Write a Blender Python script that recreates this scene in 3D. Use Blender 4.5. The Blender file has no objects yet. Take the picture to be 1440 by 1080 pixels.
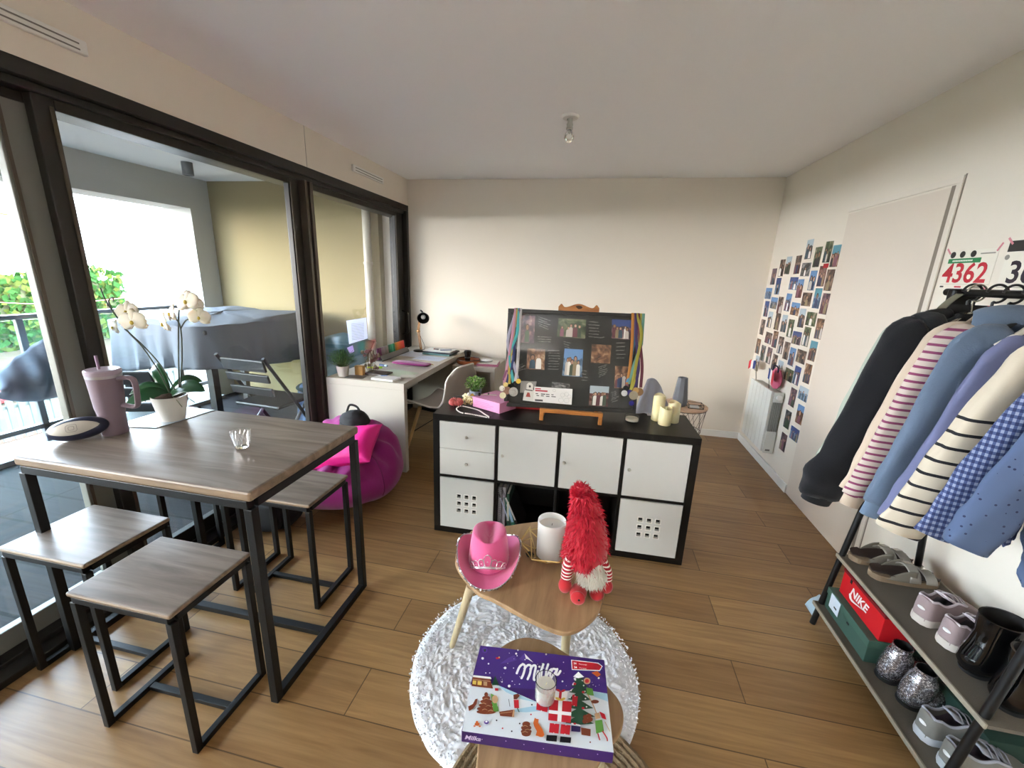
import bpy, bmesh, math, random
from mathutils import Vector, Matrix, Quaternion, noise as mnoise
random.seed(7)
R_ = math.radians
SC = bpy.context.scene
COL = SC.collection

# ---------------------------------------------------------------- camera, light, exposure
FPX, PIT, YAW, ROL, CAMH = 582.5716, -0.2559, -0.1909, 0.0377, 1.548
def _basis():
    cy, sy = math.cos(YAW), math.sin(YAW); cp, sp = math.cos(PIT), math.sin(PIT); cr, sr = math.cos(ROL), math.sin(ROL)
    F = Vector((sy*cp, cy*cp, sp)); r = Vector((cy, -sy, 0)); u = r.cross(F)
    return r*cr + u*sr, -r*sr + u*cr, F
CR, CU, CF = _basis()
cam_d = bpy.data.cameras.new('camera'); cam = bpy.data.objects.new('camera', cam_d); COL.objects.link(cam)
cam_d.sensor_width = 36; cam_d.sensor_fit = 'HORIZONTAL'; cam_d.lens = FPX/1440*36
cam_d.clip_start = 0.02; cam_d.clip_end = 300
cam.matrix_world = Matrix(((CR.x, CU.x, -CF.x, 0), (CR.y, CU.y, -CF.y, 0), (CR.z, CU.z, -CF.z, CAMH), (0, 0, 0, 1)))
SC.camera = cam
SC.view_settings.view_transform = 'Standard'; SC.view_settings.look = 'None'
SC.view_settings.gamma = 1; SC.view_settings.use_curve_mapping = False
SC.view_settings.exposure = 1.42
W = bpy.data.worlds.new('sky'); SC.world = W; W.use_nodes = True
wn = W.node_tree.nodes; wl = W.node_tree.links
bg = wn['Background']; bg.inputs['Strength'].default_value = 14
tc = wn.new('ShaderNodeTexCoord'); sx = wn.new('ShaderNodeSeparateXYZ'); rp = wn.new('ShaderNodeValToRGB')
wl.new(tc.outputs['Generated'], sx.inputs[0]); wl.new(sx.outputs['Z'], rp.inputs[0]); wl.new(rp.outputs[0], bg.inputs['Color'])
rp.color_ramp.elements[0].position = 0.0; rp.color_ramp.elements[0].color = (.86, .93, 1.0, 1)
rp.color_ramp.elements[1].position = 0.5; rp.color_ramp.elements[1].color = (.58, .78, 1.0, 1)
sun_d = bpy.data.lights.new('low_sun', 'SUN'); sun_d.energy = 1.3; sun_d.angle = R_(20); sun_d.color = (1, .80, .56)
sun = bpy.data.objects.new('low_sun', sun_d); COL.objects.link(sun)
sun.rotation_euler = Vector((.74, .66, -.13)).to_track_quat('-Z', 'Y').to_euler()

# added fill light behind the camera, brightens ceiling and fronts (its shell is fill_light_shell)
up_d = bpy.data.lights.new('added_fill_light', 'AREA'); up_d.shape = 'RECTANGLE'; up_d.size = 1.2; up_d.size_y = .12; up_d.energy = 24; up_d.color = (.90, .95, 1)
up = bpy.data.objects.new('added_fill_light', up_d); COL.objects.link(up); up.location = (0, -2.50, 1.95); up.rotation_euler = (math.radians(180), 0, 0)

def at(u, v, x=None, y=None, z=None):
    d = CF*FPX + CR*(u-720) + CU*(540-v); o = Vector((0, 0, CAMH))
    if x is not None: t = (x-o.x)/d.x
    elif y is not None: t = (y-o.y)/d.y
    else: t = (z-o.z)/d.z
    return o + d*t

# ---------------------------------------------------------------- materials
def lin(h):
    h = h.lstrip('#'); c = [int(h[i:i+2], 16)/255 for i in (0, 2, 4)]
    return tuple([(a/12.92 if a <= .04045 else ((a+.055)/1.055)**2.4) for a in c] + [1.0])
MATS = {}
def new_mat(name):
    m = bpy.data.materials.new(name); m.use_nodes = True
    return m, m.node_tree.nodes, m.node_tree.links, m.node_tree.nodes['Principled BSDF']
def mat(name, col='#808080', rough=.5, metal=0, bump=0, bscale=60, var=0, vscale=8, spec=.5, sheen=0, stretch=None, trans=0, emit=0, alpha=1, sss=0):
    if name in MATS: return MATS[name]
    m, n, l, b = new_mat(name); c = lin(col)
    b.inputs['Base Color'].default_value = c; b.inputs['Roughness'].default_value = rough
    b.inputs['Metallic'].default_value = metal; b.inputs['Specular IOR Level'].default_value = spec
    b.inputs['Sheen Weight'].default_value = sheen; b.inputs['Transmission Weight'].default_value = trans
    b.inputs['Alpha'].default_value = alpha
    if sss: b.inputs['Subsurface Weight'].default_value = sss; b.inputs['Subsurface Radius'].default_value = (.02, .015, .01)
    if emit: b.inputs['Emission Color'].default_value = c; b.inputs['Emission Strength'].default_value = emit
    if bump or var:
        t = n.new('ShaderNodeTexCoord'); mp = n.new('ShaderNodeMapping'); l.new(t.outputs['Object'], mp.inputs[0])
        if stretch: mp.inputs['Scale'].default_value = stretch
    if bump:
        nz = n.new('ShaderNodeTexNoise'); nz.inputs['Scale'].default_value = bscale; nz.inputs['Detail'].default_value = 4
        bp = n.new('ShaderNodeBump'); bp.inputs['Strength'].default_value = bump; bp.inputs['Distance'].default_value = .01
        l.new(mp.outputs[0], nz.inputs[0]); l.new(nz.outputs[0], bp.inputs['Height']); l.new(bp.outputs[0], b.inputs['Normal'])
    if var:
        nz = n.new('ShaderNodeTexNoise'); nz.inputs['Scale'].default_value = vscale; nz.inputs['Detail'].default_value = 5
        mx = n.new('ShaderNodeMix'); mx.data_type = 'RGBA'
        mx.inputs['A'].default_value = tuple(min(1, x*(1+var)) for x in c[:3])+(1,); mx.inputs['B'].default_value = tuple(x*(1-var) for x in c[:3])+(1,)
        l.new(mp.outputs[0], nz.inputs[0]); l.new(nz.outputs[0], mx.inputs['Factor']); l.new(mx.outputs['Result'], b.inputs['Base Color'])
    MATS[name] = m; return m
def ramp(n, stops):
    r = n.new('ShaderNodeValToRGB'); e = r.color_ramp.elements
    e[0].position, e[0].color = stops[0][0], lin(stops[0][1]); e[1].position, e[1].color = stops[-1][0], lin(stops[-1][1])
    for p, c in stops[1:-1]: k = e.new(p); k.color = lin(c)
    return r
def wood(name, dark, mid, light, axis='X', rough=.4, scale=1.0, bump=.05):
    m, n, l, b = new_mat(name); t = n.new('ShaderNodeTexCoord'); mp = n.new('ShaderNodeMapping'); l.new(t.outputs['Object'], mp.inputs[0])
    s = {'X': (1.2, 14, 14), 'Y': (14, 1.2, 14), 'Z': (14, 14, 1.2)}[axis]; mp.inputs['Scale'].default_value = tuple(q*scale for q in s)
    nz = n.new('ShaderNodeTexNoise'); nz.inputs['Scale'].default_value = 1.6; nz.inputs['Detail'].default_value = 8; nz.inputs['Distortion'].default_value = .8
    nz.inputs['Roughness'].default_value = .62
    r = ramp(n, [(.28, dark), (.5, mid), (.72, light)]); l.new(mp.outputs[0], nz.inputs[0]); l.new(nz.outputs[0], r.inputs[0]); l.new(r.outputs[0], b.inputs['Base Color'])
    b.inputs['Roughness'].default_value = rough
    bp = n.new('ShaderNodeBump'); bp.inputs['Strength'].default_value = bump; bp.inputs['Distance'].default_value = .01
    l.new(nz.outputs[0], bp.inputs['Height']); l.new(bp.outputs[0], b.inputs['Normal']); return m
def planks(name, c1, c2, gap, bw, bh, grain, rough, mortar=.0022, off=.37, gscale=(1.3, 22, 1), gstr=.35, spec=.5):
    m, n, l, b = new_mat(name); t = n.new('ShaderNodeTexCoord')
    br = n.new('ShaderNodeTexBrick'); br.offset = off; br.offset_frequency = 2; br.squash = 1
    l.new(t.outputs['Object'], br.inputs['Vector']); br.inputs['Color1'].default_value = lin(c1); br.inputs['Color2'].default_value = lin(c2)
    br.inputs['Mortar'].default_value = lin(gap); br.inputs['Scale'].default_value = 1; br.inputs['Mortar Size'].default_value = mortar
    br.inputs['Mortar Smooth'].default_value = .1; br.inputs['Brick Width'].default_value = bw; br.inputs['Row Height'].default_value = bh; br.inputs['Bias'].default_value = 0
    mp = n.new('ShaderNodeMapping'); mp.inputs['Scale'].default_value = gscale; l.new(t.outputs['Object'], mp.inputs[0])
    # shift the grain from board to board with the board's own tint
    sh = n.new('ShaderNodeVectorMath'); sh.operation = 'MULTIPLY_ADD'; sh.inputs[1].default_value = (40, 40, 40)
    l.new(br.outputs['Color'], sh.inputs[0]); l.new(mp.outputs[0], sh.inputs[2])
    nz = n.new('ShaderNodeTexNoise'); nz.inputs['Scale'].default_value = 1.5; nz.inputs['Detail'].default_value = 9; nz.inputs['Roughness'].default_value = .65; nz.inputs['Distortion'].default_value = 1.2
    l.new(sh.outputs[0], nz.inputs[0]); r = ramp(n, [(.3, grain), (.62, '#ffffff')]); l.new(nz.outputs[0], r.inputs[0])
    mx = n.new('ShaderNodeMix'); mx.data_type = 'RGBA'; mx.blend_type = 'MULTIPLY'; mx.inputs['Factor'].default_value = gstr
    l.new(br.outputs['Color'], mx.inputs['A']); l.new(r.outputs[0], mx.inputs['B'])
    n2 = n.new('ShaderNodeTexNoise'); n2.inputs['Scale'].default_value = 2.2; n2.inputs['Detail'].default_value = 3
    l.new(mp.outputs[0], n2.inputs[0])
    m2 = n.new('ShaderNodeMix'); m2.data_type = 'RGBA'; m2.blend_type = 'MULTIPLY'; m2.inputs['Factor'].default_value = .35
    r2 = ramp(n, [(.35, '#b09a80'), (.65, '#ffffff')]); l.new(n2.outputs[0], r2.inputs[0]); l.new(mx.outputs['Result'], m2.inputs['A']); l.new(r2.outputs[0], m2.inputs['B'])
    l.new(m2.outputs['Result'], b.inputs['Base Color']); b.inputs['Roughness'].default_value = rough; b.inputs['Specular IOR Level'].default_value = spec
    bp = n.new('ShaderNodeBump'); bp.inputs['Strength'].default_value = .12; bp.inputs['Distance'].default_value = .004; l.new(nz.outputs[0], bp.inputs['Height']); l.new(bp.outputs[0], b.inputs['Normal'])
    return m
def bands(name, c1, c2, period, width, axis='Z', rough=.85, zmax=None):
    """stripes across an axis of the cloth"""
    m, n, l, b = new_mat(name); t = n.new('ShaderNodeTexCoord'); s = n.new('ShaderNodeSeparateXYZ'); l.new(t.outputs['Object'], s.inputs[0])
    src = s.outputs[axis]
    d = n.new('ShaderNodeMath'); d.operation = 'DIVIDE'; d.inputs[1].default_value = period; l.new(src, d.inputs[0])
    f = n.new('ShaderNodeMath'); f.operation = 'FRACT'; l.new(d.outputs[0], f.inputs[0])
    g = n.new('ShaderNodeMath'); g.operation = 'LESS_THAN'; g.inputs[1].default_value = width; l.new(f.outputs[0], g.inputs[0])
    if zmax is not None:
        q = n.new('ShaderNodeMath'); q.operation = 'LESS_THAN'; q.inputs[1].default_value = zmax; l.new(src, q.inputs[0]); w_ = n.new('ShaderNodeMath'); w_.operation = 'MULTIPLY'; l.new(q.outputs[0], w_.inputs[0]); l.new(g.outputs[0], w_.inputs[1]); g = w_
    mx = n.new('ShaderNodeMix'); mx.data_type = 'RGBA'; mx.inputs['A'].default_value = lin(c1); mx.inputs['B'].default_value = lin(c2)
    l.new(g.outputs[0], mx.inputs['Factor']); l.new(mx.outputs['Result'], b.inputs['Base Color']); b.inputs['Roughness'].default_value = rough
    nz = n.new('ShaderNodeTexNoise'); nz.inputs['Scale'].default_value = 300; bp = n.new('ShaderNodeBump'); bp.inputs['Strength'].default_value = .2; bp.inputs['Distance'].default_value = .002
    l.new(t.outputs['Object'], nz.inputs[0]); l.new(nz.outputs[0], bp.inputs['Height']); l.new(bp.outputs[0], b.inputs['Normal']); return m
def gingham(name, c1, c2, c3, sz):
    m, n, l, b = new_mat(name); t = n.new('ShaderNodeTexCoord'); s = n.new('ShaderNodeSeparateXYZ'); l.new(t.outputs['Object'], s.inputs[0])
    ad = n.new('ShaderNodeMath'); ad.operation = 'SUBTRACT'; l.new(s.outputs['X'], ad.inputs[0]); l.new(s.outputs['Y'], ad.inputs[1])
    outs = []
    for src in (ad.outputs[0], s.outputs['Z']):
        d = n.new('ShaderNodeMath'); d.operation = 'DIVIDE'; d.inputs[1].default_value = sz; l.new(src, d.inputs[0])
        f = n.new('ShaderNodeMath'); f.operation = 'FRACT'; l.new(d.outputs[0], f.inputs[0])
        g = n.new('ShaderNodeMath'); g.operation = 'LESS_THAN'; g.inputs[1].default_value = .5; l.new(f.outputs[0], g.inputs[0]); outs.append(g.outputs[0])
    a = n.new('ShaderNodeMath'); a.operation = 'ADD'; l.new(outs[0], a.inputs[0]); l.new(outs[1], a.inputs[1])
    h = n.new('ShaderNodeMath'); h.operation = 'MULTIPLY'; h.inputs[1].default_value = .5; l.new(a.outputs[0], h.inputs[0])
    r = ramp(n, [(0, c1), (.5, c2), (1, c3)]); l.new(h.outputs[0], r.inputs[0]); l.new(r.outputs[0], b.inputs['Base Color']); b.inputs['Roughness'].default_value = .9; return m
def speckle(name, c1, c2, scale, thr, rough=.9, metal=0, vr=True):
    m, n, l, b = new_mat(name); t = n.new('ShaderNodeTexCoord'); v = n.new('ShaderNodeTexVoronoi'); v.inputs['Scale'].default_value = scale
    l.new(t.outputs['Object'], v.inputs['Vector']); g = n.new('ShaderNodeMath'); g.operation = 'LESS_THAN'; g.inputs[1].default_value = thr; l.new(v.outputs['Distance'], g.inputs[0])
    mx = n.new('ShaderNodeMix'); mx.data_type = 'RGBA'; mx.inputs['A'].default_value = lin(c1); mx.inputs['B'].default_value = lin(c2); l.new(g.outputs[0], mx.inputs['Factor'])
    l.new(mx.outputs['Result'], b.inputs['Base Color']); b.inputs['Roughness'].default_value = rough; b.inputs['Metallic'].default_value = metal; return m
def glitter(name):
    m, n, l, b = new_mat(name); t = n.new('ShaderNodeTexCoord'); v = n.new('ShaderNodeTexVoronoi'); v.inputs['Scale'].default_value = 260
    l.new(t.outputs['Object'], v.inputs['Vector']); r = ramp(n, [(0, '#3a383c'), (.5, '#8b878c'), (1, '#f4f0f4')]); l.new(v.outputs['Color'], r.inputs[0]); l.new(r.outputs[0], b.inputs['Base Color'])
    nm = n.new('ShaderNodeBump'); nm.inputs['Strength'].default_value = 1; nm.inputs['Distance'].default_value = .004; l.new(v.outputs['Color'], nm.inputs['Height']); l.new(nm.outputs[0], b.inputs['Normal'])
    b.inputs['Metallic'].default_value = .75; b.inputs['Roughness'].default_value = .25; return m
def pane_glass(name, tint=(1, 1, 1), refl=1.0, haze=0):
    m = bpy.data.materials.new(name); m.use_nodes = True; n = m.node_tree.nodes; l = m.node_tree.links; n.clear()
    o = n.new('ShaderNodeOutputMaterial'); tr = n.new('ShaderNodeBsdfTransparent'); tr.inputs[0].default_value = tint+(1,)
    gl = n.new('ShaderNodeBsdfGlossy'); gl.inputs['Roughness'].default_value = .02; lw = n.new('ShaderNodeLayerWeight'); lw.inputs['Blend'].default_value = .5
    pw = n.new('ShaderNodeMath'); pw.operation = 'POWER'; pw.inputs[1].default_value = 4.0; l.new(lw.outputs['Facing'], pw.inputs[0])
    fr = n.new('ShaderNodeMath'); fr.operation = 'MULTIPLY_ADD'; fr.inputs[1].default_value = .70*refl; fr.inputs[2].default_value = .03*refl; l.new(pw.outputs[0], fr.inputs[0])
    mx = n.new('ShaderNodeMixShader'); l.new(fr.outputs[0], mx.inputs[0]); l.new(tr.outputs[0], mx.inputs[1]); l.new(gl.outputs[0], mx.inputs[2])
    last = mx
    if haze:
        df = n.new('ShaderNodeBsdfDiffuse'); df.inputs[0].default_value = (.8, .9, .87, 1); m2 = n.new('ShaderNodeMixShader'); m2.inputs[0].default_value = haze
        l.new(mx.outputs[0], m2.inputs[1]); l.new(df.outputs[0], m2.inputs[2]); last = m2
    l.new(last.outputs[0], o.inputs[0]); return m
PALS = [['#1c1618', '#43332f', '#7d6455', '#a8988a'], ['#1b2430', '#42607f', '#7690a8', '#9a8672'], ['#151b14', '#38482f', '#616b4c', '#998b78'],
        ['#1d161e', '#483544', '#7d5c62', '#ab9187'], ['#20140f', '#5a3b28', '#8d6647', '#b89e80'], ['#151516', '#434345', '#757576', '#a9a7a4'], ['#220e0e', '#5f2b28', '#85645a', '#2d3036']]
SKY = {'blue sky': '#5b86b8', 'pale sky': '#a3b2bc', 'deep blue top': '#2c4480', 'teal sky': '#4f8da0'}
SKIN = ['#a8806a', '#8d6650', '#bd9680']; TOPS = ['#1c1c22', '#d8d4cc', '#5a2a34', '#2c3c60', '#8a7a5c', '#3a4a38', '#b8b0a8', '#7a4a5a', '#304858']; HAIRS = ['#221814', '#3a281c', '#6a4c30']
FIGC = SKIN+TOPS+HAIRS
def figures(place, w, h, n, rnd, m0, prism):
    """small groups of people for a photo print: place(u, v) maps 0..1 picture coordinates to a point"""
    for i in range(n):
        u = (i+.5)/n*.8+.1+rnd.uniform(-.05, .05); s_ = rnd.uniform(.16, .24)*(1.6 if n < 3 else 1); top_ = rnd.uniform(.48, .66); a_ = w/h
        hw, hh = s_*.34/a_*min(1, a_*1.1), s_*.42; sk, tp_, hr_ = rnd.randrange(3), 3+rnd.randrange(9), 12+rnd.randrange(3); k_ = rnd.uniform(1.3, 1.9)
        def el(cu, cv, ru, rv, m, q=9): prism([place(cu+ru*math.cos(-2*math.pi*j/q), cv+rv*math.sin(-2*math.pi*j/q)) for j in range(q)], m0+m)
        prism([place(max(.02, u-hw*k_), .03), place(max(.02, u-hw*k_*.9), top_-hh*1.4), place(u-hw*.6, top_-hh*.8), place(u+hw*.6, top_-hh*.8), place(min(.98, u+hw*k_*.9), top_-hh*1.4), place(min(.98, u+hw*k_), .03)][::-1], m0+tp_)
        el(u, top_+hh*.15, hw*1.15, hh*1.05, hr_); el(u, top_, hw*.8, hh*.8, sk)
def picture_mat(key, pal, sky, up='Z', across='Y'):
    name = 'photo_print_%d_%s' % (pal, (sky or 'plain').replace(' ', '_')) + up + across
    if name in MATS: return MATS[name]
    m, n, l, b = new_mat(name); t = n.new('ShaderNodeTexCoord'); s = n.new('ShaderNodeSeparateXYZ'); l.new(t.outputs['Generated'], s.inputs[0])
    oi = n.new('ShaderNodeObjectInfo'); mu = n.new('ShaderNodeMath'); mu.operation = 'MULTIPLY'; mu.inputs[1].default_value = 97; l.new(oi.outputs['Random'], mu.inputs[0])
    nz = n.new('ShaderNodeTexNoise'); nz.noise_dimensions = '4D'; nz.inputs['Scale'].default_value = 2.6; nz.inputs['Detail'].default_value = 5; nz.inputs['Distortion'].default_value = .7
    l.new(t.outputs['Generated'], nz.inputs['Vector']); l.new(mu.outputs[0], nz.inputs['W'])
    P = PALS[pal]; r = ramp(n, [(.32, P[0]), (.46, P[1]), (.58, P[2]), (.70, P[3])]); l.new(nz.outputs[0], r.inputs[0])
    last = r.outputs[0]
    if sky:
        a = n.new('ShaderNodeMath'); a.operation = 'MULTIPLY_ADD'; a.inputs[1].default_value = .55; l.new(nz.outputs[0], a.inputs[0]); l.new(s.outputs[up], a.inputs[2])
        g = n.new('ShaderNodeMath'); g.operation = 'GREATER_THAN'; g.inputs[1].default_value = .90; l.new(a.outputs[0], g.inputs[0])
        mx = n.new('ShaderNodeMix'); mx.data_type = 'RGBA'; l.new(g.outputs[0], mx.inputs['Factor']); l.new(last, mx.inputs['A']); mx.inputs['B'].default_value = lin(SKY[sky]); last = mx.outputs['Result']
    l.new(last, b.inputs['Base Color']); b.inputs['Roughness'].default_value = .35; MATS[name] = m; return m

# ---------------------------------------------------------------- mesh builder
class MB:
    def __init__(s): s.v = []; s.f = []; s.m = []
    def add(s, vs, fs, m=0):
        o = len(s.v); s.v += [Vector(a) for a in vs]; s.f += [tuple(o+i for i in f) for f in fs]; s.m += [m]*len(fs); return s
    def box(s, x0, x1, y0, y1, z0, z1, m=0):
        return s.add([(x0,y0,z0),(x1,y0,z0),(x1,y1,z0),(x0,y1,z0),(x0,y0,z1),(x1,y0,z1),(x1,y1,z1),(x0,y1,z1)],
                     [(0,3,2,1),(4,5,6,7),(0,1,5,4),(1,2,6,5),(2,3,7,6),(3,0,4,7)], m)
    def mbox(s, M, sx_, sy_, sz_, m=0):
        vs = [M @ Vector((a*sx_/2, b*sy_/2, c*sz_/2)) for c in (-1, 1) for a, b in ((-1,-1),(1,-1),(1,1),(-1,1))]
        return s.add(vs, [(0,3,2,1),(4,5,6,7),(0,1,5,4),(1,2,6,5),(2,3,7,6),(3,0,4,7)], m)
    def tube(s, pts, r, n=8, m=0, flat=1.0, up=None, closed=False):
        pts = [Vector(p) for p in pts]; k = len(pts); rs = r if isinstance(r, (list, tuple)) else [r]*k
        rings = []; ref = Vector(up) if up else None
        for i, p in enumerate(pts):
            if closed: d = pts[(i+1) % k]-pts[i-1]
            else: d = (pts[min(i+1, k-1)]-pts[max(i-1, 0)])
            d = d.normalized() if d.length > 1e-9 else Vector((0, 0, 1))
            if ref is None: ref = Vector((0, 0, 1)) if abs(d.z) < .9 else Vector((1, 0, 0))
            a = d.cross(ref); a = a.normalized() if a.length > 1e-6 else d.orthogonal().normalized(); b = a.cross(d).normalized(); ref = b if not up else Vector(up)
            rings.append([p + a*math.cos(2*math.pi*j/n)*rs[i] + b*math.sin(2*math.pi*j/n)*rs[i]*flat for j in range(n)])
        vs = [q for rg in rings for q in rg]; fs = []
        for i in range(k if closed else k-1):
            i2 = (i+1) % k
            for j in range(n): fs.append((i*n+j, i*n+(j+1) % n, i2*n+(j+1) % n, i2*n+j))
        if not closed: fs.append(tuple(range(n-1, -1, -1))); fs.append(tuple((k-1)*n+j for j in range(n)))
        return s.add(vs, fs, m)
    def sqbar(s, a, b, w, m=0, d=None):
        a, b = Vector(a), Vector(b); z = (b-a).normalized(); ref = Vector((0, 1, 0)) if abs(z.y) < .9 else Vector((1, 0, 0)); x = ref.cross(z).normalized(); y = z.cross(x)
        M = Matrix((x, y, z)).transposed().to_4x4(); M.translation = (a+b)/2
        return s.mbox(M, w, d or w, (b-a).length, m)
    def lathe(s, c, prof, n=24, m=0, sx_=1, sy_=1, M=None):
        c = Vector(c); vs = []
        for r, z in prof:
            for j in range(n):
                a = 2*math.pi*j/n; q = Vector((r*math.cos(a)*sx_, r*math.sin(a)*sy_, z)); vs.append(c + (M @ q if M else q))
        fs = [(i*n+j, i*n+(j+1) % n, (i+1)*n+(j+1) % n, (i+1)*n+j) for i in range(len(prof)-1) for j in range(n)]
        if prof[0][0] > 1e-6: fs.append(tuple(range(n-1, -1, -1)))
        if prof[-1][0] > 1e-6: fs.append(tuple((len(prof)-1)*n+j for j in range(n)))
        return s.add(vs, fs, m)
    def blob(s, c, r, nu=24, nv=16, m=0, fn=None, M=None):
        c = Vector(c); rx, ry, rz = r if isinstance(r, (tuple, list)) else (r, r, r); vs = []
        for i in range(nv+1):
            ph = math.pi*i/nv
            for j in range(nu):
                th = 2*math.pi*j/nu; d = Vector((math.sin(ph)*math.cos(th), math.sin(ph)*math.sin(th), -math.cos(ph)))
                k = fn(d) if fn else 1.0; q = Vector((d.x*rx*k, d.y*ry*k, d.z*rz*k)); vs.append(c + (M @ q if M else q))
        return s.add(vs, [(i*nu+j, i*nu+(j+1) % nu, (i+1)*nu+(j+1) % nu, (i+1)*nu+j) for i in range(nv) for j in range(nu)], m)
    def grid(s, fn, nu, nv, m=0, cu=False, thick=0):
        vs = [Vector(fn(i/(nu if cu else nu-1 or 1), j/(nv-1))) for j in range(nv) for i in range(nu)]; fs = []
        for j in range(nv-1):
            for i in range(nu if cu else nu-1): fs.append((j*nu+i, j*nu+(i+1) % nu, (j+1)*nu+(i+1) % nu, (j+1)*nu+i))
        return s.add(vs, fs, m)
    def prism(s, pts, vec, m=0, m_top=None, m_side=None):
        pts = [Vector(p) for p in pts]; vec = Vector(vec); k = len(pts)
        s.add(pts + [p+vec for p in pts], [tuple(range(k-1, -1, -1))], m)
        o = len(s.v)-2*k; s.f.append(tuple(o+k+i for i in range(k))); s.m.append(m if m_top is None else m_top)
        for i in range(k): s.f.append((o+i, o+(i+1) % k, o+k+(i+1) % k, o+k+i)); s.m.append(m if m_side is None else m_side)
        return s
    def text(s, string, size, M, m=0, ext=.0006, shear=0, bold=0, align='CENTER', spacing=1):
        cu = bpy.data.curves.new('t', 'FONT'); cu.body = string; cu.size = size; cu.extrude = ext; cu.shear = shear; cu.offset = bold; cu.align_x = align; cu.align_y = 'CENTER'; cu.resolution_u = 3; cu.space_character = spacing
        o = bpy.data.objects.new('t', cu); COL.objects.link(o); bpy.context.view_layer.update()
        me = bpy.data.meshes.new_from_object(o.evaluated_get(bpy.context.evaluated_depsgraph_get()))
        s.add([M @ v.co for v in me.vertices], [tuple(p.vertices) for p in me.polygons], m)
        bpy.data.objects.remove(o); bpy.data.meshes.remove(me); bpy.data.curves.remove(cu); return s
    def build(s, name, mats, parent=None, smooth=False, bevel=0, world=False, sub=0, solid=0, ang=40, rz=None):
        if not isinstance(mats, (list, tuple)): mats = [mats]
        vs = s.v; loc = Vector((0, 0, 0))
        if parent is not None and world:
            I = INV[parent.name]; vs = [I @ v for v in vs]
        if parent is None:
            lo = Vector([min(v[i] for v in vs) for i in range(3)]); hi = Vector([max(v[i] for v in vs) for i in range(3)]); loc = Vector(((lo.x+hi.x)/2, (lo.y+hi.y)/2, lo.z)); vs = [v-loc for v in vs]
        me = bpy.data.meshes.new(name); me.from_pydata([tuple(v) for v in vs], [], s.f); me.update()
        for mm in mats: me.materials.append(mm)
        me.polygons.foreach_set('material_index', s.m)
        if smooth: me.polygons.foreach_set('use_smooth', [True]*len(me.polygons))
        o = bpy.data.objects.new(name, me); COL.objects.link(o); o.location = loc
        if parent is not None: o.parent = parent; INV[o.name] = INV[parent.name]
        if smooth and ang < 180:
            try: me.set_sharp_from_angle(angle=R_(ang))
            except Exception: pass
        if solid: md = o.modifiers.new('s', 'SOLIDIFY'); md.thickness = solid; md.offset = 0
        if bevel: md = o.modifiers.new('b', 'BEVEL'); md.width = bevel; md.segments = 2; md.limit_method = 'ANGLE'; md.angle_limit = R_(40)
        if sub: md = o.modifiers.new('u', 'SUBSURF'); md.levels = sub; md.render_levels = sub
        return o
INV = {}
def thing(name, label, cat, loc=(0, 0, 0), rz=0, group=None):
    o = bpy.data.objects.new(name, None); COL.objects.link(o); o.location = loc; o.rotation_euler = (0, 0, rz); o.empty_display_size = .05
    o['label'] = label; o['category'] = cat
    if group: o['group'] = group
    INV[o.name] = (Matrix.Translation(Vector(loc)) @ Matrix.Rotation(rz, 4, 'Z')).inverted(); return o
def tag(o, label, cat, group=None):
    o['label'] = label; o['category'] = cat
    if group: o['group'] = group
    return o
def struct(o, label=None):
    o['kind'] = 'structure'
    if label: o['label'] = label
    return o
def dup(root, loc, rz, label, group=None):
    r = root.copy(); COL.objects.link(r); r.location = loc; r.rotation_euler = (0, 0, rz); r['label'] = label
    if group: r['group'] = group
    for ch in list(root.children):
        c = ch.copy(); COL.objects.link(c); c.parent = r
        for g in list(ch.children):
            d = g.copy(); COL.objects.link(d); d.parent = c
    return r
def smooth_loop(pts, n=6):
    out = []; k = len(pts); pts = [Vector(p) for p in pts]
    for i in range(k):
        p0, p1, p2, p3 = pts[i-1], pts[i], pts[(i+1) % k], pts[(i+2) % k]
        for j in range(n):
            t = j/n; out.append(.5*((2*p1)+(-p0+p2)*t+(2*p0-5*p1+4*p2-p3)*t*t+(-p0+3*p1-3*p2+p3)*t**3))
    return out
def smooth_path(pts, n=6):
    pts = [Vector(p) for p in pts]; out = []
    q = [2*pts[0]-pts[1]] + pts + [2*pts[-1]-pts[-2]]
    for i in range(1, len(q)-2):
        p0, p1, p2, p3 = q[i-1], q[i], q[i+1], q[i+2]
        for j in range(n):
            t = j/n; out.append(.5*((2*p1)+(-p0+p2)*t+(2*p0-5*p1+4*p2-p3)*t*t+(-p0+3*p1-3*p2+p3)*t**3))
    out.append(pts[-1]); return out
def nz3(p, s=1.0, seed=0): return mnoise.noise(Vector((p[0]*s+seed*7.3, p[1]*s+seed*3.1, p[2]*s-seed*5.7)))
def tufts(mb, samples, length, width, m=0, droop=.3, spread=.5):
    """small tapering, bent blades of pile: samples = [(point, normal)]"""
    for p, nrm in samples:
        p = Vector(p); nrm = Vector(nrm).normalized(); rnd = Vector((random.uniform(-1, 1), random.uniform(-1, 1), random.uniform(-1, 1)))
        d = (nrm + rnd*spread).normalized(); L = length*random.uniform(.6, 1.25); a = d.orthogonal().normalized(); a.rotate(Quaternion(d, random.uniform(0, 6.28)))
        q = p + d*L*.55; e = q + (d + Vector((0, 0, -droop)) + rnd*.4).normalized()*L*.5
        mb.add([p-a*width, p+a*width, q+a*width*.8, q-a*width*.8, e], [(0, 1, 2, 3), (3, 2, 4)], m)
    return mb

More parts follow.
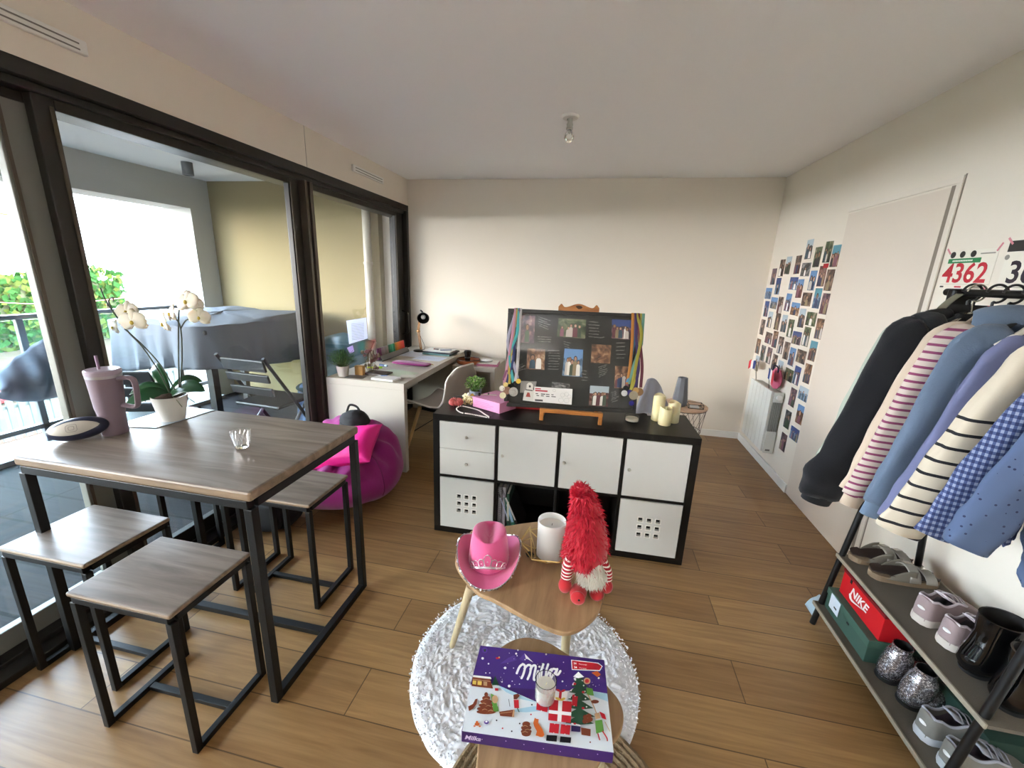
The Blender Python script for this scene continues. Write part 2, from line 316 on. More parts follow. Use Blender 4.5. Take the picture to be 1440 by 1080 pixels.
# ---------------------------------------------------------------- room shell
XL, XR, YB, ZC = -2.047, 1.555, 4.41, 2.479
YF = -2.6
m_wall = mat('painted_wall', '#dcd2c4', .9, bump=.04, bscale=220)
m_ceil = mat('ceiling_paint', '#f0eeec', .95, bump=.04, bscale=180)
m_trimw = mat('white_trim', '#dedbd5', .55)
m_floor = planks('oak_planks', '#ab8759', '#8f6c45', '#5f462a', 1.45, .19, '#8b6a45', .34)
m_deckb = planks('deck_boards', '#2c2a2d', '#262427', '#0d0a0c', 60, .27, '#8a8078', .75, mortar=.009, off=0, gscale=(1, 30, 1), gstr=.5, spec=.12)
m_frame = mat('bronze_aluminium', '#2a2724', .4, metal=.3)
m_frame2 = mat('bronze_aluminium_edge', '#574f45', .35, metal=.5)
m_glass = pane_glass('window_glass')
m_balc = mat('balcony_render', '#abaca6', .95, bump=.15, bscale=160)
m_balcw = mat('balcony_end_render', '#877a58', .95, bump=.12, bscale=160)
m_balcc = mat('balcony_ceiling_paint', '#c9cccb', .9)
m_conc = mat('pale_concrete', '#84888a', .8, bump=.1, bscale=50)

struct(MB().box(XL-.16, XR+.2, YF, YB+.2, -.12, 0).build('floor', m_floor))
struct(MB().box(XL-.3, XR+.2, YF-.1, YB+.2, ZC, ZC+.15).build('ceiling', m_ceil))
struct(MB().box(XL-.3, XR+.2, YB, YB+.2, -.12, ZC).build('wall_back', m_wall))
struct(MB().box(XR, XR+.2, YF, YB, -.12, ZC).build('wall_right', m_wall))
struct(MB().box(XL-.3, XR+.2, YF-.2, YF, -.12, ZC).build('wall_front', m_wall))
struct(MB().box(XL-.3, XL, YF, YB, 2.222, ZC).box(XL-.3, XL, YF, -1.9, -.12, 2.222).box(XL-.3, XL-.01, 4.405, YB, 0, 2.222).build('wall_left', m_wall))
def base(name, b): return struct(b.build(name, m_trimw, bevel=.003))
base('baseboard_back', MB().box(XL, XR-.012, YB-.012, YB, 0, .07))
base('baseboard_right', MB().box(XR-.012, XR, 3.26, YB-.012, 0, .07).box(XR-.012, XR, YF, 2.36, 0, .07))
struct(MB().box(XL-.001, XL+.0015, 2.806, 2.809, 2.223, ZC).build('trim_1', mat('panel_seam', '#8f8a82', .9)))
# flush white door on the right wall
dr = bpy.data.objects.new('door_1', None); COL.objects.link(dr); dr['kind'] = 'structure'; INV['door_1'] = Matrix(); dr['label'] = 'flush white door in the right wall beside the photo collage'
MB().box(XR-.007, XR+.01, 2.366, 3.255, 2.024, 2.055).box(XR-.007, XR+.01, 2.366, 2.398, 0, 2.024).build('door_frame', mat('door_frame_paint', '#d9cfc2', .6), dr, bevel=.002)
MB().box(XR-.005, XR+.012, 2.425, 3.248, .006, 2.013).build('door_leaf', mat('door_paint', '#d3c6b8', .6), dr, bevel=.001)
MB().box(XR-.004, XR-.002, 2.398, 2.4245, .006, 2.018).box(XR-.0015, XR-.0005, 2.358, 2.366, .006, 2.058).build('door_gap', mat('door_gap_shadow', '#857a6d', .9), dr)
struct(MB().box(-.62, .62, -2.60, -2.42, 1.90, 1.93).box(-.62, .62, -2.43, -2.42, 1.93, 1.97).build('fill_light_shell', m_trimw, bevel=.004))  # shell made up to house the added fill light
# windows
def window(n, y0, y1, x, label, s0=.10, s1=.10, zb=.05, zt=2.155, mt=None):
    m_fr = mat(mt, '#75756e', .5, metal=.2) if mt else m_frame
    w = bpy.data.objects.new('window_%d' % n, None); COL.objects.link(w); w['kind'] = 'structure'; w['label'] = label; INV[w.name] = Matrix()
    t = .04
    MB().box(x-t, x, y0, y0+s0, zb, zt).box(x-t, x, y1-s1, y1, zb, zt).box(x-t, x, y0+s0, y1-s1, zb, zb+.085).box(x-t, x, y0+s0, y1-s1, zt-.06, zt).build('window_frame', m_fr, w, bevel=.004)
    MB().box(x+.0005, x+.006, y0+s0-.02, y0+s0-.008, zb+.05, zt-.05).box(x+.0005, x+.006, y1-s1+.008, y1-s1+.02, zb+.05, zt-.05).build('glazing_bead', m_frame2, w)
    MB().box(x-t/2-.003, x-t/2+.003, y0+s0-.01, y1-s1+.01, zb+.075, zt-.05).build('pane', m_glass, w)
    return w
window(1, -1.88, 1.36, XL-.10, 'dark bronze sliding sash at the left end of the glass wall', s1=.10, mt='grey_aluminium')  # paler grey frame than the other two sashes
window(2, 1.345, 2.77, XL-.05, 'dark bronze sliding sash behind the bar table', s0=.07, s1=.10)
w3 = window(3, 2.86, 4.36, XL-.05, 'dark bronze sliding sash beside the white desk', s0=.05, s1=.16)
MB().tube([(XL-.05, 4.30, .87), (XL+.012, 4.30, .89), (XL+.022, 4.30, .91), (XL+.022, 4.30, 1.09), (XL+.012, 4.30, 1.11), (XL-.05, 4.30, 1.13)], .009, 8).build('window_handle', mat('dark_handle', '#2b2a28', .3, metal=.8), w3, smooth=True)
fr = MB().box(XL-.2, XL+.004, -1.9, 4.405, 2.165, 2.222).box(XL-.2, XL-.03, -1.9, 4.405, 2.135, 2.165).box(XL-.2, XL-.09, -1.9, 4.4, 2.10, 2.135)
fr.box(XL-.2, XL+.02, -1.9, 4.405, 0, .03).box(XL-.2, XL-.045, -1.9, 4.405, .03, .05).box(XL-.2, XL+.004, 4.365, 4.405, .05, 2.165).box(XL-.2, XL+.004, -1.9, -1.88, .05, 2.165)
struct(fr.build('trim_2', m_frame, bevel=.003))
struct(MB().box(XL-.16, XL-.002, 2.775, 2.80, .05, 2.135).box(XL-.14, XL-.02, 2.80, 2.825, .05, 2.135).box(XL-.16, XL, 2.825, 2.855, .05, 2.135).build('trim_3', m_frame2, bevel=.003))
# air vents above the windows
def vent(y0, y1, z, label):
    t = thing('air_vent', label, 'vent', (XL, (y0+y1)/2, z)); L = (y1-y0)/2
    MB().box(0, .022, -L, L, -.022, .03).build('vent_cover', m_trimw, t, bevel=.006)
    MB().box(.0221, .024, -L+.03, L-.03, -.012, -.007).box(.0221, .024, -L+.03, L-.03, .008, .013).build('vent_slot', mat('vent_slot_grey', '#77726b', .8), t)
vent(3.36, 3.86, 2.345, 'white slot vent on the left wall above the far window')
vent(1.02, 1.52, 2.335, 'slot vent above the nearest window at the top left corner')

# ---------------------------------------------------------------- balcony
XO = -4.433
struct(MB().box(XO-.37, XL-.16, -2.7, 4.31, -.15, -.02).build('balcony_floor', m_deckb))
struct(MB().box(XO-.37, XL-.3, -2.7, 4.5, 2.45, 2.62).build('balcony_ceiling', m_balcc))
struct(MB().box(XO-.37, XL-.3, 4.31, 4.5, -.15, 2.45).build('wall_balcony_end', m_balcw))
struct(MB().box(XO-.37, XO, 4.06, 4.31, -.15, 2.45).box(XO-.37, XO, -2.7, 4.06, 2.13, 2.45).build('wall_balcony_outer', m_balc))
struct(MB().box(XO-.37, XL-.3, -2.8, -2.7, -.15, 2.45).build('wall_balcony_near', m_balc))
struct(MB().box(XL-.3, XL-.2, -2.7, 4.31, 2.222, 2.45).build('wall_balcony_lintel', m_balc))
struct(MB().box(XO-.35, XO+.10, -2.7, 4.06, -.02, .02).build('trim_4', m_conc))
t = thing('balcony_railing', 'grey metal balcony railing with clear glass panels', 'railing', (XO-.12, 1.0, -.02))
m_rail = mat('grey_rail', '#6d7073', .4, metal=.5)
MB().box(XO-.16, XO-.09, -2.68, 4.05, 1.065, 1.10).build('top_rail', m_rail, t, world=True, bevel=.006)
MB().box(XO-.14, XO-.10, -2.68, 4.05, .14, .18).build('bottom_rail', m_rail, t, world=True, bevel=.004)
for y in (-1.3, 0.0, 1.25, 2.5, 3.75):
    MB().box(XO-.14, XO-.10, y-.022, y+.022, .02, 1.065).build('railing_post', m_rail, t, world=True, bevel=.004)
m_rglass = pane_glass('railing_glass', (.86, .95, .93), haze=.03)
for a, b in ((-1.27, -.03), (.03, 1.22), (1.28, 2.47), (2.53, 3.72)):
    MB().box(XO-.124, XO-.116, a, b, .19, 1.055).build('glass_panel', m_rglass, t, world=True)
t = thing('balcony_spotlight', 'grey cylinder spotlight on the balcony ceiling', 'light fitting', (-3.82, 3.53, 2.45))
MB().lathe((0, 0, 0), [(.045, 0), (.045, -.11), (.038, -.112), (.036, -.1), (0, -.1)], 20).build('housing', mat('grey_fitting', '#5e6266', .5), t, smooth=True)
t = thing('drain_pipe', 'pale vertical drain pipe on the beige balcony wall', 'pipe', (-2.45, 4.25, 0))
MB().tube([(0, 0, -.02), (0, 0, 2.45)], .042, 16).build('pipe', mat('pvc_pipe', '#b5b0a2', .5), t, smooth=True)
for z in (1.62, .75): MB().lathe((0, 0, z), [(.043, -.015), (.05, -.012), (.05, .012), (.043, .015)], 16).build('pipe_collar', MATS['pvc_pipe'], t, smooth=True)
# tarp over balcony furniture
m_tarp = mat('grey_tarp', '#5d636b', .62, bump=.35, bscale=9, spec=.3)
def tarp_fn(u, v):
    a = 2*math.pi*u; hx, hy = .56, .74
    ca, sa = math.cos(a), math.sin(a); k = (abs(ca)**6+abs(sa)**6)**(-1/6)
    if v < .35:
        s_ = v/.35; z = 1.07+.02*math.sin(3*a)*s_ + .03*(1-s_) ; q = s_
    else:
        s_ = (v-.35)/.65; z = 1.07-s_*.42-.05*math.sin(2*a+.6)*s_; q = 1+.02*math.sin(17*a)*s_+.03*s_+.02*math.sin(29*a+2)*s_
    return (-3.62+ca*k*hx*q, 3.50+sa*k*hy*q, z + .012*nz3((ca*k*2, sa*k*2, v*3), 2))
o = MB().grid(tarp_fn, 120, 22, cu=True).build('furniture_cover', m_tarp, smooth=True, solid=.004); tag(o, 'large grey weather cover draped over furniture on the balcony', 'cover')
t = thing('balcony_table', 'dark table standing under the grey cover on the balcony', 'table', (-3.62, 3.50, -.02))
m_dark = mat('dark_resin', '#0f1114', .45)
MB().box(-.5, .5, -.68, .68, 1.0, 1.04).build('table_top', m_dark, t, bevel=.01)
for sx_ in (-1, 1):
    for sy_ in (-1, 1): MB().sqbar((sx_*.45, sy_*.62, 0), (sx_*.45, sy_*.62, 1.0), .06).build('leg', m_dark, t)
def fold_chair(loc, rz, label):
    t = thing('folding_chair', label, 'chair', loc, rz, 'folding chairs on the balcony')
    s = MB().box(-.22, .22, -.20, .20, .43, .46); s.build('seat', m_dark, t, bevel=.01)
    b = MB(); M = Matrix.Translation((0, .24, .68)) @ Matrix.Rotation(R_(-14), 4, 'X')
    for z, h in ((-.10, .07), (.02, .07), (.13, .10)): b.mbox(M @ Matrix.Translation((0, 0, z)), .42, .02, h)
    b.build('backrest', m_dark, t, bevel=.006)
    for sx_ in (-1, 1):
        MB().tube([(sx_*.24, -.26, 0), (sx_*.235, .0, .42), (sx_*.23, .30, .88)], .014, 8).build('leg', m_dark, t, smooth=True)
        MB().tube([(sx_*.20, .28, 0), (sx_*.20, -.16, .44)], .014, 8).build('leg', m_rail, t, smooth=True)
fold_chair((-3.20, 2.38, -.02), R_(200), 'dark slatted folding chair on the balcony, the one behind the orchid')
fold_chair((-2.68, 3.0, -.02), R_(176), 'dark slatted folding chair on the balcony, beside the window mullion')
# draped cloth over the railing
def cloth_fn(u, v):
    y = 2.14+u*.66; zt = .62+.46*u**.8; zb = .55-.14*math.sin(u*math.pi)**.7+.02*u
    w = math.sin(v*math.pi); z = zt+(zb-zt)*v
    return (XO+.06+.10*w+.022*math.sin(u*17+v*3)*w + .01*math.sin(u*37), y, z)
o = MB().grid(cloth_fn, 50, 20).build('hanging_cloth', mat('pale_cover_cloth', '#6d7684', .7, bump=.2, bscale=20), smooth=True, solid=.006); tag(o, 'pale grey cloth bunched up and tied to the balcony railing', 'cloth')
# teal lounge shell with blue cloth just outside the far pane
def shell_fn(u, v):
    a = (u-.5)*1.9; s_ = v
    return (-2.52+.36*math.sin(a)*(.75+.25*s_), 3.75-.20*math.cos(a)+.28*s_, .42+.50*s_-.10*s_*abs(a)*.9)
t = thing('garden_chair', 'teal plastic tub chair outside the far window', 'chair', (-2.55, 3.5, -.02))
m_teal = mat('teal_plastic', '#2e4a50', .3)
MB().grid(shell_fn, 26, 12).build('back_shell', m_teal, t, world=True, smooth=True, solid=.012)
MB().lathe((-2.52, 3.55, .40), [(.0, 0), (.28, .0), (.31, .03), (.28, .045), (0, .05)], 28).build('seat', m_teal, t, world=True, smooth=True)
for sx_ in (-.2, .2):
    for sy_ in (-.2, .2): MB().tube([(-2.52+sx_, 3.55+sy_, .41), (-2.52+sx_*1.15, 3.55+sy_*1.15, -.02)], .014, 8).build('leg', m_teal, t, world=True, smooth=True)
def cl2(u, v):
    return (-2.70+.36*u, 3.24+.03*math.sin(u*14)*v+.12*(1-v)*1.2, .46+.04*math.sin(u*5)-max(0, v-.35)*.62)
o = MB().grid(cl2, 26, 16).build('blue_cloth', mat('pale_blue_cloth', '#5f769b', .85), smooth=True, solid=.01); tag(o, 'pale blue cloth hanging over the teal chair seat outside', 'cloth')

# ---------------------------------------------------------------- beyond the railing
m_sand = mat('sandy_ground', '#4f4034', .95, spec=.05, bump=.4, bscale=3, var=.15, vscale=.8)
struct(MB().box(-60, -4.81, -45, 60, -1.3, -1.0).build('ground', m_sand))
m_pale = mat('pale_fence_panel', '#5c5f5e', .6)
t = thing('site_fence', 'long pale slatted fence on the ground below the balcony', 'fence', (-8, 2, -1))
fm = MB()
for i in range(150): fm.box(-.015, .015, -9+i*.12, -9+i*.12+.07, 0.02, .60+.02*math.sin(i))
fm.build('fence_slats', m_pale, t); MB().box(-.04, -.015, -9, 9, .12, .17).box(-.04, -.015, -9, 9, .46, .51).build('fence_rail', m_pale, t)
# ivy covered wall
random.seed(3)
t = thing('ivy_wall', 'ivy covered wall beyond the building site', 'wall', (-16, 2, -1))
MB().box(-.5, 0, -22, 9.6, 0, 1.9).build('masonry', mat('old_masonry', '#5c6040', .9), t)
lv = MB()
for i in range(9000):
    y = random.uniform(-16, 9.6); z = random.uniform(0, 2.2)+.18*math.sin(y*1.7); x = random.uniform(.0, .22)
    s_ = random.uniform(.06, .13); a = random.uniform(0, 6.28); tl = random.uniform(-.7, .7)
    du = Vector((tl*.5, math.cos(a), math.sin(a)))*s_; dv = Vector((.4, -math.sin(a), math.cos(a)))*s_*.8
    c = Vector((x, y, z)); lv.add([c-du, c-dv*.8, c+du, c+dv], [(0, 1, 2, 3)], 1 if random.random() < .4 else 0)
o = lv.build('ivy_leaves', [mat('ivy_green', '#23401a', .8, spec=.05), mat('ivy_yellow_green', '#454f20', .8, spec=.05)], t)
t = thing('barrier_tape', 'red and white site tape strung in front of the ivy', 'tape', (-12, 4, -.5))
MB().tube(smooth_path([(-12, 1, .9), (-12, 3.4, .62), (-12, 5.6, .70), (-12, 7.5, .55), (-12, 10.5, .78)]), .022, 6, flat=.3).build('tape', mat('tape_red', '#c8625a', .6), t, world=True)
o = MB().mbox(Matrix.Translation((-10.6, 5.2, -.85)) @ Matrix.Rotation(R_(12), 4, 'Z'), .8, 1.3, .28).build('site_barrier', mat('barrier_red', '#c23a3a', .6), bevel=.06); tag(o, 'red plastic block lying on the sandy site', 'barrier')
t = thing('site_post', 'thin white post with cross bars on the sandy site', 'post', (-9.5, 3.75, -1))
pm = MB().sqbar((0, -.12, 0), (0, 0, 1.25), .05).sqbar((.3, -.12, 0), (.3, 0, 1.25), .05)
for k in range(4): pm.sqbar((0, -.08, .3+k*.28), (.3, -.08, .42+k*.28), .03)
pm.build('post_frame', mat('white_post', '#d8dad6', .6), t)
m_bw = mat('white_facade', '#e8e6e0', .8); m_bwin = mat('facade_window', '#8c96a0', .3)
t = thing('white_building', 'pale building with shuttered windows behind the ivy wall', 'building', (-22, 22, -1))
MB().box(-6, 0, -4.6, 16, 0, 9).build('facade', m_bw, t); MB().box(-6.2, .3, -4.8, 16.2, 9, 9.4).build('roof', m_bw, t)
for k, (y, z) in enumerate([(-3.4, 1.8), (-3.4, 4.6), (-.6, 1.8), (-.6, 4.6), (2.4, 1.8), (2.4, 4.6)]):
    w_ = MB().box(0, .05, y, y+1.1, z, z+1.3).build('window', m_bw, t, bevel=.01)
    MB().box(.05, .06, y+.08, y+.52, z+.08, z+1.22).box(.05, .06, y+.58, y+1.02, z+.08, z+1.22).build('window_pane', m_bwin, w_)
MB().box(0, .5, -4.4, 12, 3.7, 3.85).build('balcony_ledge', m_bw, t)
t = thing('orange_crane_boom', 'orange machine arm seen against the bright sky', 'crane', (-20, 7.2, 2.2))
MB().mbox(Matrix.Translation((-20, 10.3, 3.2)) @ Matrix.Rotation(R_(-6), 4, 'X'), .4, 2.4, .34).build('boom', mat('machine_orange', '#e8a060', .5), t, world=True, bevel=.05)
MB().tube(smooth_path([(-19.7, 8.6, 3.1), (-19.7, 10.2, 2.75), (-19.7, 12.4, 2.9)]), .05, 6).build('hose', MATS['tape_red'], t, world=True)
MB().sqbar((-20, 9.0, -1), (-20, 9.4, 3.2), .28).build('mast', MATS['machine_orange'], t, world=True)

# ---------------------------------------------------------------- bar table and stools
m_grey_top = wood('greyed_oak_top', '#5d524a', '#7d7168', '#968b81', 'X', .33, .8)
m_grey_top.node_tree.nodes['Principled BSDF'].inputs['Specular IOR Level'].default_value = .3
m_edge = wood('oak_edge_band', '#5f4f3d', '#7b6752', '#94806a', 'X', .5, .8)
m_black = mat('black_steel', '#0d0d0e', .45, metal=.1, spec=.35, bump=.05, bscale=200)
def frame_furniture(t, w, d, h, top, tube, inset, corner=.012):
    """slab on two closed side frames joined by a floor stretcher"""
    s = MB(); x, y = w/2, d/2
    s.box(-x, x, -y, y, h-top, h, 0)
    for i, f in enumerate(s.f): s.m[i] = 1 if i >= 2 else 0
    s.m[0] = 1; s.m[1] = 0
    s.build('top', [m_grey_top, m_edge], t, bevel=corner if top < .02 else .008)
    X, Y, q = x-inset, y-inset, tube
    a = MB()
    for sy_ in (-1, 1): a.box(-X, X, sy_*Y-q/2, sy_*Y+q/2, h-top-q, h-top-.0005)
    for sx_ in (-1, 1): a.box(sx_*X-q/2, sx_*X+q/2, -Y+q/2, Y-q/2, h-top-q, h-top-.0005)
    a.build('apron', m_black, t, bevel=.002)
    for sx_ in (-1, 1):
        for sy_ in (-1, 1): MB().box(sx_*X-q/2, sx_*X+q/2, sy_*Y-q/2, sy_*Y+q/2, 0, h-top-q).build('leg', m_black, t, bevel=.002)
        MB().box(sx_*X-q/2, sx_*X+q/2, -Y+q/2, Y-q/2, .0, q).build('floor_rail', m_black, t, bevel=.002)
    MB().box(-X+q/2, X-q/2, -q/2, q/2, 0.002, q*.9).build('stretcher', m_black, t, bevel=.002)
TX0, TX1, TY0, TY1, TZ = -1.995, -1.015, .985, 1.605, .86
t = thing('bar_table', 'grey oak topped bar table with black steel frame by the window', 'table', ((TX0+TX1)/2, (TY0+TY1)/2, 0))
frame_furniture(t, TX1-TX0, TY1-TY0, TZ, .035, .03, .018)
def stool(x0, y0, label):
    t = thing('bar_stool', label, 'stool', (x0+.195, y0+.15, 0), 0, 'stools around the bar table'); frame_furniture(t, .39, .30, .55, .016, .022, .014, .006); return t
s1 = stool(-1.535, .785, 'grey topped black framed stool nearest the camera, in front of the table')
s1['label'] = 'nearest grey topped stool, standing in front of the bar table'
dup(s1, (-1.815, 1.040, 0), 0, 'low grey topped stool at the left edge, its seat shining blue from the window')
dup(s1, (-1.345, 1.555, 0), 0, 'grey topped stool tucked under the right end of the bar table')
dup(s1, (-1.80, 1.565, 0), 0, 'stool half hidden under the bar table beside the glass wall')

# ---------------------------------------------------------------- cube shelf unit
m_kbk = mat('black_brown_board', '#0d0b0a', .42, spec=.3, bump=.05, bscale=40)
m_kw = mat('white_insert', '#c9c8c4', .5)
m_kin = mat('dark_inside', '#0f0d0c', .8)
m_knob = mat('brushed_knob', '#c9c5bc', .3, metal=.9)
KT = .0224
k = thing('cube_shelf', 'black brown cube shelf unit with white door inserts', 'shelf unit', (-.8694, 2.1324, 0), KT)
K = MB(); o_, i_, c_ = .038, .016, .335; KW, KH, KD = 1.465, .765, .39
K.box(0, KW, 0, KD, KH-o_, KH).box(0, KW, 0, KD, 0, o_).box(0, o_, 0, KD, o_, KH-o_).box(KW-o_, KW, 0, KD, o_, KH-o_)
cx = [o_+j*(c_+i_) for j in range(4)]
for j in range(1, 4): K.box(cx[j]-i_, cx[j], .001, KD, o_, KH-o_)
K.box(o_, KW-o_, .0015, KD, o_+c_+.0, o_+c_+i_)
K.build('carcass', m_kbk, k, bevel=.0015)
MB().box(o_, KW-o_, KD-.012, KD-.004, o_, KH-o_).build('added_dark_back', m_kin, k)  # added black sheet: the unit has an open back, this darkens the cubes
zt0, zt1 = o_+c_+i_, KH-o_
g = .003
def knob(p, x, z, name='knob'): MB().lathe((x, -.001, z), [(.0, -.020), (.0085, -.018), (.010, -.012), (.0045, -.006), (.004, 0)], 14, M=Matrix.Rotation(R_(-90), 4, 'X')).build(name, m_knob, p, smooth=True)
# two drawers
zm = (zt0+zt1)/2
for a, b in ((zm+g/2, zt1-g), (zt0+g, zm-g/2)):
    d = MB().box(cx[0]+g, cx[0]+c_-g, -.002, .016, a, b).box(cx[0]+.02, cx[0]+c_-.02, .016, .34, a+.01, b-.03).build('drawer', m_kw, k, bevel=.0015); knob(d, cx[0]+c_/2, (a+b)/2)
for j in (1, 2, 3):
    d = MB().box(cx[j]+g, cx[j]+c_-g, -.002, .016, zt0+g, zt1-g).build('door', m_kw, k, bevel=.0015); knob(d, cx[j]+.028, (zt0+zt1)/2-.005)
def pierced(x0, name='pierced_door'):
    a, b = x0+g, x0+c_-g; z0, z1 = o_+g, o_+c_-g; mx_, mz = (a+b)/2, (z0+z1)/2+.005; hs, pt = .024, .047
    xs = [a]; zs = [z0]
    for q in (-1, 0, 1): xs += [mx_+q*pt-hs/2, mx_+q*pt+hs/2]; zs += [mz+q*pt-hs/2, mz+q*pt+hs/2]
    xs.append(b); zs.append(z1); p = MB()
    for i in range(7):
        for jj in range(7):
            if i % 2 and jj % 2: continue
            p.box(xs[i], xs[i+1], -.002, .014, zs[jj], zs[jj+1])
    d = p.build(name, m_kw, k)
    r = MB()
    for i in (1, 3, 5):
        for jj in (1, 3, 5):
            X0, X1, Z0, Z1 = xs[i], xs[i+1], zs[jj], zs[jj+1]; e = .004
            r.box(X0-e, X1+e, -.0035, -.002, Z0-e, Z0).box(X0-e, X1+e, -.0035, -.002, Z1, Z1+e).box(X0-e, X0, -.0035, -.002, Z0, Z1).box(X1, X1+e, -.0035, -.002, Z0, Z1)
    r.build('hole_rim', mat('white_rim', '#efece6', .4), d)
    MB().box(a+.01, b-.01, .015, .34, z0+.005, z1-.02).build('box_inside', m_kin, d)
pierced(cx[0]); pierced(cx[3])
# stand-up books in the second open cube (things)
KM = Matrix.Translation((-.8694, 2.1324, 0)) @ Matrix.Rotation(KT, 4, 'Z')
def book(x, th, h, d, tilt, col, label, kind='notebook', spine=None):
    t = thing(kind, label, 'book' if kind == 'book' else kind.replace('_', ' '), KM @ Vector((x, .03, o_+.001)), KT, 'books in the open cube')
    M = Matrix.Rotation(-tilt, 4, 'Y')
    MB().mbox(M @ Matrix.Translation((th/2, d/2, h/2)), th*.8, d-.004, h-.006).build('pages', mat('paper_pages', '#dcd8cc', .9), t)
    MB().mbox(M @ Matrix.Translation((th*.05, d/2, h/2)), th*.1, d, h).mbox(M @ Matrix.Translation((th*.95, d/2, h/2)), th*.1, d, h).mbox(M @ Matrix.Translation((th/2, .001, h/2)), th, .002, h).build('cover', mat('cover_'+col[1:], col, .5), t, bevel=.001)
    if spine: MB().mbox(M @ Matrix.Translation((th/2, -.0015, h*.55)), th*.75, .001, h*.5).build('spine_label', mat('spine_'+spine[1:], spine, .6), t, bevel=0)
    return t
b0 = cx[1]
t = book(b0+.004, .022, .295, .22, 0, '#8d8a95', 'grey spiral notebook standing at the left end of the open cube', 'notebook')
sp = MB()
for i in range(22): sp.tube([(.011+.012*math.cos(a), -.004+.010*math.sin(a), .012+i*.0128) for a in [q*math.pi/4 for q in range(9)]], .0013, 5)
sp.build('spiral', mat('spiral_wire', '#b9b7bd', .3, metal=.8), t)
book(b0+.030, .018, .295, .22, 0, '#a09ca8', 'lilac grey notebook second in the row of the open cube')
book(b0+.062, .016, .255, .20, .03, '#1d4a38', 'dark green book standing upright between grey notebooks and leaning ones', 'book', '#c9c8b8')
book(b0+.084, .02, .235, .20, .22, '#1f5a49', 'green leaning book beside the upright dark green one', 'book')
book(b0+.108, .02, .24, .20, .30, '#2a6b58', 'second green leaning book with a pale blue tab', 'book', '#8fb0d0')
book(b0+.096, .010, .30, .21, .36, '#191b22', 'thin dark binder with pale blue spine leaning over the green books', 'binder', '#a9b4d2')
book(b0+.145, .012, .31, .21, .42, '#1c1a1b', 'thin dark folder with pale spine, rightmost of the leaning ones', 'folder', '#c4bfc0')
o = MB().box(0, .10, 0, .14, 0, .035).build('white_case', mat('white_plastic', '#d8d6d0', .4), bevel=.012); o.location = KM @ Vector((cx[2]+.235, .10, o_+.075)); o.rotation_euler = (0, 0, KT); tag(o, 'small white case on a blue box in the open cube', 'case')
o = MB().box(0, .12, 0, .16, 0, .072).build('blue_box', mat('blue_card', '#1f2c7c', .5), bevel=.004); o.location = KM @ Vector((cx[2]+.235, .11, o_+.001)); o.rotation_euler = (0, 0, KT); tag(o, 'dark blue box low in the open cube behind the red gnome', 'box')

# ---------------------------------------------------------------- white desk and side unit
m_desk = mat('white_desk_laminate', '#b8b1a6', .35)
DX0, DX1, DY0, DY1, DZ = -2.02, -1.368, 2.795, 4.395, .73
t = thing('desk', 'white panel desk standing against the far window', 'desk', ((DX0+DX1)/2, DY0, 0)); D0 = t
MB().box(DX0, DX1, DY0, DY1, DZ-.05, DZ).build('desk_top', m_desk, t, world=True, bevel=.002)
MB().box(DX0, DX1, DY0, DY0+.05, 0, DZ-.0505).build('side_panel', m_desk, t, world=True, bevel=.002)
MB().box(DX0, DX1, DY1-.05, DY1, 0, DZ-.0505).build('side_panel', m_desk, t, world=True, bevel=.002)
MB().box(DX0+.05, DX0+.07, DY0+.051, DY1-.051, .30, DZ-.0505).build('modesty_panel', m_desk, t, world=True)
MB().box(DX1-.022, DX1-.001, DY0+.0505, DY0+.066, DZ-.075, DZ-.051).build('corner_bracket', mat('dark_bracket', '#3a352f', .5), t, world=True)
t = thing('side_unit', 'small white side unit with panel legs behind the desk chair', 'side table', (-1.14, 4.12, 0))
MB().box(-1.36, -.925, 3.86, 4.39, .615, .66).build('unit_top', m_desk, t, world=True, bevel=.002)
MB().box(-.97, -.926, 3.87, 4.39, 0, .6145).build('side_panel', m_desk, t, world=True, bevel=.002)
MB().box(-1.355, -1.31, 3.87, 4.39, 0, .6145).build('side_panel', m_desk, t, world=True, bevel=.002)
MB().box(-1.309, -.971, 4.35, 4.38, .05, .6145).build('unit_back', m_desk, t, world=True, bevel=.002)
# shell chair
m_shell = mat('warm_grey_shell', '#a39b95', .45)
m_beech = wood('beech_leg', '#a97f52', '#c79c6a', '#dab684', 'Z', .5)
t = thing('desk_chair', 'warm grey shell chair with beech legs at the white desk', 'chair', (-1.26, 3.27, 0), R_(-108)) # faces -x
def seat_fn(u, v):
    # v 0..1 : front lip to backrest top ; u across
    s_ = (u-.5)*2; prof = [(-.235, .425), (-.20, .452), (-.08, .445), (.06, .438), (.16, .455), (.215, .52), (.245, .62), (.27, .74), (.285, .83)]
    k_ = v*(len(prof)-1); i = min(int(k_), len(prof)-2); f = k_-i; y = prof[i][0]*(1-f)+prof[i+1][0]*f; z = prof[i][1]*(1-f)+prof[i+1][1]*f
    w = .225*(1-.10*v) * (1-.35*max(0, v-.82)/.18*abs(s_)**2); 
    cup = .055*abs(s_)**2.4*(1-v*.6); yy = y - (.10*abs(s_)**2*max(0, v-.45)) ; zz = z+cup*(1 if v < .75 else (1-v)*4) - .05*max(0, v-.86)/.14*abs(s_)**3
    return (s_*w, yy, zz)
MB().grid(seat_fn, 25, 33).build('shell', m_shell, t, smooth=True, solid=.010, ang=180, sub=1)
def rim_pts():
    out = []
    for i in range(40):
        q = i/39; out.append(seat_fn(0, q))
    for i in range(1, 24): out.append(seat_fn(i/24, 1))
    for i in range(40): out.append(seat_fn(1, 1-i/39))
    for i in range(1, 24): out.append(seat_fn(1-i/24, 0))
    return out
MB().tube(rim_pts(), .0072, 8, closed=True).build('shell_rim', mat('lit_rim', '#e9e6e0', .4), t, smooth=True)  # pale colour stands in for light caught along the shell's edge
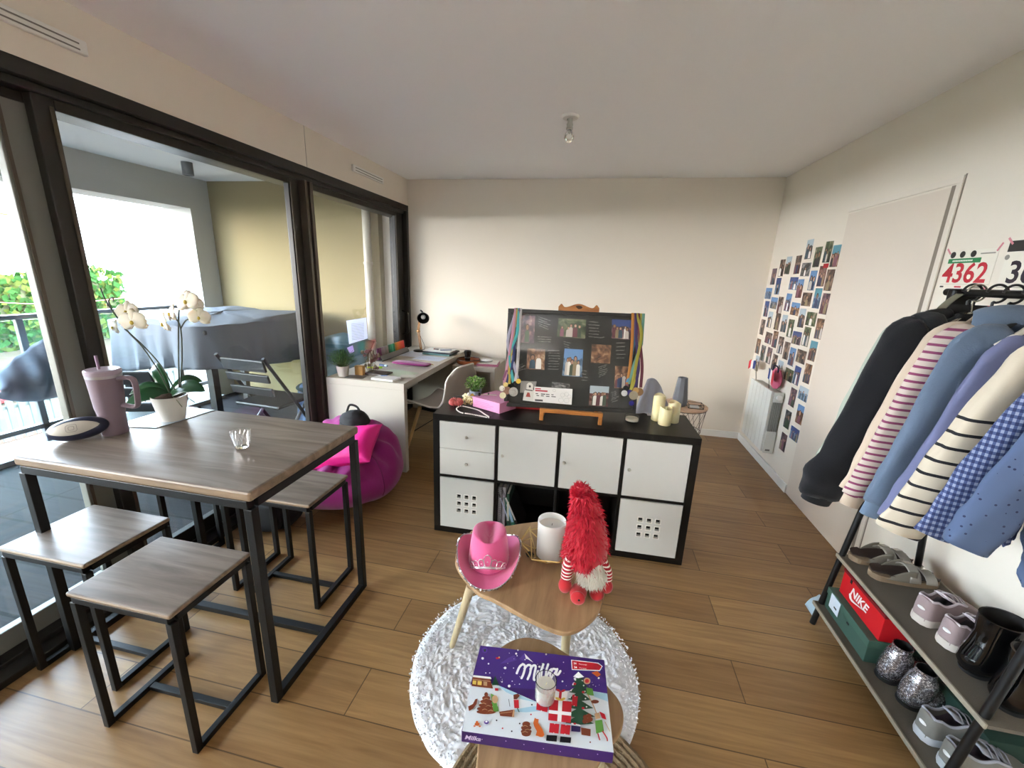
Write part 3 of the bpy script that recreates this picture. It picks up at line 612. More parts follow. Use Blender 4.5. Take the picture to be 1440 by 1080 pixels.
for sx_ in (-1, 1):
    for sy_ in (-1, 1): MB().tube([(sx_*.13, sy_*.12, .425), (sx_*.215, sy_*.22, 0)], [.017, .011], 12).build('leg', m_beech, t, smooth=True)
MB().tube([(-.17, -.17, .20), (0, 0, .34), (.17, .17, .20)], .004, 6).tube([(.17, -.17, .20), (0, 0, .34), (-.17, .17, .20)], .004, 6).box(-.12, .12, -.12, .12, .40, .425).build('brace', m_black, t)

# ---------------------------------------------------------------- bean bag
m_bean = mat('magenta_bean_fabric', '#8f1f70', .75, bump=.3, bscale=14, sheen=.2, spec=.3)
BX, BY = -1.625, 2.36
t = thing('bean_bag', 'magenta bean bag slumped between bar table and desk', 'bean bag', (BX, BY, 0))
def bean_pt(d):
    a = math.atan2(d.y, d.x); k = 1+.03*math.sin(3*a+1)*abs(d.z)+.04*nz3(d, 2.2, 3)
    q = Vector((d.x*.405*k, d.y*.385*k, .205+d.z*.215*k)); top_ = max(0, d.z)
    back = max(0, min(1, (q.y+.10)/.34)); q.z += top_*(.155*back*back*(3-2*back)+.04*abs(d.x)) - top_*.05*math.exp(-((q.x)**2+(q.y+.12)**2)/.03)
    cr_ = math.sin(a*13+2.5*nz3(d, 3, 7))*math.exp(-((d.z-.62)/.28)**2); q += Vector((d.x, d.y, .5))*.018*cr_
    q.z += .022*nz3(q, 14, 4)*top_; q += Vector((d.x, d.y, 0))*.012*nz3(q, 9, 8)
    q.z = max(q.z, .002); q.y = min(q.y, .425); return q
mb = MB(); nu_, nv_ = 110, 60
mb.add([bean_pt(Vector((math.sin(math.pi*i/nv_)*math.cos(2*math.pi*j/nu_), math.sin(math.pi*i/nv_)*math.sin(2*math.pi*j/nu_), -math.cos(math.pi*i/nv_)))) for i in range(nv_+1) for j in range(nu_)], [(i*nu_+j, i*nu_+(j+1) % nu_, (i+1)*nu_+(j+1) % nu_, (i+1)*nu_+j) for i in range(nv_) for j in range(nu_)])
mb.build('bean_cover', m_bean, t, smooth=True, ang=180)
for aa in (-1.75, -.35):
    sm = []
    for i in range(18):
        ph = math.pi*(.16+.46*i/17); d = Vector((math.cos(aa)*math.sin(ph), math.sin(aa)*math.sin(ph), math.cos(ph))); sm.append(bean_pt(d)+d*.001)
    MB().tube(sm, .003, 6).build('seam', mat('magenta_seam', '#7a1a5e', .6), t, smooth=True)
def pillow(c, r, M=None):
    mb = MB(); c = Vector(c); M = M or Matrix(); n = 26
    for sg in (1, -1):
        def fn(u, v):
            x, y = u*2-1, v*2-1; k = 1-.10*(1-abs(x)**2)*abs(y)**3; j = 1-.10*(1-abs(y)**2)*abs(x)**3; t_ = (max(0, 1-abs(x)**2.6)*max(0, 1-abs(y)**2.6))**.5
            q = Vector((x*r[0]*j, y*r[1]*k, sg*r[2]*t_*(1+.14*nz3((x, y, sg), 2.5, 9)))); return c+(M @ q)
        mb.grid(fn if sg > 0 else (lambda u, v: fn(1-u, v)), n, n)
    return mb
o = pillow((-1.50, 2.24, .440), (.20, .16, .08), Matrix.Rotation(R_(12), 4, 'Z') @ Matrix.Rotation(R_(26), 4, 'X') @ Matrix.Rotation(R_(-14), 4, 'Y')).build('hot_pink_cushion', mat('hot_pink_fabric', '#e60a86', .6, bump=.1, bscale=80), smooth=True, ang=180); tag(o, 'hot pink cushion lying on the magenta bean bag', 'cushion')
t = thing('black_cloth_hat', 'black cloth hat resting on top of the bean bag behind the cushion', 'hat', (-1.60, 2.49, .520))  # black cloth hat with brim and strap
mc = mat('black_cloth', '#141317', .8, bump=.2, bscale=60)
MB().blob((0, 0, .0), (.105, .085, .075), 28, 16, 0, lambda d: (1+.10*nz3(d, 2.6, 4)) if d.z > -.2 else .9).build('crown', mc, t, smooth=True, ang=180)
MB().grid(lambda u, v: ((u-.5)*.15, -.06-.07*v*math.sin(u*math.pi)-.005, .0-.03*v), 14, 6).build('brim', mc, t, smooth=True, solid=.004)
MB().tube(smooth_path([(-.07, .02, .05), (-.05, .03, .10), (.0, .03, .095), (.03, .02, .07)]), .008, 8).build('strap', mc, t, smooth=True)

# ---------------------------------------------------------------- backpack behind the stool
t = thing('backpack', 'black backpack with pale blue towel on the floor under the table', 'bag', (-1.86, 1.96, 0), R_(10))
MB().blob((0, 0, .15), (.17, .11, .155), 32, 20, 0, lambda d: (abs(d.x)**4+abs(d.y)**4+abs(d.z)**4)**(-1/4.)*(1+.03*nz3(d, 4, 1))).build('bag_body', mc, t, smooth=True, ang=180)
MB().blob((0, -.115, .11), (.12, .03, .09), 24, 16, 0, lambda d: (abs(d.x)**4+abs(d.y)**4+abs(d.z)**4)**(-1/4.)).build('front_pocket', mc, t, smooth=True, ang=180)
MB().tube(smooth_path([(-.05, 0, .30), (-.04, 0, .335), (.04, 0, .335), (.05, 0, .30)]), .007, 8).build('handle', mc, t, smooth=True)
MB().sqbar((-.10, -.118, .20), (-.10, -.128, .05), .006).build('zip', mat('zip_metal', '#9a9a9a', .3, metal=.9), t)
def tw(u, v): return (-2.06+.17*u, 1.84+.10*v+.01*math.sin(u*9), .26+.035*math.sin(u*math.pi)-.10*(1-u)*(1)+.02*math.sin(v*8+u*4)-.04*v)
o = MB().grid(tw, 20, 12).build('striped_towel', bands('pale_blue_stripe_cloth', '#b8c4dd', '#8296bd', .03, .45, 'X'), smooth=True, solid=.012); tag(o, 'pale blue striped towel spilling from the black backpack', 'towel')

# ---------------------------------------------------------------- rugs
m_rug = mat('white_rug_pile', '#e6e6ea', .95, sheen=.2)
t = thing('fluffy_rug', 'round white fluffy rug under the coffee tables', 'rug', (-.165, 1.335, 0)); RR = .452
def rugz(x, y):
    wx, wy = x+.05*nz3((x, y, 0), 8, 3), y+.05*nz3((x, y, 0), 8, 9)
    return .024+.006*nz3((wx, wy, 0), 24, 2)+.010*(.5-abs(nz3((wx*1.0, wy*1.7, 0), 40, 5)))+.006*nz3((wx, wy*1.4, 0), 95, 7)
mb = MB(); nr, na = 120, 340; vs = []
for i in range(nr+1):
    r = RR*i/nr
    for j in range(na):
        a = 2*math.pi*j/na; e = 1+.012*nz3((math.cos(a)*6, math.sin(a)*6, 0), 1, 4); x, y = r*e*math.cos(a), r*e*math.sin(a)
        vs.append((x, y, rugz(x, y)*(1-(i/nr)**18) + .002))
mb.add(vs, [(i*na+j, i*na+(j+1) % na, (i+1)*na+(j+1) % na, (i+1)*na+j) for i in range(nr) for j in range(na)])
mb.build('rug_base', m_rug, t, smooth=True, ang=180)
random.seed(11); sm = []
for i in range(9000):
    r = RR*math.sqrt(random.random())*1.0; a = random.uniform(0, 6.283); x, y = r*math.cos(a), r*math.sin(a)
    fx, fy = nz3((x, y, 1), 9, 1), nz3((x, y, 2), 9, 6); sm.append(((x, y, rugz(x, y)*.9), (fx*2.6+.5*x/RR*(r/RR)**6*3, fy*2.6+.5*y/RR*(r/RR)**6*3, 1)))
o = tufts(MB(), sm, .010, .0028, droop=.9, spread=.6).build('pile', m_rug, t, smooth=True, ang=180); o['kind'] = 'stuff'
# braided jute rug
m_jute = mat('jute_fibre', '#8b7558', .95, bump=.6, bscale=260, var=.3, vscale=60)
t = thing('jute_rug', 'round braided jute mat in front of the low coffee table', 'rug', (.02, .84, .027))
mb = MB(); pts = []; turns = 17; JR = .345
for i in range(turns*60):
    q = i/(turns*60); a = 2*math.pi*turns*q; r = JR*q+.005; pts.append((r*math.cos(a), r*math.sin(a), .006+.0035*math.sin(i*2.1)))
mb.tube(pts, .0108, 6); mb.build('braid', m_jute, t, smooth=True)
random.seed(5); sm = [((JR*math.sqrt(random.random())*math.cos(a), JR*math.sqrt(random.random())*math.sin(a), .012), (0, 0, 1)) for a in [random.uniform(0, 6.28) for _ in range(2500)]]
o = tufts(MB(), sm, .012, .0012, spread=1.2).build('loose_fibres', m_jute, t); o['kind'] = 'stuff'
MB().lathe((0, 0, -.003), [(0, 0), (JR+.004, 0), (JR+.004, .008), (0, .008)], 60).build('jute_backing', m_jute, t)

# ---------------------------------------------------------------- coffee tables
m_ct = wood('light_ash_top', '#86694b', '#a3835f', '#b99a74', 'Y', .42, .7)
m_ctleg = wood('pale_ash_leg', '#a99878', '#c0b08e', '#cfc2a3', 'Z', .5)
HB, HL = .45, .37
def coffee(name, label, outline, h, legs, thick=.018):
    pts = smooth_loop(outline, 8); c = sum(pts, Vector())/len(pts)
    t = thing(name, label, 'coffee table', (c.x, c.y, 0), 0, 'nesting coffee tables')
    MB().prism([(p.x, p.y, h-thick) for p in pts], (0, 0, thick)).build('table_top', m_ct, t, world=True, bevel=.004)
    for a, b in legs: MB().tube([a, b], [.018, .012], 14).build('leg', m_ctleg, t, world=True, smooth=True)
    return t
ol = [at(u, v, z=HB) for u, v in [(668,829),(695,843),(729,862),(765,880),(796,889),(825,877),(844,855),(854,814),(853,785),(843,758),(815,738),(780,732),(740,735),(705,740)]]
ol += [Vector((-.43, 1.60, HB)), Vector((-.475, 1.47, HB)), Vector((-.455, 1.33, HB))]
lt = at(657, 832, z=HB-.018); 
coffee('coffee_table', 'rounded ash coffee table holding the pink hat and the gnome', ol, HB, [((lt.x+.005, lt.y+.035, HB-.018), (-.476, 1.346, .024)), ((-.005, 1.21, HB-.018), (-.005, 1.22, .026)), ((-.12, 1.60, HB-.018), (-.14, 1.70, .024))])
ol = [at(u, v, z=HL) for u, v in [(700,913),(721,900),(743,896),(771,903),(799,920),(832,940),(856,966),(871,985),(877,1006),(872,1030),(850,1058)]]
ol += [Vector((.05, .70, HL)), Vector((-.06, .62, HL)), Vector((-.17, .66, HL)), Vector((-.205, .78, HL)), Vector((-.235, .93, HL)), Vector((-.235, 1.03, HL))]
coffee('coffee_table', 'lower ash coffee table holding the purple chocolate box', ol, HL, [((.12, .93, HL-.018), (.135, 1.0, .043)), ((-.16, 1.02, HL-.018), (-.20, 1.09, .024)), ((-.10, .68, HL-.018), (-.14, .60, .043))])

# ---------------------------------------------------------------- things on the bar table
m_clear = pane_glass('clear_plastic')
def real_glass(name, col='#ffffff', rough=.0):
    return mat(name, col, rough, trans=1.0)
t = thing('travel_tumbler', 'lilac insulated tumbler with handle and straw', 'tumbler', (-1.900, 1.252, TZ)); t.scale = (1.12,)*3
m_lil = mat('lilac_enamel', '#7b6a75', .5)
MB().lathe((0, 0, 0), [(0, 0), (.036, 0), (.038, .004), (.038, .075), (.043, .10), (.0485, .205), (.049, .212)], 32).build('tumbler_body', m_lil, t, smooth=True)
MB().lathe((0, 0, 0), [(.0495, .2125), (.050, .222)], 32).build('steel_band', mat('brushed_steel', '#b5b0b5', .3, metal=.9), t, smooth=True)
MB().lathe((0, 0, 0), [(.049, .222), (.051, .226), (.051, .238), (.047, .242), (0, .242)], 32).build('lid', mat('pale_lilac_lid', '#a496a3', .3), t, smooth=True)
MB().tube(smooth_path([(.044, .012, .208), (.085, .02, .212), (.100, .024, .195), (.098, .024, .13), (.088, .022, .105), (.043, .012, .108)]), .011, 10, flat=.7).build('handle', m_lil, t, smooth=True)
MB().tube([(-.002, -.008, .235), (-.010, -.004, .290)], .0045, 10).build('straw', mat('purple_straw', '#8f7190', .3), t, smooth=True)
# small oval ball
t = thing('rugby_ball', 'small navy and cream rugby ball beside the tumbler', 'ball', (-1.945, 1.16, TZ+.002))
Mb = Matrix.Rotation(R_(36), 4, 'Z') @ Matrix.Rotation(R_(-8), 4, 'Y')
MB().blob((0, 0, .045), (.095, .044, .044), 36, 20, 0, lambda d: 1-.06*abs(d.x)**3 if False else 1, Mb).build('ball_cover', mat('navy_ball', '#20243c', .35), t, smooth=True)
def bpatch(th0, name, m, w=.62, e=1.012):
    def fn(u, v):
        X = (u-.5)*2*.078; r = .044*math.sqrt(max(0, 1-(X/.095)**2))*e; a = th0+(v-.5)*2*w*math.sqrt(max(0, 1-(X/.078)**2)); return tuple(Vector((0, 0, .045))+(Mb @ Vector((X, r*math.cos(a), r*math.sin(a)))))
    return MB().grid(fn, 24, 9).build(name, m, t, smooth=True)
pc = mat('cream_panel', '#b7b2a8', .5)
bpatch(R_(158), 'cream_panel', pc); bpatch(R_(40), 'cream_panel', pc); bpatch(R_(-82), 'cream_panel', pc)
em = MB(); 
for q in range(1, 3):
    pts = []
    for i in range(20):
        a = 2*math.pi*i/20; X = .006*q*1.4*math.copysign(abs(math.cos(a))**.5, math.cos(a)); A_ = R_(158)+.16*q*math.copysign(abs(math.sin(a))**.5, math.sin(a)); r = .0450
        pts.append(Vector((0, 0, .045))+(Mb @ Vector((X, r*math.cos(A_), r*math.sin(A_)))))
    em.tube(pts, .0006, 5, closed=True)
em.build('emblem', mat('emblem_grey', '#6a6670', .5), t)
# placemat
o = MB().prism([(-1.985, 1.30, TZ+.0005), (-1.80, 1.335, TZ+.0005), (-1.775, 1.598, TZ+.0005), (-1.985, 1.598, TZ+.0005)], (0, 0, .003)).build('place_mat', mat('glossy_white_mat', '#c9d8e6', .12), bevel=.001); tag(o, 'glossy white mat lying under the orchid pot', 'mat')
# orchid
t = thing('potted_orchid', 'white orchid in a white ceramic pot on the bar table', 'plant', (-1.835, 1.44, TZ+.0035)); OP = Vector((-1.835, 1.44, TZ+.0035))
m_pot = mat('white_glazed_pot', '#dcdad4', .2)
MB().lathe((0, 0, 0), [(0, 0), (.044, 0), (.049, .01), (.066, .105), (.066, .112), (.062, .112), (.061, .093), (0, .091)], 36).build('pot', m_pot, t, smooth=True)
mb = MB().blob((0, 0, .096), (.058, .058, .024), 28, 14, 0, lambda d: 1+.14*nz3(d, 6, 2)); mb.build('bark', mat('orchid_bark', '#3d2c20', .9, bump=.5, bscale=60), t, smooth=True)
m_leaf = mat('dark_orchid_leaf', '#1f4a2a', .28, var=.15, vscale=10)
def leaf(mb, base, ang, L, w, rise, droop, m=0, fold=.25, n=14):
    base = Vector(base); d = Vector((math.cos(ang), math.sin(ang), 0)); s_ = Vector((-d.y*.62, d.x*.62, .78*(1 if d.x > 0 else -1)))
    def fn(u, v):
        c = (u-.5)*2; ww = w*math.sin(math.pi*min(1, .08+v*.92))**.6*(1-.15*v) if v < 1 else 0
        z = rise*math.sin(v*math.pi*.55)*1.1 - droop*v**2.2
        return tuple(base + d*(L*v) + s_*(c*ww) + Vector((0, 0, z + fold*abs(c)*ww)))
    return mb.grid(fn, 5, n)
for a, L, w, r_, dr_ in ((4, .185, .036, .060, .030), (160, .175, .034, .125, .055), (196, .165, .032, .05, .05), (222, .16, .034, .03, .070), (60, .13, .030, .07, .03)):
    leaf(MB(), (0, 0, .108), R_(a), L, w, r_, dr_).build('leaf', m_leaf, t, smooth=True, solid=.0022, ang=180)
m_stem = mat('orchid_stem', '#3a4030', .5)
def opl(u, v, dy=0): return at(u, v, y=1.44+dy)
stems = [[(252, 545), (251, 500), (251, 455), (252, 433)], [(254, 545), (256, 500), (254, 462), (247, 448), (240, 447)], [(254, 462), (262, 450), (272, 448)],
         [(238, 550), (222, 520), (200, 488), (183, 470), (172, 455)], [(246, 548), (226, 514), (205, 490), (186, 472), (176, 463)], [(176, 463), (163, 444), (150, 425), (141, 405)], [(160, 440), (153, 424), (158, 418), (160, 424)]]
for i, s_ in enumerate(stems):
    pts = [opl(u, v, .01*math.sin(i+j)) for j, (u, v) in enumerate(s_)]
    if s_[0][1] > 540: pts[0] = OP+Vector((pts[0].x-OP.x, .0, .085)) if False else pts[0]
    MB().tube(smooth_path(pts, 5), .0027, 8).build('stem', m_stem, t, world=True, smooth=True)
for a in (-20, 30, 170): MB().tube(smooth_path([(0, 0, .09), (.05*math.cos(R_(a)), .05*math.sin(R_(a)), .11), (.10*math.cos(R_(a)), .08*math.sin(R_(a)), .075)]), .0016, 6).build('air_root', mat('air_root', '#7d8468', .7), t, smooth=True)
m_pet = mat('orchid_petal', '#e9e2d2', .6, sss=.3); m_lip = mat('orchid_lip', '#c9b04a', .5)
def orchid_flower(p, facing, s_=1.0):
    f = Vector(facing).normalized(); M = Matrix.Translation(p) @ f.to_track_quat('Z', 'Y').to_matrix().to_4x4() @ Matrix.Rotation(random.uniform(-.3, .3), 4, 'Z')
    mb = MB()
    def petal(a, L, w, tilt):
        def fn(u, v):
            c = (u-.5)*2; ww = w*math.sin(math.pi*min(1, .10+v*.86))**.7; x = L*v; z = tilt*v*v*.02+.004*math.cos(c*2)-.006*v*v
            q = Vector((x*math.cos(a)-c*ww*math.sin(a), x*math.sin(a)+c*ww*math.cos(a), z)); return tuple(M @ (q*s_))
        mb.grid(fn, 7, 8)
    for a in (90, 210, 330): petal(R_(a), .043, .017, -.2)
    for a in (8, 172): petal(R_(a), .043, .029, .2)
    fl = mb.build('flower', m_pet, t, world=True, smooth=True, solid=.0006, ang=180)
    MB().blob(M @ Vector((0, -.004*s_, .006)), (.0055*s_, .0055*s_, .0075*s_), 10, 8).build('lip', m_lip, fl, world=True, smooth=True)
random.seed(21)
for (u, v, fc, s_, dy) in [(160, 455+5, (-.3, -1, .1), .8, .0), (178, 438, (.3, -1, .2), 1.1, -.02), (186, 452, (.35, -1, 0), 1.25, -.03), (171, 452, (-.4, -.9, .1), .9, .01), (151, 428, (-.6, -.8, .2), .6, .02),
                           (240, 441, (-.5, -1, .2), 1.0, 0), (262, 424, (.1, -1, .35), 1.15, -.01), (254, 419, (-.3, -.9, .5), .95, .02), (230, 455, (-.5, -1, -.1), 1.1, -.01), (280, 446, (.6, -.9, 0), .95, .0), (270, 428, (.5, -.9, .3), 1.0, .01)]:
    orchid_flower(opl(u, v, dy), fc, s_)
# small glass tumbler
t = thing('drinking_glass', 'small patterned clear glass alone on the bar table', 'glass', (-1.31, 1.27, TZ))
gm = mat('clear_glass', '#ffffff', .0, trans=1.0)
mb = MB(); n = 32; prof = [(.0, 0), (.021, 0), (.024, .004), (.036, .068), (.0345, .068), (.0225, .010), (0, .009)]; mb.lathe((0, 0, 0), prof, n)
for i in range(14):
    a = 2*math.pi*i/14; mb.tube([(.0250*math.cos(a), .0250*math.sin(a), .010), (.031*math.cos(a+.3), .031*math.sin(a+.3), .04), (.0345*math.cos(a+.1), .0345*math.sin(a+.1), .058)], .0009, 5)
mb.build('glass_wall', gm, t, smooth=True)

# ---------------------------------------------------------------- on the cube shelf : easel, framed memory board
ZK = KH
BL, BR = Vector((-.487, 2.285, .800)), Vector((.277, 2.385, .800)); TL = Vector((-.483, 2.385, 1.363))
ex = (BR-BL).normalized(); ez = (TL-BL); ez = (ez-ex*ez.dot(ex)).normalized(); en = ez.cross(ex)*-1
if en.y > 0: en = -en     # towards the room
FW, FH = (BR-BL).length, (TL-BL).length
FM = Matrix((ex, -en, ez)).transposed().to_4x4(); FM.translation = BL    # local x right, y into the board, z up
def onb(u, v, off=0):
    d = CF*FPX + CR*(u-720) + CU*(540-v); o = Vector((0, 0, CAMH)); n_ = -en; t_ = ((BL-o).dot(n_)-off)/d.dot(n_) if False else ((BL+en*off-o).dot(n_))/d.dot(n_); return o+d*t_
t = thing('wooden_easel', 'small wooden easel with carved top carrying the black photo board', 'easel', (-.09, 2.40, ZK)); m_eas = wood('honey_pine', '#7c4a22', '#a2672f', '#b97b40', 'X', .4)
def EB(p, q, w, d, nm): MB().sqbar(p, q, w, 0, d).build(nm, m_eas, t, world=True, bevel=.003)
fL, fR = Vector((-.250, 2.222, ZK+.001)), Vector((.072, 2.262, ZK+.001))
lL, lR = at(763, 577, y=2.235), at(845, 584, y=2.275)
lz = .836
led = MB(); a_, b_ = Vector((-.262, 2.206, lz-.012)), Vector((.086, 2.226, lz-.012)); 
led.sqbar(a_, b_, .022, 0, .022); led.build('ledge', m_eas, t, world=True, bevel=.003)
for p in ((-.250, 2.206), (.074, 2.226)):
    MB().box(p[0]-.011, p[0]+.011, p[1]-.011, p[1]+.011, ZK+.0005, lz-.020).build('foot', m_eas, t, world=True, bevel=.003)
    MB().sqbar((p[0], p[1]+.010, ZK+.018), (p[0], 2.40, ZK+.018), .018).build('side_arm', m_eas, t, world=True, bevel=.003)
for sx_ in (-.225, .052): MB().sqbar((sx_, 2.366+(sx_+.225)*.13, ZK+.012), (sx_*.35-.06, 2.480+(sx_+.225)*.05, 1.375), .020).build('upright', m_eas, t, world=True, bevel=.003)
MB().sqbar((-.09, 2.512, ZK+.002), (-.095, 2.500, 1.30), .016).build('back_leg', m_eas, t, world=True, bevel=.003)
cr = []
for i in range(41):
    s_ = (i/40-.5)*2; z = .030+.022*math.cos(s_*2.2)**2*(abs(s_) < .72)+(.020*math.exp(-((abs(s_)-.86)/.10)**2)); cr.append((s_*.118, 0, z))
prof = [(-.118, 0, -.03)]+cr+[(.118, 0, -.03)]
MT = Matrix.Translation(Vector((-.098, 2.462, 1.352))) @ Matrix.Rotation(math.atan2(ex.y, ex.x), 4, 'Z') @ Matrix.Rotation(R_(-9), 4, 'X')
MB().prism([MT @ Vector(p) for p in prof], MT.to_3x3() @ Vector((0, .018, 0))).build('carved_head', m_eas, t, world=True, bevel=.002)
MB().lathe(MT @ Vector((0, -.001, .032)), [(0, -.001), (.020, -.001), (.020, .001)], 20, sy_=1, M=Matrix.Rotation(R_(90), 4, 'X') @ Matrix.Scale(.5, 4, (0, 1, 0))).build('head_cutout', mat('dark_wood_hole', '#3b2413', .8), t, world=True)

t = thing('photo_board', 'black framed board of photographs and white handwriting leaning on the easel', 'picture frame', (-.10, 2.32, .80))
fb = MB(); fw = .022
def FB(x0, x1, y0, y1, z0, z1, m=0, mb=None):
    c = [FM @ Vector((x, y, z)) for x, y, z in [(x0,y0,z0),(x1,y0,z0),(x1,y1,z0),(x0,y1,z0),(x0,y0,z1),(x1,y0,z1),(x1,y1,z1),(x0,y1,z1)]]
    (mb or fb).add(c, [(0,3,2,1),(4,5,6,7),(0,1,5,4),(1,2,6,5),(2,3,7,6),(3,0,4,7)], m)
FB(0, FW, -.002, .022, 0, fw); FB(0, FW, -.002, .022, FH-fw, FH); FB(0, fw, -.002, .022, fw, FH-fw); FB(FW-fw, FW, -.002, .022, fw, FH-fw)
fb.build('frame', mat('black_frame', '#0e0d0d', .35), t, world=True, bevel=.002)
bb_ = MB(); FB(fw, FW-fw, .008, .02, fw, FH-fw, 0, bb_); board = bb_.build('black_board', mat('black_card', '#262624', .7), t, world=True)
gp = MB(); FB(fw, FW-fw, .0035, .005, fw, FH-fw, 0, gp); gp.build('front_glass', pane_glass('frame_glass', refl=.3), t, world=True)
def quad_on_board(pix, off, th, mb, m=0):
    mb.prism([onb(u, v, -off) for u, v in pix], en*th, m)
def c6(x, y): return (690+x/4.5, 410+y/4.5)
pics = [([(192,150),(282,153),(274,328),(184,322)], 3, None, 'picture of a long haired person in a white top'), ([(430,168),(605,178),(598,298),(420,285)], 2, None, 'picture of a crowd outdoors'),
        ([(768,175),(893,182),(885,305),(765,295)], 3, 'deep blue top', 'group picture under a deep blue top'), ([(233,360),(345,366),(340,496),(226,490)], 4, None, 'picture of people in orange and white'),
        ([(468,360),(585,368),(577,541),(452,532)], 1, 'blue sky', 'group picture under a blue sky'), ([(640,332),(764,340),(755,456),(633,450)], 4, None, 'sepia group picture'), ([(630,595),(750,602),(740,728),(620,720)], 6, 'pale sky', 'group picture in front of a pale sky'),
        ([(788,470),(880,476),(872,615),(782,610)], 4, None, 'dark golden picture half behind the ribbons'), ([(388,570),(500,585),(500,612),(385,605)], 5, None, 'narrow grey picture')]
for pix, pal, sky, lab in pics:
    q = MB(); quad_on_board([c6(*p) for p in pix], .0075, .0008, q); rnd = random.Random(pix[0][0]); n_ = 1 if 'long haired' in lab else (2 if 'orange' in lab else (0 if 'narrow' in lab or 'sepia' in lab else 5)); lv_ = [0]
    def place(u, v): return onb(*c6(*[(pix[0][i]*(1-u)+pix[1][i]*u)*v+(pix[3][i]*(1-u)+pix[2][i]*u)*(1-v) for i in (0, 1)]), -.0066)
    def pz(pts, m): lv_[0] += 1; q.prism([p+en*(.00004*lv_[0]) for p in pts], en*.00003, m)
    figures(place, pix[1][0]-pix[0][0], pix[3][1]-pix[0][1], n_, rnd, 1, pz)
    o = q.build('picture', [picture_mat('b', pal, sky, 'Z', 'X')]+[mat('fig_'+c[1:], c, .4) for c in FIGC], board, world=True); o['label'] = lab
sc_ = MB(); random.seed(4)
def scrib(x0, y0, x1, y1, rows, slant=0):
    for r_ in range(rows):
        yy = y0+(y1-y0)*r_/max(1, rows-1); xa = x0+random.uniform(0, 8); xb = x1-random.uniform(0, 22); pts = []
        k_ = int((xb-xa)/2.6)
        for i in range(k_):
            if random.random() < .12 and len(pts) > 3: sc_.tube(pts, .0008, 4); pts = []; continue
            f = i/k_; pts.append(onb(*c6(xa+(xb-xa)*f, yy+slant*f+2.6*math.sin(i*1.9)+random.uniform(-1.6, 1.6)), -.0068))
        if len(pts) > 2: sc_.tube(pts, .0008, 4)
for a in [(300,160,385,215,5,26),(295,285,390,315,3,4),(460,315,520,345,3,14),(360,372,450,490,8,2),(618,190,700,285,6,6),(790,325,860,420,5,0),(680,480,750,540,6,-18),(690,295,735,298,1,-10),(175,470,225,500,4,-14),(570,500,620,560,4,4),(760,640,820,700,6,-14)]: scrib(*a)
sc_.build('handwriting', mat('white_ink', '#a8a8a2', .8), board, world=True)
# ticket and tag tucked in the lower corner of the board
o = MB(); quad_on_board([c6(*p) for p in [(276,601),(518,617),(512,716),(268,696)]], -.003, .001, o); tk = o.build('race_ticket', mat('ticket_white', '#dcdad8', .5)); tag(tk, 'white printed ticket tucked in the lower left of the photo board', 'ticket')
tp = MB()
for (x0, y0, x1, y1, m) in [(282,610,318,617,0),(282,621,360,630,0),(284,643,300,648,1),(318,645,345,651,1),(350,648,372,653,1),(384,650,398,655,1),(290,655,306,660,1),(318,657,336,662,1),(350,660,372,665,1),(384,662,412,667,1),(280,681,330,692,1)]:
    quad_on_board([c6(x0, y0), c6(x1, y0+(x1-x0)*.07), c6(x1, y1+(x1-x0)*.07), c6(x0, y1)], -.0042, .0003, tp, m)
for cx_, cy_, r_ in [(402,626,9),(455,655,14),(480,650,14),(445,688,16),(480,690,16),(497,665,12)]:
    tp.tube([onb(*c6(cx_+r_*math.cos(a*math.pi/6), cy_+r_*math.sin(a*math.pi/6)*.9), .0045) for a in range(12)], .0005, 4, closed=True, m=2)
INV[tk.name] = Matrix.Translation(tk.location).inverted()
tp.build('ticket_print', [mat('print_red', '#b03040', .6), mat('print_black', '#38383a', .6), mat('print_grey', '#8a8a8c', .6)], tk, world=True)
o = MB(); quad_on_board([c6(*p) for p in [(213,628),(226,622),(228,588),(240,576),(256,576),(268,590),(268,622),(278,630),(270,696),(203,688)]], -.002, .0012, o); tg = o.build('paper_tag', mat('tag_white', '#cfcdc8', .6)); tag(tg, 'white door hanger shaped tag beside the ticket on the board', 'tag')
INV[tg.name] = Matrix.Translation(tg.location).inverted()
tp = MB(); quad_on_board([c6(*p) for p in [(232,638),(246,640),(252,668),(222,665)]], -.0035, .0004, tp, 0); quad_on_board([c6(*p) for p in [(222,618),(266,624),(266,630),(222,624)]], -.0035, .0004, tp, 1)
tp.prism([onb(*c6(248+7*math.cos(a*.52), 600+8*math.sin(a*.52)), .0035) for a in range(12)], en*.0004, 1)
tp.build('tag_print', [mat('tag_red', '#9a4038', .6), MATS['print_black']], tg, world=True)
o = MB(); quad_on_board([c6(*p) for p in [(190,565),(292,568),(285,600),(215,640),(185,640)]], -.0005, .0008, o); tag(o.build('foil_sheet', mat('silver_foil', '#8f8d8a', .3, metal=.6, bump=.6, bscale=70)), 'crumpled grey foil wrapper tucked behind the white tag', 'wrapper')
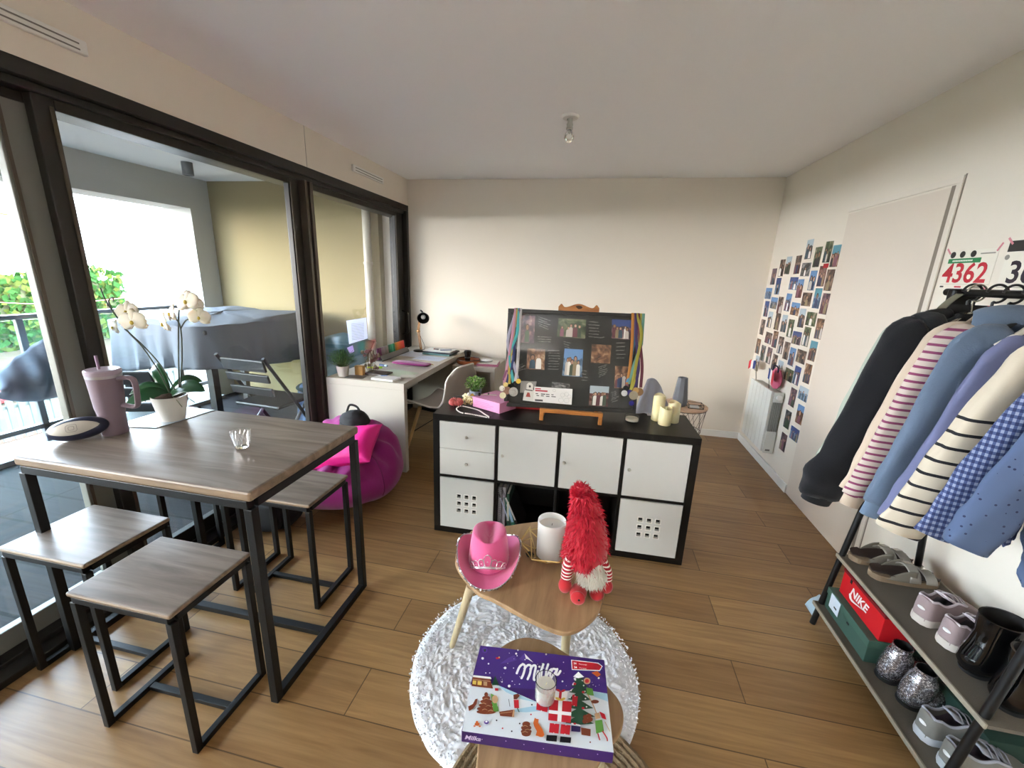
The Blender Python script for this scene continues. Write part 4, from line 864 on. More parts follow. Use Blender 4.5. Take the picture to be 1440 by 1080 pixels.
# medals hanging over both top corners of the board
random.seed(9)
def medal(path, col, disc, r_, mcol, label, wid=.0085):
    top = onb(*path[0], .006); t = thing('medal', label, 'medal', tuple(onb(*disc, .016)), 0, 'medals hanging over the photo board')
    pts = [FM @ Vector(((FM.inverted() @ top).x, .024, FH-.05)), FM @ Vector(((FM.inverted() @ top).x, .024, FH+.003)), FM @ Vector(((FM.inverted() @ top).x, -.004, FH+.003))]
    pts += [onb(u, v, .008+.010*min(1, i/2)) for i, (u, v) in enumerate(path)]
    P_ = pts[:3]+smooth_path(pts[3:], 4)
    MB().tube(P_, wid, 6, flat=.13, up=tuple(en)).build('ribbon', mat('ribbon_'+col[1:], col, .6), t, world=True, smooth=True)
    r_ *= 1.45; c = onb(*disc, .020+random.uniform(0, .006)); M = en.to_track_quat('Z', 'Y').to_matrix().to_4x4()
    MB().lathe(c, [(0, -.0018), (r_, -.0018), (r_, .0018), (r_*.88, .0018), (r_*.85, .001), (r_*.45, .001), (r_*.4, .0022), (0, .0022)], 28, M=M).build('disc', mat('medal_'+mcol[1:], mcol, .35, metal=.7, bump=.4, bscale=90), t, world=True, smooth=True)
L_ = [(['#a87888', [(725,437),(722,462),(716,500),(709,540)], (707,556), .013, '#cfc7a8'], 'left cluster, the pink ribbon with the lowest pale medal'),
      (['#1d2a5a', [(726,437),(723,475),(722,505),(712,540)], (713,549), .016, '#8a6a5a'], 'left cluster, the navy ribbon with the bronze medal'),
      (['#a08c38', [(727,437),(722,470),(717,510),(716,540)], (711,541), .010, '#c9b77a'], 'left cluster, the yellow ribbon with a small gilt medal'),
      (['#a9a5a6', [(732,438),(730,480),(727,520),(724,540)], (722,551), .0185, '#a5a49f'], 'left cluster, the white ribbon with the big silver medal'),
      (['#3f9a9c', [(729,437),(727,470),(716,500),(722,538)], (725,540), .012, '#2a2a2c'], 'left cluster, the teal ribbon with the small dark medal'),
      (['#6a3a5a', [(730,437),(720,480),(714,515),(708,535)], (706,546), .011, '#e0dcd4'], 'left cluster, the plum ribbon with a white medal at the far left'),
      (['#8f8da0', [(726,437),(714,480),(722,510),(728,532)], (729,536), .010, '#d4b24e'], 'left cluster, the pale ribbon ending in a gold medal on the right'),
      (['#a8702f', [(890,443),(889,480),(886,515),(882,540)], (885,552), .012, '#3d3a7a'], 'right cluster, the orange ribbon with a violet medal'),
      (['#4583ab', [(892,480),(888,500),(884,530),(882,538)], (880,546), .011, '#2a2c30'], 'right cluster, the bright blue ribbon with a dark medal'),
      (['#8f8930', [(896,443),(902,470),(896,505),(888,545)], (891,556), .0175, '#a39a86'], 'right cluster, the yellow ribbon with the large grey medal'),
      (['#5a2030', [(898,443),(900,480),(903,515),(901,545)], (899,551), .016, '#8a6a4a'], 'right cluster, the maroon ribbon with the bronze medal'),
      (['#3a2a5a', [(894,443),(895,480),(898,515),(893,545)], (894,549), .012, '#b8925a'], 'right cluster, the violet ribbon with a copper medal'),
      (['#5f8a7a', [(902,484),(896,500),(890,518),(884,540)], (878,553), .012, '#c9ccd0'], 'right cluster, the green ribbon with a pale medal at its left edge'),
      (['#98933a', [(897,500),(898,520),(893,535),(886,550)], (888,567), .010, '#34308a'], 'right cluster, the thin lime ribbon with the lowest blue medal')]
for (col, path, disc, r_, mcol), lab in L_: medal(path, col, disc, r_, mcol, 'medal in the '+lab)

# other things on the cube shelf
t = thing('pink_box', 'pink cardboard box at the left of the photo board', 'box', (-.55, 2.36, ZK)); m_pink = mat('pink_card', '#d28bb2', .55)
A0, A1, A3 = Vector((-.688, 2.325, ZK+.001)), Vector((-.500, 2.235, ZK+.001)), Vector((-.585, 2.505, ZK+.001)); A2 = A1+(A3-A0)
MB().prism([A0, A1, A2, A3], (0, 0, .052)).build('box_body', m_pink, t, world=True, bevel=.002)
lidp = [A0+(A0-A2)*.008, A1+(A1-A3)*.008, A2+(A2-A0)*.008, A3+(A3-A1)*.008]
MB().prism([p+Vector((0, 0, .046)) for p in lidp], (0, 0, .018)).build('lid', m_pink, t, world=True, bevel=.002)
pm = MB(); e1 = (A1-A0); nrm = Vector((e1.y, -e1.x, 0)).normalized()
for f0, f1, z in ((.12, .62, .040), (.10, .78, .030), (.12, .70, .020), (.3, .55, .012)): pm.prism([A0+e1*f0+nrm*.0008+Vector((0, 0, z)), A0+e1*f1+nrm*.0008+Vector((0, 0, z)), A0+e1*f1+nrm*.0008+Vector((0, 0, z+.003)), A0+e1*f0+nrm*.0008+Vector((0, 0, z+.003))], nrm*.0003)
pm.build('box_print', mat('faded_pink_print', '#c374a0', .6), t, world=True)
t = thing('hair_clip', 'small brown and white hair clip lying on the pink box', 'hair clip', (-.60, 2.36, ZK+.066))
MB().tube([(-.05, -.01, .006), (.0, .0, .008), (.05, .012, .006)], .006, 8, flat=.5).build('clip_bar', mat('beige_clip', '#b7a79c', .4), t, smooth=True)
MB().blob((-.055, -.012, .008), .010, 12, 8).blob((.0, .0, .012), .006, 10, 8).build('clip_bead', mat('dark_bead', '#2a1e1e', .3), t, smooth=True)
o = MB().prism([(-.44, 2.36, ZK+.001), (-.12, 2.40, ZK+.001), (-.13, 2.48, ZK+.001), (-.45, 2.46, ZK+.001)], (0, 0, .022)).build('red_folder', mat('red_card', '#9c1c22', .5), bevel=.003); tag(o, 'flat red case lying behind the easel ledge', 'case')
def scrunch(c, R0, r0, m, label, name='scrunchie'):
    mb = MB(); n, k_ = 60, 12; vs = []
    for i in range(n):
        a = 2*math.pi*i/n
        for j in range(k_):
            b = 2*math.pi*j/k_; rr = r0*(1+.30*math.sin(a*13+1.2*math.sin(b))+.12*math.sin(a*29)); vs.append((c[0]+(R0+rr*math.cos(b))*math.cos(a), c[1]+(R0+rr*math.cos(b))*math.sin(a), c[2]+r0*1.15+rr*math.sin(b)))
    mb.add(vs, [(i*k_+j, i*k_+(j+1) % k_, ((i+1) % n)*k_+(j+1) % k_, ((i+1) % n)*k_+j) for i in range(n) for j in range(k_)])
    o = mb.build(name, m, smooth=True, ang=180); return tag(o, label, 'hair tie')
scrunch((-.795, 2.325, ZK), .024, .017, mat('coral_satin', '#d0625f', .4), 'coral pink scrunchie at the left end of the shelf top')
t = thing('hair_claw', 'cream and gold flower hair claw beside the pink box', 'hair claw', (-.728, 2.355, ZK)); m_cr = mat('cream_resin', '#dfd2a6', .3); m_gold = mat('gold_metal', '#c9a85a', .3, metal=.9)
for kk, (dx, dz, m_) in enumerate(((-.020, .02, m_cr), (.018, .022, m_cr), (0, .045, m_cr), (-.014, .05, m_cr), (.024, .05, m_gold))):
    fm = MB()
    for i in range(5):
        a = 2*math.pi*i/5+kk; fm.blob((dx+.014*math.cos(a), -.01+.004*kk, dz+.014*math.sin(a)), (.010, .005, .008), 10, 8)
    fm.build('petal_cluster', m_, t, smooth=True)
for i in range(6): MB().tube(smooth_path([(-.03+.012*i, 0, .04), (-.034+.013*i, -.022, .022), (-.03+.012*i, -.012, .002)]), .0022, 6).build('tooth', m_gold, t, smooth=True)
MB().blob((.006, -.005, .068), .011, 14, 10).build('pearl', mat('pearl', '#e9e4da', .15), t, smooth=True)
t = thing('pearl_necklace', 'pearl necklace coiled at the front left of the shelf top', 'necklace', (-.66, 2.235, ZK))
pth = smooth_loop([at(u, v, z=ZK) for u, v in [(642,576),(648,581),(660,583),(676,586),(688,588),(681,583),(673,578),(660,574),(648,572)]], 7)
bm_ = MB(); acc = 0; last = pth[0]
for p in pth:
    if (p-last).length > .0075 or p is pth[0]: bm_.blob(p+Vector((0, 0, .0042)), .0042, 8, 6); last = p
bm_.build('pearl_string', MATS['pearl'], t, world=True, smooth=True)
MB().tube(smooth_path([at(u, v, z=ZK)+Vector((0, 0, .002)) for u, v in [(676,586),(688,586),(697,581),(688,578),(680,580)]]), .001, 6).build('cord', m_black, t, world=True)
# small plant in grey pot
def bushy(name, label, loc, potr, poth, m_p, fol, n, leafL, leafw, mats_, rx, rz_, group=None, up=.5):
    t = thing(name, label, 'plant', loc, 0, group)
    MB().lathe((0, 0, 0), [(0, 0), (potr*.72, 0), (potr*.76, .004), (potr, poth), (potr*.93, poth), (potr*.90, poth-.012), (0, poth-.014)], 32).build('pot', m_p, t, smooth=True)
    MB().lathe((0, 0, 0), [(potr*.9, poth-.011), (0, poth-.011)], 24).build('soil', mat('dark_soil', '#2c2119', .95), t)
    mb = MB(); stm = MB()
    for i in range(n):
        a = random.uniform(0, 6.283); q = random.random()**.6; e = random.uniform(-.1, 1)
        c = Vector((rx*q*math.cos(a), rx*q*math.sin(a), poth+rz_*(.15+.85*(e+.1)/1.1*(1-.35*q*q))))
        d = Vector((math.cos(a)*q, math.sin(a)*q, random.uniform(-.2, up*2))).normalized(); s_ = d.cross(Vector((0, 0, 1))).normalized() if abs(d.z) < .98 else Vector((1, 0, 0)); u_ = s_.cross(d)
        L = leafL*random.uniform(.7, 1.2); w = leafw*random.uniform(.8, 1.2)
        mb.add([c, c+d*L*.5+s_*w+u_*.003, c+d*L, c+d*L*.5-s_*w+u_*.003], [(0, 1, 2, 3)], random.choice([0, 0, 1]))
        if i % 8 == 0: stm.tube([(c.x*.2, c.y*.2, poth-.012), c], .0012, 5)
    mb.build('leaves', mats_, t); stm.build('stems', mat('green_stem', '#50622f', .6), t); return t
random.seed(31)
bushy('potted_plant', 'bright green leafy plant in a grey pot on the cube shelf', (-.715, 2.475, ZK), .040, .062, mat('blue_grey_pot', '#8b929f', .4), None, 260, .020, .0075, [mat('fresh_green', '#5f8f3a', .45), mat('pale_green', '#a9c27a', .45)], .062, .085)
# glass dish
t = thing('glass_dish_candle', 'white candle in a low glass dish under the board corner', 'candle', (.255, 2.345, ZK))
MB().lathe((0, 0, 0), [(0, 0), (.036, 0), (.040, .004), (.042, .034), (.040, .034), (.038, .006), (0, .005)], 32).build('dish', gm, t, smooth=True)
MB().lathe((0, 0, 0), [(0, .0055), (.036, .0065), (.037, .020), (0, .021)], 28).build('wax', mat('ivory_wax', '#d9d2bd', .5, sss=.3), t, smooth=True)
# three candles
m_wax = mat('cream_wax', '#ddd2a6', .45, sss=.5)
def pillar(loc, r_, h, label):
    t = thing('pillar_candle', label, 'candle', loc, 0, 'cream pillar candles on the cube shelf'); random.seed(int(h*1000))
    ph = random.uniform(0, 6)
    mb = MB(); n = 36; vs = []
    prof = [(0, 0), (r_*.96, 0), (r_, .004), (r_, .5), (r_, .9), (r_*.97, 1.0), (r_*.86, 1.0), (r_*.80, .90), (r_*.4, .86), (0, .86)]
    for q, z in prof:
        for j in range(n):
            a = 2*math.pi*j/n; zz = z*h if z > .004 else z; zz += (.006*math.sin(2*a+ph) if z >= .97 else 0); vs.append((q*math.cos(a), q*math.sin(a), zz))
    mb.add(vs, [(i*n+j, i*n+(j+1) % n, (i+1)*n+(j+1) % n, (i+1)*n+j) for i in range(len(prof)-1) for j in range(n)]); mb.build('wax_body', m_wax, t, smooth=True, ang=70)
    MB().blob((0, 0, h*.86+.008), (.003, .003, .010), 10, 8).build('led_flame', mat('plastic_flame', '#e8e2cc', .4), t, smooth=True)
pillar((.402, 2.415, ZK), .034, .150, 'tallest of the three cream pillar candles')
pillar((.432, 2.345, ZK), .035, .100, 'shortest and nearest of the three cream pillar candles')
pillar((.486, 2.405, ZK), .034, .118, 'middle sized cream pillar candle, the one on the right')
# pale bag behind
def bagfn(u, v):
    a = (u-.5)*2; return (.395+.115*a*(1-.55*v), 2.50+.05*v+.012*math.sin(a*9)*(1-v)+.02*v, ZK+.004+.195*v*(1-.25*a-.25*a*a))
o = MB().grid(bagfn, 24, 16).build('folded_bag', mat('pale_grey_cloth', '#a9a9b6', .8, bump=.2, bscale=30), smooth=True, solid=.012); tag(o, 'pale grey folded cloth bag behind the cream candles', 'bag')
o = MB().box(.355, .475, 2.475, 2.515, ZK+.0005, ZK+.012).build('silver_tray', mat('silver_plate', '#cfccca', .3, metal=.4), bevel=.002); tag(o, 'thin silver case edge lying in front of the grey bag', 'case')

# ---------------------------------------------------------------- wire basket table with vase and dish
t = thing('wire_basket_table', 'wooden topped wire basket side table by the back wall', 'side table', (.86, 3.86, 0)); BTZ = .46
MB().lathe((0, 0, 0), [(0, BTZ-.012), (.198, BTZ-.012), (.203, BTZ-.006), (.203, BTZ+.004), (.198, BTZ+.006), (0, BTZ)], 44).build('table_top', wood('basket_top_wood', '#a78468', '#c4a184', '#d8b99e', 'X', .5), t, smooth=True)
wm = MB(); m_wire = mat('copper_grey_wire', '#4e423b', .4, metal=.7)
for z, r_ in ((BTZ-.016, .196), (.23, .168), (.012, .135)): wm.tube([(r_*math.cos(2*math.pi*i/48), r_*math.sin(2*math.pi*i/48), z) for i in range(48)], .003, 6, closed=True)
wm.build('wire_hoops', m_wire, t, smooth=True)
for i in range(12):
    wv = MB(); a = 2*math.pi*i/12
    for s_ in (1, -1):
        wv.tube([(.196*math.cos(a), .196*math.sin(a), BTZ-.016), (.168*math.cos(a+s_*.45), .168*math.sin(a+s_*.45), .23), (.135*math.cos(a+s_*.1), .135*math.sin(a+s_*.1), .012)], .0019, 5)
    wv.build('wire_strut', m_wire, t, smooth=True)
t = thing('grey_vase', 'tall tapering grey faceted vase on the wire basket table', 'vase', (.815, 3.84, BTZ+.004))
MB().lathe((0, 0, 0), [(0, 0), (.058, 0), (.064, .012), (.066, .06), (.043, .258), (.038, .258), (.055, .06), (0, .02)], 9).build('vase_body', mat('grey_stone_glaze', '#65666b', .3, var=.3, vscale=12), t, bevel=.003)
t = thing('glass_tray', 'black edged glass jewellery box on the wire basket table', 'box', (.94, 3.80, BTZ+.006)); fm = MB(); hh = .035
cs = [(-.062, -.05), (.062, -.05), (.062, .05), (-.062, .05)]
for i in range(4):
    a, b = cs[i], cs[(i+1) % 4]
    for z in (.002, hh): fm.sqbar((a[0], a[1], z), (b[0], b[1], z), .004)
    fm.sqbar((a[0], a[1], .002), (a[0], a[1], hh), .004)
fm.build('wire_edge', m_black, t); MB().box(-.06, .06, -.048, .048, .001, .003).box(-.06, .06, -.0492, -.0485, .004, hh-.003).build('glass_side', m_clear, t)
MB().box(-.04, .03, -.03, .03, .003, .014).build('paper_insert', mat('ticket_white', '#dcdad8', .5), t)

# ---------------------------------------------------------------- on the desk
ZD = DZ
random.seed(17)
t = bushy('potted_grass_plant', 'dark green bushy plant in a pale pot at the desk corner', (-1.915, 2.865, ZD), .050, .085, mat('pale_stone_pot', '#c4bfb8', .6), None, 620, .036, .0028, [mat('deep_green', '#2c4f2a', .6), mat('mid_green', '#4b7438', .6)], .085, .115, up=.8)
t = thing('kraft_box', 'small orange brown box at the foot of the dried flowers', 'box', (-1.82, 2.95, ZD))
MB().box(-.035, .035, -.02, .02, 0.0005, .075).build('box_body', mat('kraft_orange', '#b98a4e', .7), t, bevel=.002)
t = thing('dried_flowers', 'bunch of dried flowers with beige seed heads behind the desk plant', 'flowers', (-1.765, 3.0, ZD))
fm = MB(); sm_ = MB()
for i in range(26):
    c = Vector((random.uniform(-.06, .06), random.uniform(-.03, .06), random.uniform(.03, .19))); fm.blob(c, (random.uniform(.010, .018),)*2+(random.uniform(.012, .020),), 10, 8, random.choice([0, 0, 1]), lambda d: 1+.25*nz3(d, 5, i)); sm_.tube([(c.x*.2, c.y*.2, 0.002), c], .0012, 5)
fm.build('seed_heads', [mat('dry_beige', '#8c7c6a', .9), mat('dry_pink', '#8d6464', .9)], t, smooth=True, ang=180); sm_.build('dry_stems', mat('dry_stem', '#6b5a44', .9), t)
def slab(name, pts, z0, th, m, label, cat, extra=None):
    o = MB().prism([(p[0], p[1], z0) for p in pts], (0, 0, th)).build(name, m, bevel=min(.002, th*.3)); tag(o, label, cat); return o
def rect(cx_, cy_, w, d, a):
    c, s_ = math.cos(R_(a)), math.sin(R_(a)); return [(cx_+x*c-y*s_, cy_+x*s_+y*c) for x, y in ((-w/2, -d/2), (w/2, -d/2), (w/2, d/2), (-w/2, d/2))]
slab('photo_card', rect(-1.81, 2.875, .15, .10, 8), ZD+.0004, .0012, mat('dark_print', '#4a4848', .4), 'dark printed card at the front edge of the desk', 'card')
slab('photo_tray', rect(-1.70, 3.02, .19, .13, -6), ZD+.0004, .014, mat('dark_brown_print', '#3b2c26', .4, var=.6, vscale=18), 'brown picture covered box lid on the desk', 'box')
slab('note_pad', rect(-1.56, 2.885, .19, .115, -4), ZD+.0004, .014, mat('white_paper', '#dfdedb', .7), 'white note pad at the front edge of the desk', 'pad')
slab('blue_card', rect(-1.60, 2.93, .05, .03, 30), ZD+.0150, .002, mat('blue_print', '#6d86b8', .5), 'little blue card on the white note pad', 'card')
slab('green_sheet', rect(-1.56, 3.10, .27, .19, -14), ZD+.0004, .0015, mat('pale_green_paper', '#b9c4ae', .7), 'pale green printed sheet in the middle of the desk', 'paper')
slab('loose_sheet', rect(-1.44, 3.02, .12, .10, 20), ZD+.0020, .0015, mat('grey_paper', '#c6c6bc', .7), 'greyish leaflet overlapping the pale green sheet', 'paper')
t = thing('highlighter', 'fluorescent yellow highlighter on the desk', 'pen', (-1.83, 3.20, ZD+.007), R_(20)); MB().tube([(-.06, 0, 0), (.03, 0, 0)], .0075, 10).build('barrel', mat('fluo_yellow', '#d8ee2a', .4), t, smooth=True); MB().tube([(.03, 0, 0), (.062, 0, 0)], .0075, 10).build('cap', mat('fluo_green', '#a6d82e', .4), t, smooth=True)
t = thing('glue_stick', 'short blue capped tube behind the yellow highlighter', 'tube', (-1.80, 3.29, ZD+.010), R_(-15)); MB().tube([(-.04, 0, 0), (.02, 0, 0)], .010, 12).build('barrel', mat('navy_plastic', '#22406e', .4), t, smooth=True); MB().tube([(.02, 0, 0), (.045, 0, 0)], .0095, 12).build('cap', mat('light_plastic', '#b9cbe0', .4), t, smooth=True)
t = thing('pencil_case', 'flat magenta zip pencil case on the desk', 'pencil case', (-1.60, 3.44, ZD), R_(-3))
MB().blob((0, 0, .014), (.175, .055, .014), 40, 14, 0, lambda d: (abs(d.x)**6+abs(d.y)**6+abs(d.z)**2.5)**(-1/5.)).build('case_body', mat('magenta_felt', '#8b1a6a', .8, sheen=.3), t, smooth=True, ang=180)
MB().tube([(.165, .03, .018), (.19, .035, .014), (.20, .03, .010)], .003, 6).build('zip_pull', m_gold, t)
MB().tube([(-.165, .04, .020), (0, .043, .027), (.165, .04, .020)], .0025, 6).build('zip', mat('dark_magenta', '#4f0d3c', .5), t)
# stepped felt pen set
t = thing('felt_pen_set', 'open set of felt pens running from purple to orange along the window', 'pen set', (-1.93, 3.74, ZD))
px0, py0, py1 = -1.945, 3.47, 4.02
MB().box(px0-.03, px0+.045, py0-.01, py1+.01, ZD+.0005, ZD+.012).prism([(px0+.045, py0-.01, ZD+.012), (px0+.045, py1+.01, ZD+.012), (px0+.020, py1+.01, ZD+.05), (px0+.020, py0-.01, ZD+.05)], (.004, 0, 0)).build('case_tray', mat('black_plastic', '#131315', .35), t, world=True)
cols = ['#6a2a58', '#7b3a68', '#8f7f84', '#9a8b8c', '#8c8480', '#a09088', '#1e6a44', '#239a6a', '#48b98c', '#1f8a58', '#c98a2e', '#e89030', '#f0803a', '#ef6a3e', '#f05a44', '#f2504a']
for i in range(32):
    y = py0+(i+.5)*(py1-py0)/32; c = cols[i//2]
    o = MB().tube([(px0, y, ZD+.013), (px0-.012, y, ZD+.118)], .0082, 8).build('felt_pen', mat('pen_'+c[1:], c, .4), t, world=True, smooth=True)
slab('exercise_sheet', rect(-1.80, 3.93, .30, .21, 84), ZD+.0004, .0015, mat('blue_white_paper', '#d5dced', .7), 'white sheet left of the lamp foot', 'paper')
slab('exercise_sheet', rect(-1.56, 3.77, .29, .20, -4), ZD+.0004, .0015, MATS['blue_white_paper'], 'white sheet in front of the stack of folders', 'paper')
pl = MB()
for i in range(7): pl.prism([(-1.68+.0, 3.71+i*.018, ZD+.0021), (-1.46-(i % 3)*.03, 3.705+i*.018, ZD+.0021), (-1.46-(i % 3)*.03, 3.708+i*.018, ZD+.0021), (-1.68, 3.713+i*.018, ZD+.0021)], (0, 0, .0002))
tag(pl.build('page_note', mat('ink_blue', '#8292b8', .7)), 'lines of blue notes on the sheet before the folders', 'paper')
slab('folder', rect(-1.56, 4.05, .30, .22, -4), ZD+.0004, .016, mat('teal_folder', '#5f8583', .5), 'teal folder at the bottom of the stack by the back wall', 'folder')
slab('folder', rect(-1.545, 4.055, .31, .215, -6), ZD+.0168, .012, mat('dark_folder', '#2c3440', .5), 'dark folder in the middle of the stack by the back wall', 'folder')
slab('paper_stack', rect(-1.57, 4.075, .30, .21, -3), ZD+.0292, .007, mat('white_paper', '#dfdedb', .7), 'white papers on top of the folder stack', 'paper')
t = thing('pen', 'dark blue pen on the paper stack', 'pen', (-1.50, 4.06, ZD+.041), R_(25)); MB().tube([(-.06, 0, 0), (.05, 0, 0)], .0045, 8).build('barrel', mat('navy_plastic', '#22406e', .4), t, smooth=True); MB().tube([(.05, 0, 0), (.064, 0, 0)], [.0045, .001], 8).build('tip', MATS['black_steel'], t, smooth=True)
t = thing('eraser', 'small reddish eraser on the paper stack', 'eraser', (-1.61, 4.06, ZD+.0365), R_(-20)); MB().box(-.025, .025, -.012, .012, 0, .012).build('eraser_body', mat('red_brown_rubber', '#8e4436', .7), t, bevel=.002); MB().box(-.010, .027, -.0125, .0125, -.0002, .0125).build('sleeve', mat('grey_sleeve', '#8a8486', .5), t)
# lamp
t = thing('desk_lamp', 'black and brass jointed desk lamp by the back wall', 'lamp', (-1.80, 4.10, ZD))
m_lampb = mat('black_lamp_metal', '#121212', .3, metal=.3); m_brass = mat('copper_wood', '#b5875a', .35, metal=.6)
MB().lathe((0, 0, 0), [(0, 0.0005), (.075, .0005), (.078, .006), (.070, .014), (.02, .020), (0, .021)], 36).build('base', m_lampb, t, smooth=True)
j0, j1, j2 = Vector((.005, 0, .02)), Vector((-.018, -.01, .215)), Vector((.004, -.02, .345))
MB().tube([j0+Vector((.008, 0, 0)), j1+Vector((.008, 0, 0))], .0055, 10).tube([j0-Vector((.008, 0, 0)), j1-Vector((.008, 0, 0))], .0055, 10).build('lower_arm', m_brass, t, smooth=True)
MB().tube([j1+Vector((.007, 0, 0)), j2+Vector((.007, 0, 0))], .0055, 10).tube([j1-Vector((.007, 0, 0)), j2-Vector((.007, 0, 0))], .0055, 10).build('upper_arm', m_brass, t, smooth=True)
MB().blob(j1, .014, 14, 10).tube([j1-Vector((.02, 0, 0)), j1+Vector((.02, 0, 0))], .007, 10).blob(j0+Vector((0, 0, .01)), .012, 12, 8).build('joint', m_brass, t, smooth=True)
hd = (Vector((.35, -.85, -.30))).normalized(); MH = hd.to_track_quat('Z', 'Y').to_matrix().to_4x4(); hc = j2+Vector((.045, -.01, .025))
MB().lathe(hc, [(.018, -.06), (.028, -.055), (.036, -.03), (.062, .035), (.0605, .035), (.034, -.028), (.012, -.05)], 32, M=MH).build('lamp_shade', m_lampb, t, smooth=True)
MB().blob(hc+hd*.005, .024, 16, 12).build('bulb', mat('frosted_bulb', '#cfcfcb', .3), t, smooth=True)
MB().tube([hc-hd*.05, hc-hd*.075+Vector((-.01, 0, .02)), hc-hd*.08+Vector((-.03, 0, .035))], .009, 10).build('switch', m_lampb, t, smooth=True)
MB().tube(smooth_path([j0+Vector((.03, .01, 0)), (.05, .0, .05), (.03, -.01, .11), (.0, 0, .16), j1]), .0022, 6).build('cord', m_lampb, t, smooth=True)
# side unit things
UZ = .66
t = thing('round_tray', 'orange brown round tray on the side unit', 'tray', (-1.235, 4.00, UZ))
MB().lathe((0, 0, 0), [(0, 0.0005), (.105, .0005), (.118, .010), (.120, .045), (.113, .045), (.108, .012), (0, .010)], 44).build('tray_body', mat('orange_leather', '#9c532c', .45), t, smooth=True)
MB().tube([(.116*math.cos(2*math.pi*i/40), .116*math.sin(2*math.pi*i/40), .046) for i in range(40)], .005, 8, closed=True).build('tray_rim', mat('dark_leather', '#2a1b16', .4), t, smooth=True)
t = thing('black_cup', 'small black cup standing in the round tray', 'cup', (-1.255, 4.03, UZ+.012)); MB().lathe((0, 0, 0), [(0, 0), (.026, 0), (.028, .05), (.036, .095), (.036, .115), (.032, .115), (.026, .06), (0, .05)], 28).build('cup_body', mat('black_glaze', '#101012', .25), t, smooth=True); MB().lathe((0, 0, .04), [(.029, 0), (.031, .004), (.029, .008)], 28).build('cup_ring', MATS['black_lamp_metal'], t, smooth=True)
slab('pink_folder', rect(-1.03, 4.02, .22, .20, 8), UZ+.0004, .018, mat('old_pink_folder', '#a5607a', .5), 'pink folder on the right of the side unit', 'folder')
slab('white_folder', rect(-1.04, 4.04, .21, .18, 4), UZ+.0188, .006, mat('white_plastic', '#d8d6d0', .4), 'white sleeve lying on the pink folder', 'folder')
o = MB().blob((-1.06, 4.04, UZ+.038), (.07, .05, .014), 26, 14, 0, lambda d: 1+.3*nz3(d, 3, 8)).build('plastic_bag', mat('clear_wrap', '#d6d8dc', .15, spec=.8), smooth=True, ang=180); tag(o, 'crumpled clear plastic wrapper on the white sleeve', 'wrapper')
# paper sheets on the glass
def thin_paper(name, col):
    m = bpy.data.materials.new(name); m.use_nodes = True; n = m.node_tree.nodes; l = m.node_tree.links; n.clear(); o = n.new('ShaderNodeOutputMaterial')
    d = n.new('ShaderNodeBsdfDiffuse'); d.inputs[0].default_value = lin(col); tr = n.new('ShaderNodeBsdfTranslucent'); tr.inputs[0].default_value = lin(col); mx = n.new('ShaderNodeMixShader'); mx.inputs[0].default_value = .5
    l.new(d.outputs[0], mx.inputs[1]); l.new(tr.outputs[0], mx.inputs[2]); l.new(mx.outputs[0], o.inputs[0]); return m
def on_pane(pix, name, label, th=.0008, m='sheet_white', col='#e3e6f2', parent=None):
    X = XL-.05-.02+.004; pts = [at(u, v, x=X) for u, v in pix]; o = MB().prism(pts, (th, 0, 0)).build(name, thin_paper(m, col)); return o, X+th
t0, X = on_pane([(487,451),(515,446.5),(517,476),(491,484)], 'notice_sheet', '')
tag(t0, 'white typed notice taped to the far window pane', 'notice'); INV[t0.name] = Matrix.Translation(t0.location).inverted()
pl = MB()
for i in range(11):
    v = 454+i*2.2; a, b, c, d = at(494+i*.1, v+1.6, x=X+.0002), at(512, v-1.0 if i else v-.6, x=X+.0002), at(512, v-.4, x=X+.0002), at(494+i*.1, v+2.2, x=X+.0002); pl.prism([a, b, c, d], (.0003, 0, 0))
pl.build('notice_print', mat('print_faint', '#9a9cac', .7), t0, world=True)
t1, X = on_pane([(488,489),(496,485.5),(498,494),(492,498)], 'sticky_note', '', m='note_lilac', col='#cdbfe0'); tag(t1, 'small lilac note stuck to the window below the typed notice', 'note')

# ---------------------------------------------------------------- on the coffee tables
# pink cowboy hat with tiara
t = thing('cowboy_hat', 'pink cowboy hat with silver tiara and sequin brim on the coffee table', 'hat', (-.332, 1.372, HB), R_(11)); m_hat = mat('pink_felt', '#d9578f', .75, sheen=.5, bump=.1, bscale=200)
BXR, BYR, CXR, CYR = .136, .165, .078, .096
def brimz(a, q): return .012+.065*(abs(math.cos(a))**2.4)*q**1.6 - .004*q*(1-abs(math.cos(a)))
def hatf(u, v):
    a = 2*math.pi*u; ca, sa = math.cos(a), math.sin(a)
    if v < .4:
        q = 1-v/.4; r1 = CXR+(BXR-CXR)*q; r2 = CYR+(BYR-CYR)*q; return (ca*r1*(1-.10*q*abs(ca)**3), sa*r2, brimz(a, q))
    s_ = (v-.4)/.6
    if s_ < .72:
        k_ = s_/.72; sh = 1-.20*k_**1.5; pinch = 1-.14*k_*math.exp(-((sa+.85)/.35)**2)*1 ; front = .10*k_*max(0, -sa)**3
        z = .012+.118*k_**.92; return (ca*CXR*sh*(1-front*1.6), sa*CYR*sh*(1-.10*k_*max(0, -sa)), z+.010*k_*abs(ca)**2)
    k_ = (s_-.72)/.28; r = math.cos(k_*math.pi/2); dip = -.034*math.exp(-((ca*r)/.36)**2)*math.sin(k_*math.pi/2)**.7
    return (ca*CXR*.80*r*(1-.16*max(0, -sa)**3), sa*CYR*.80*r*(1-.10*max(0, -sa)), .130+.012*math.sin(k_*1.57)+.010*abs(ca)**2*(1-k_) + dip)
MB().grid(hatf, 84, 54, cu=True).build('hat_body', m_hat, t, smooth=True, solid=.0025, ang=180)
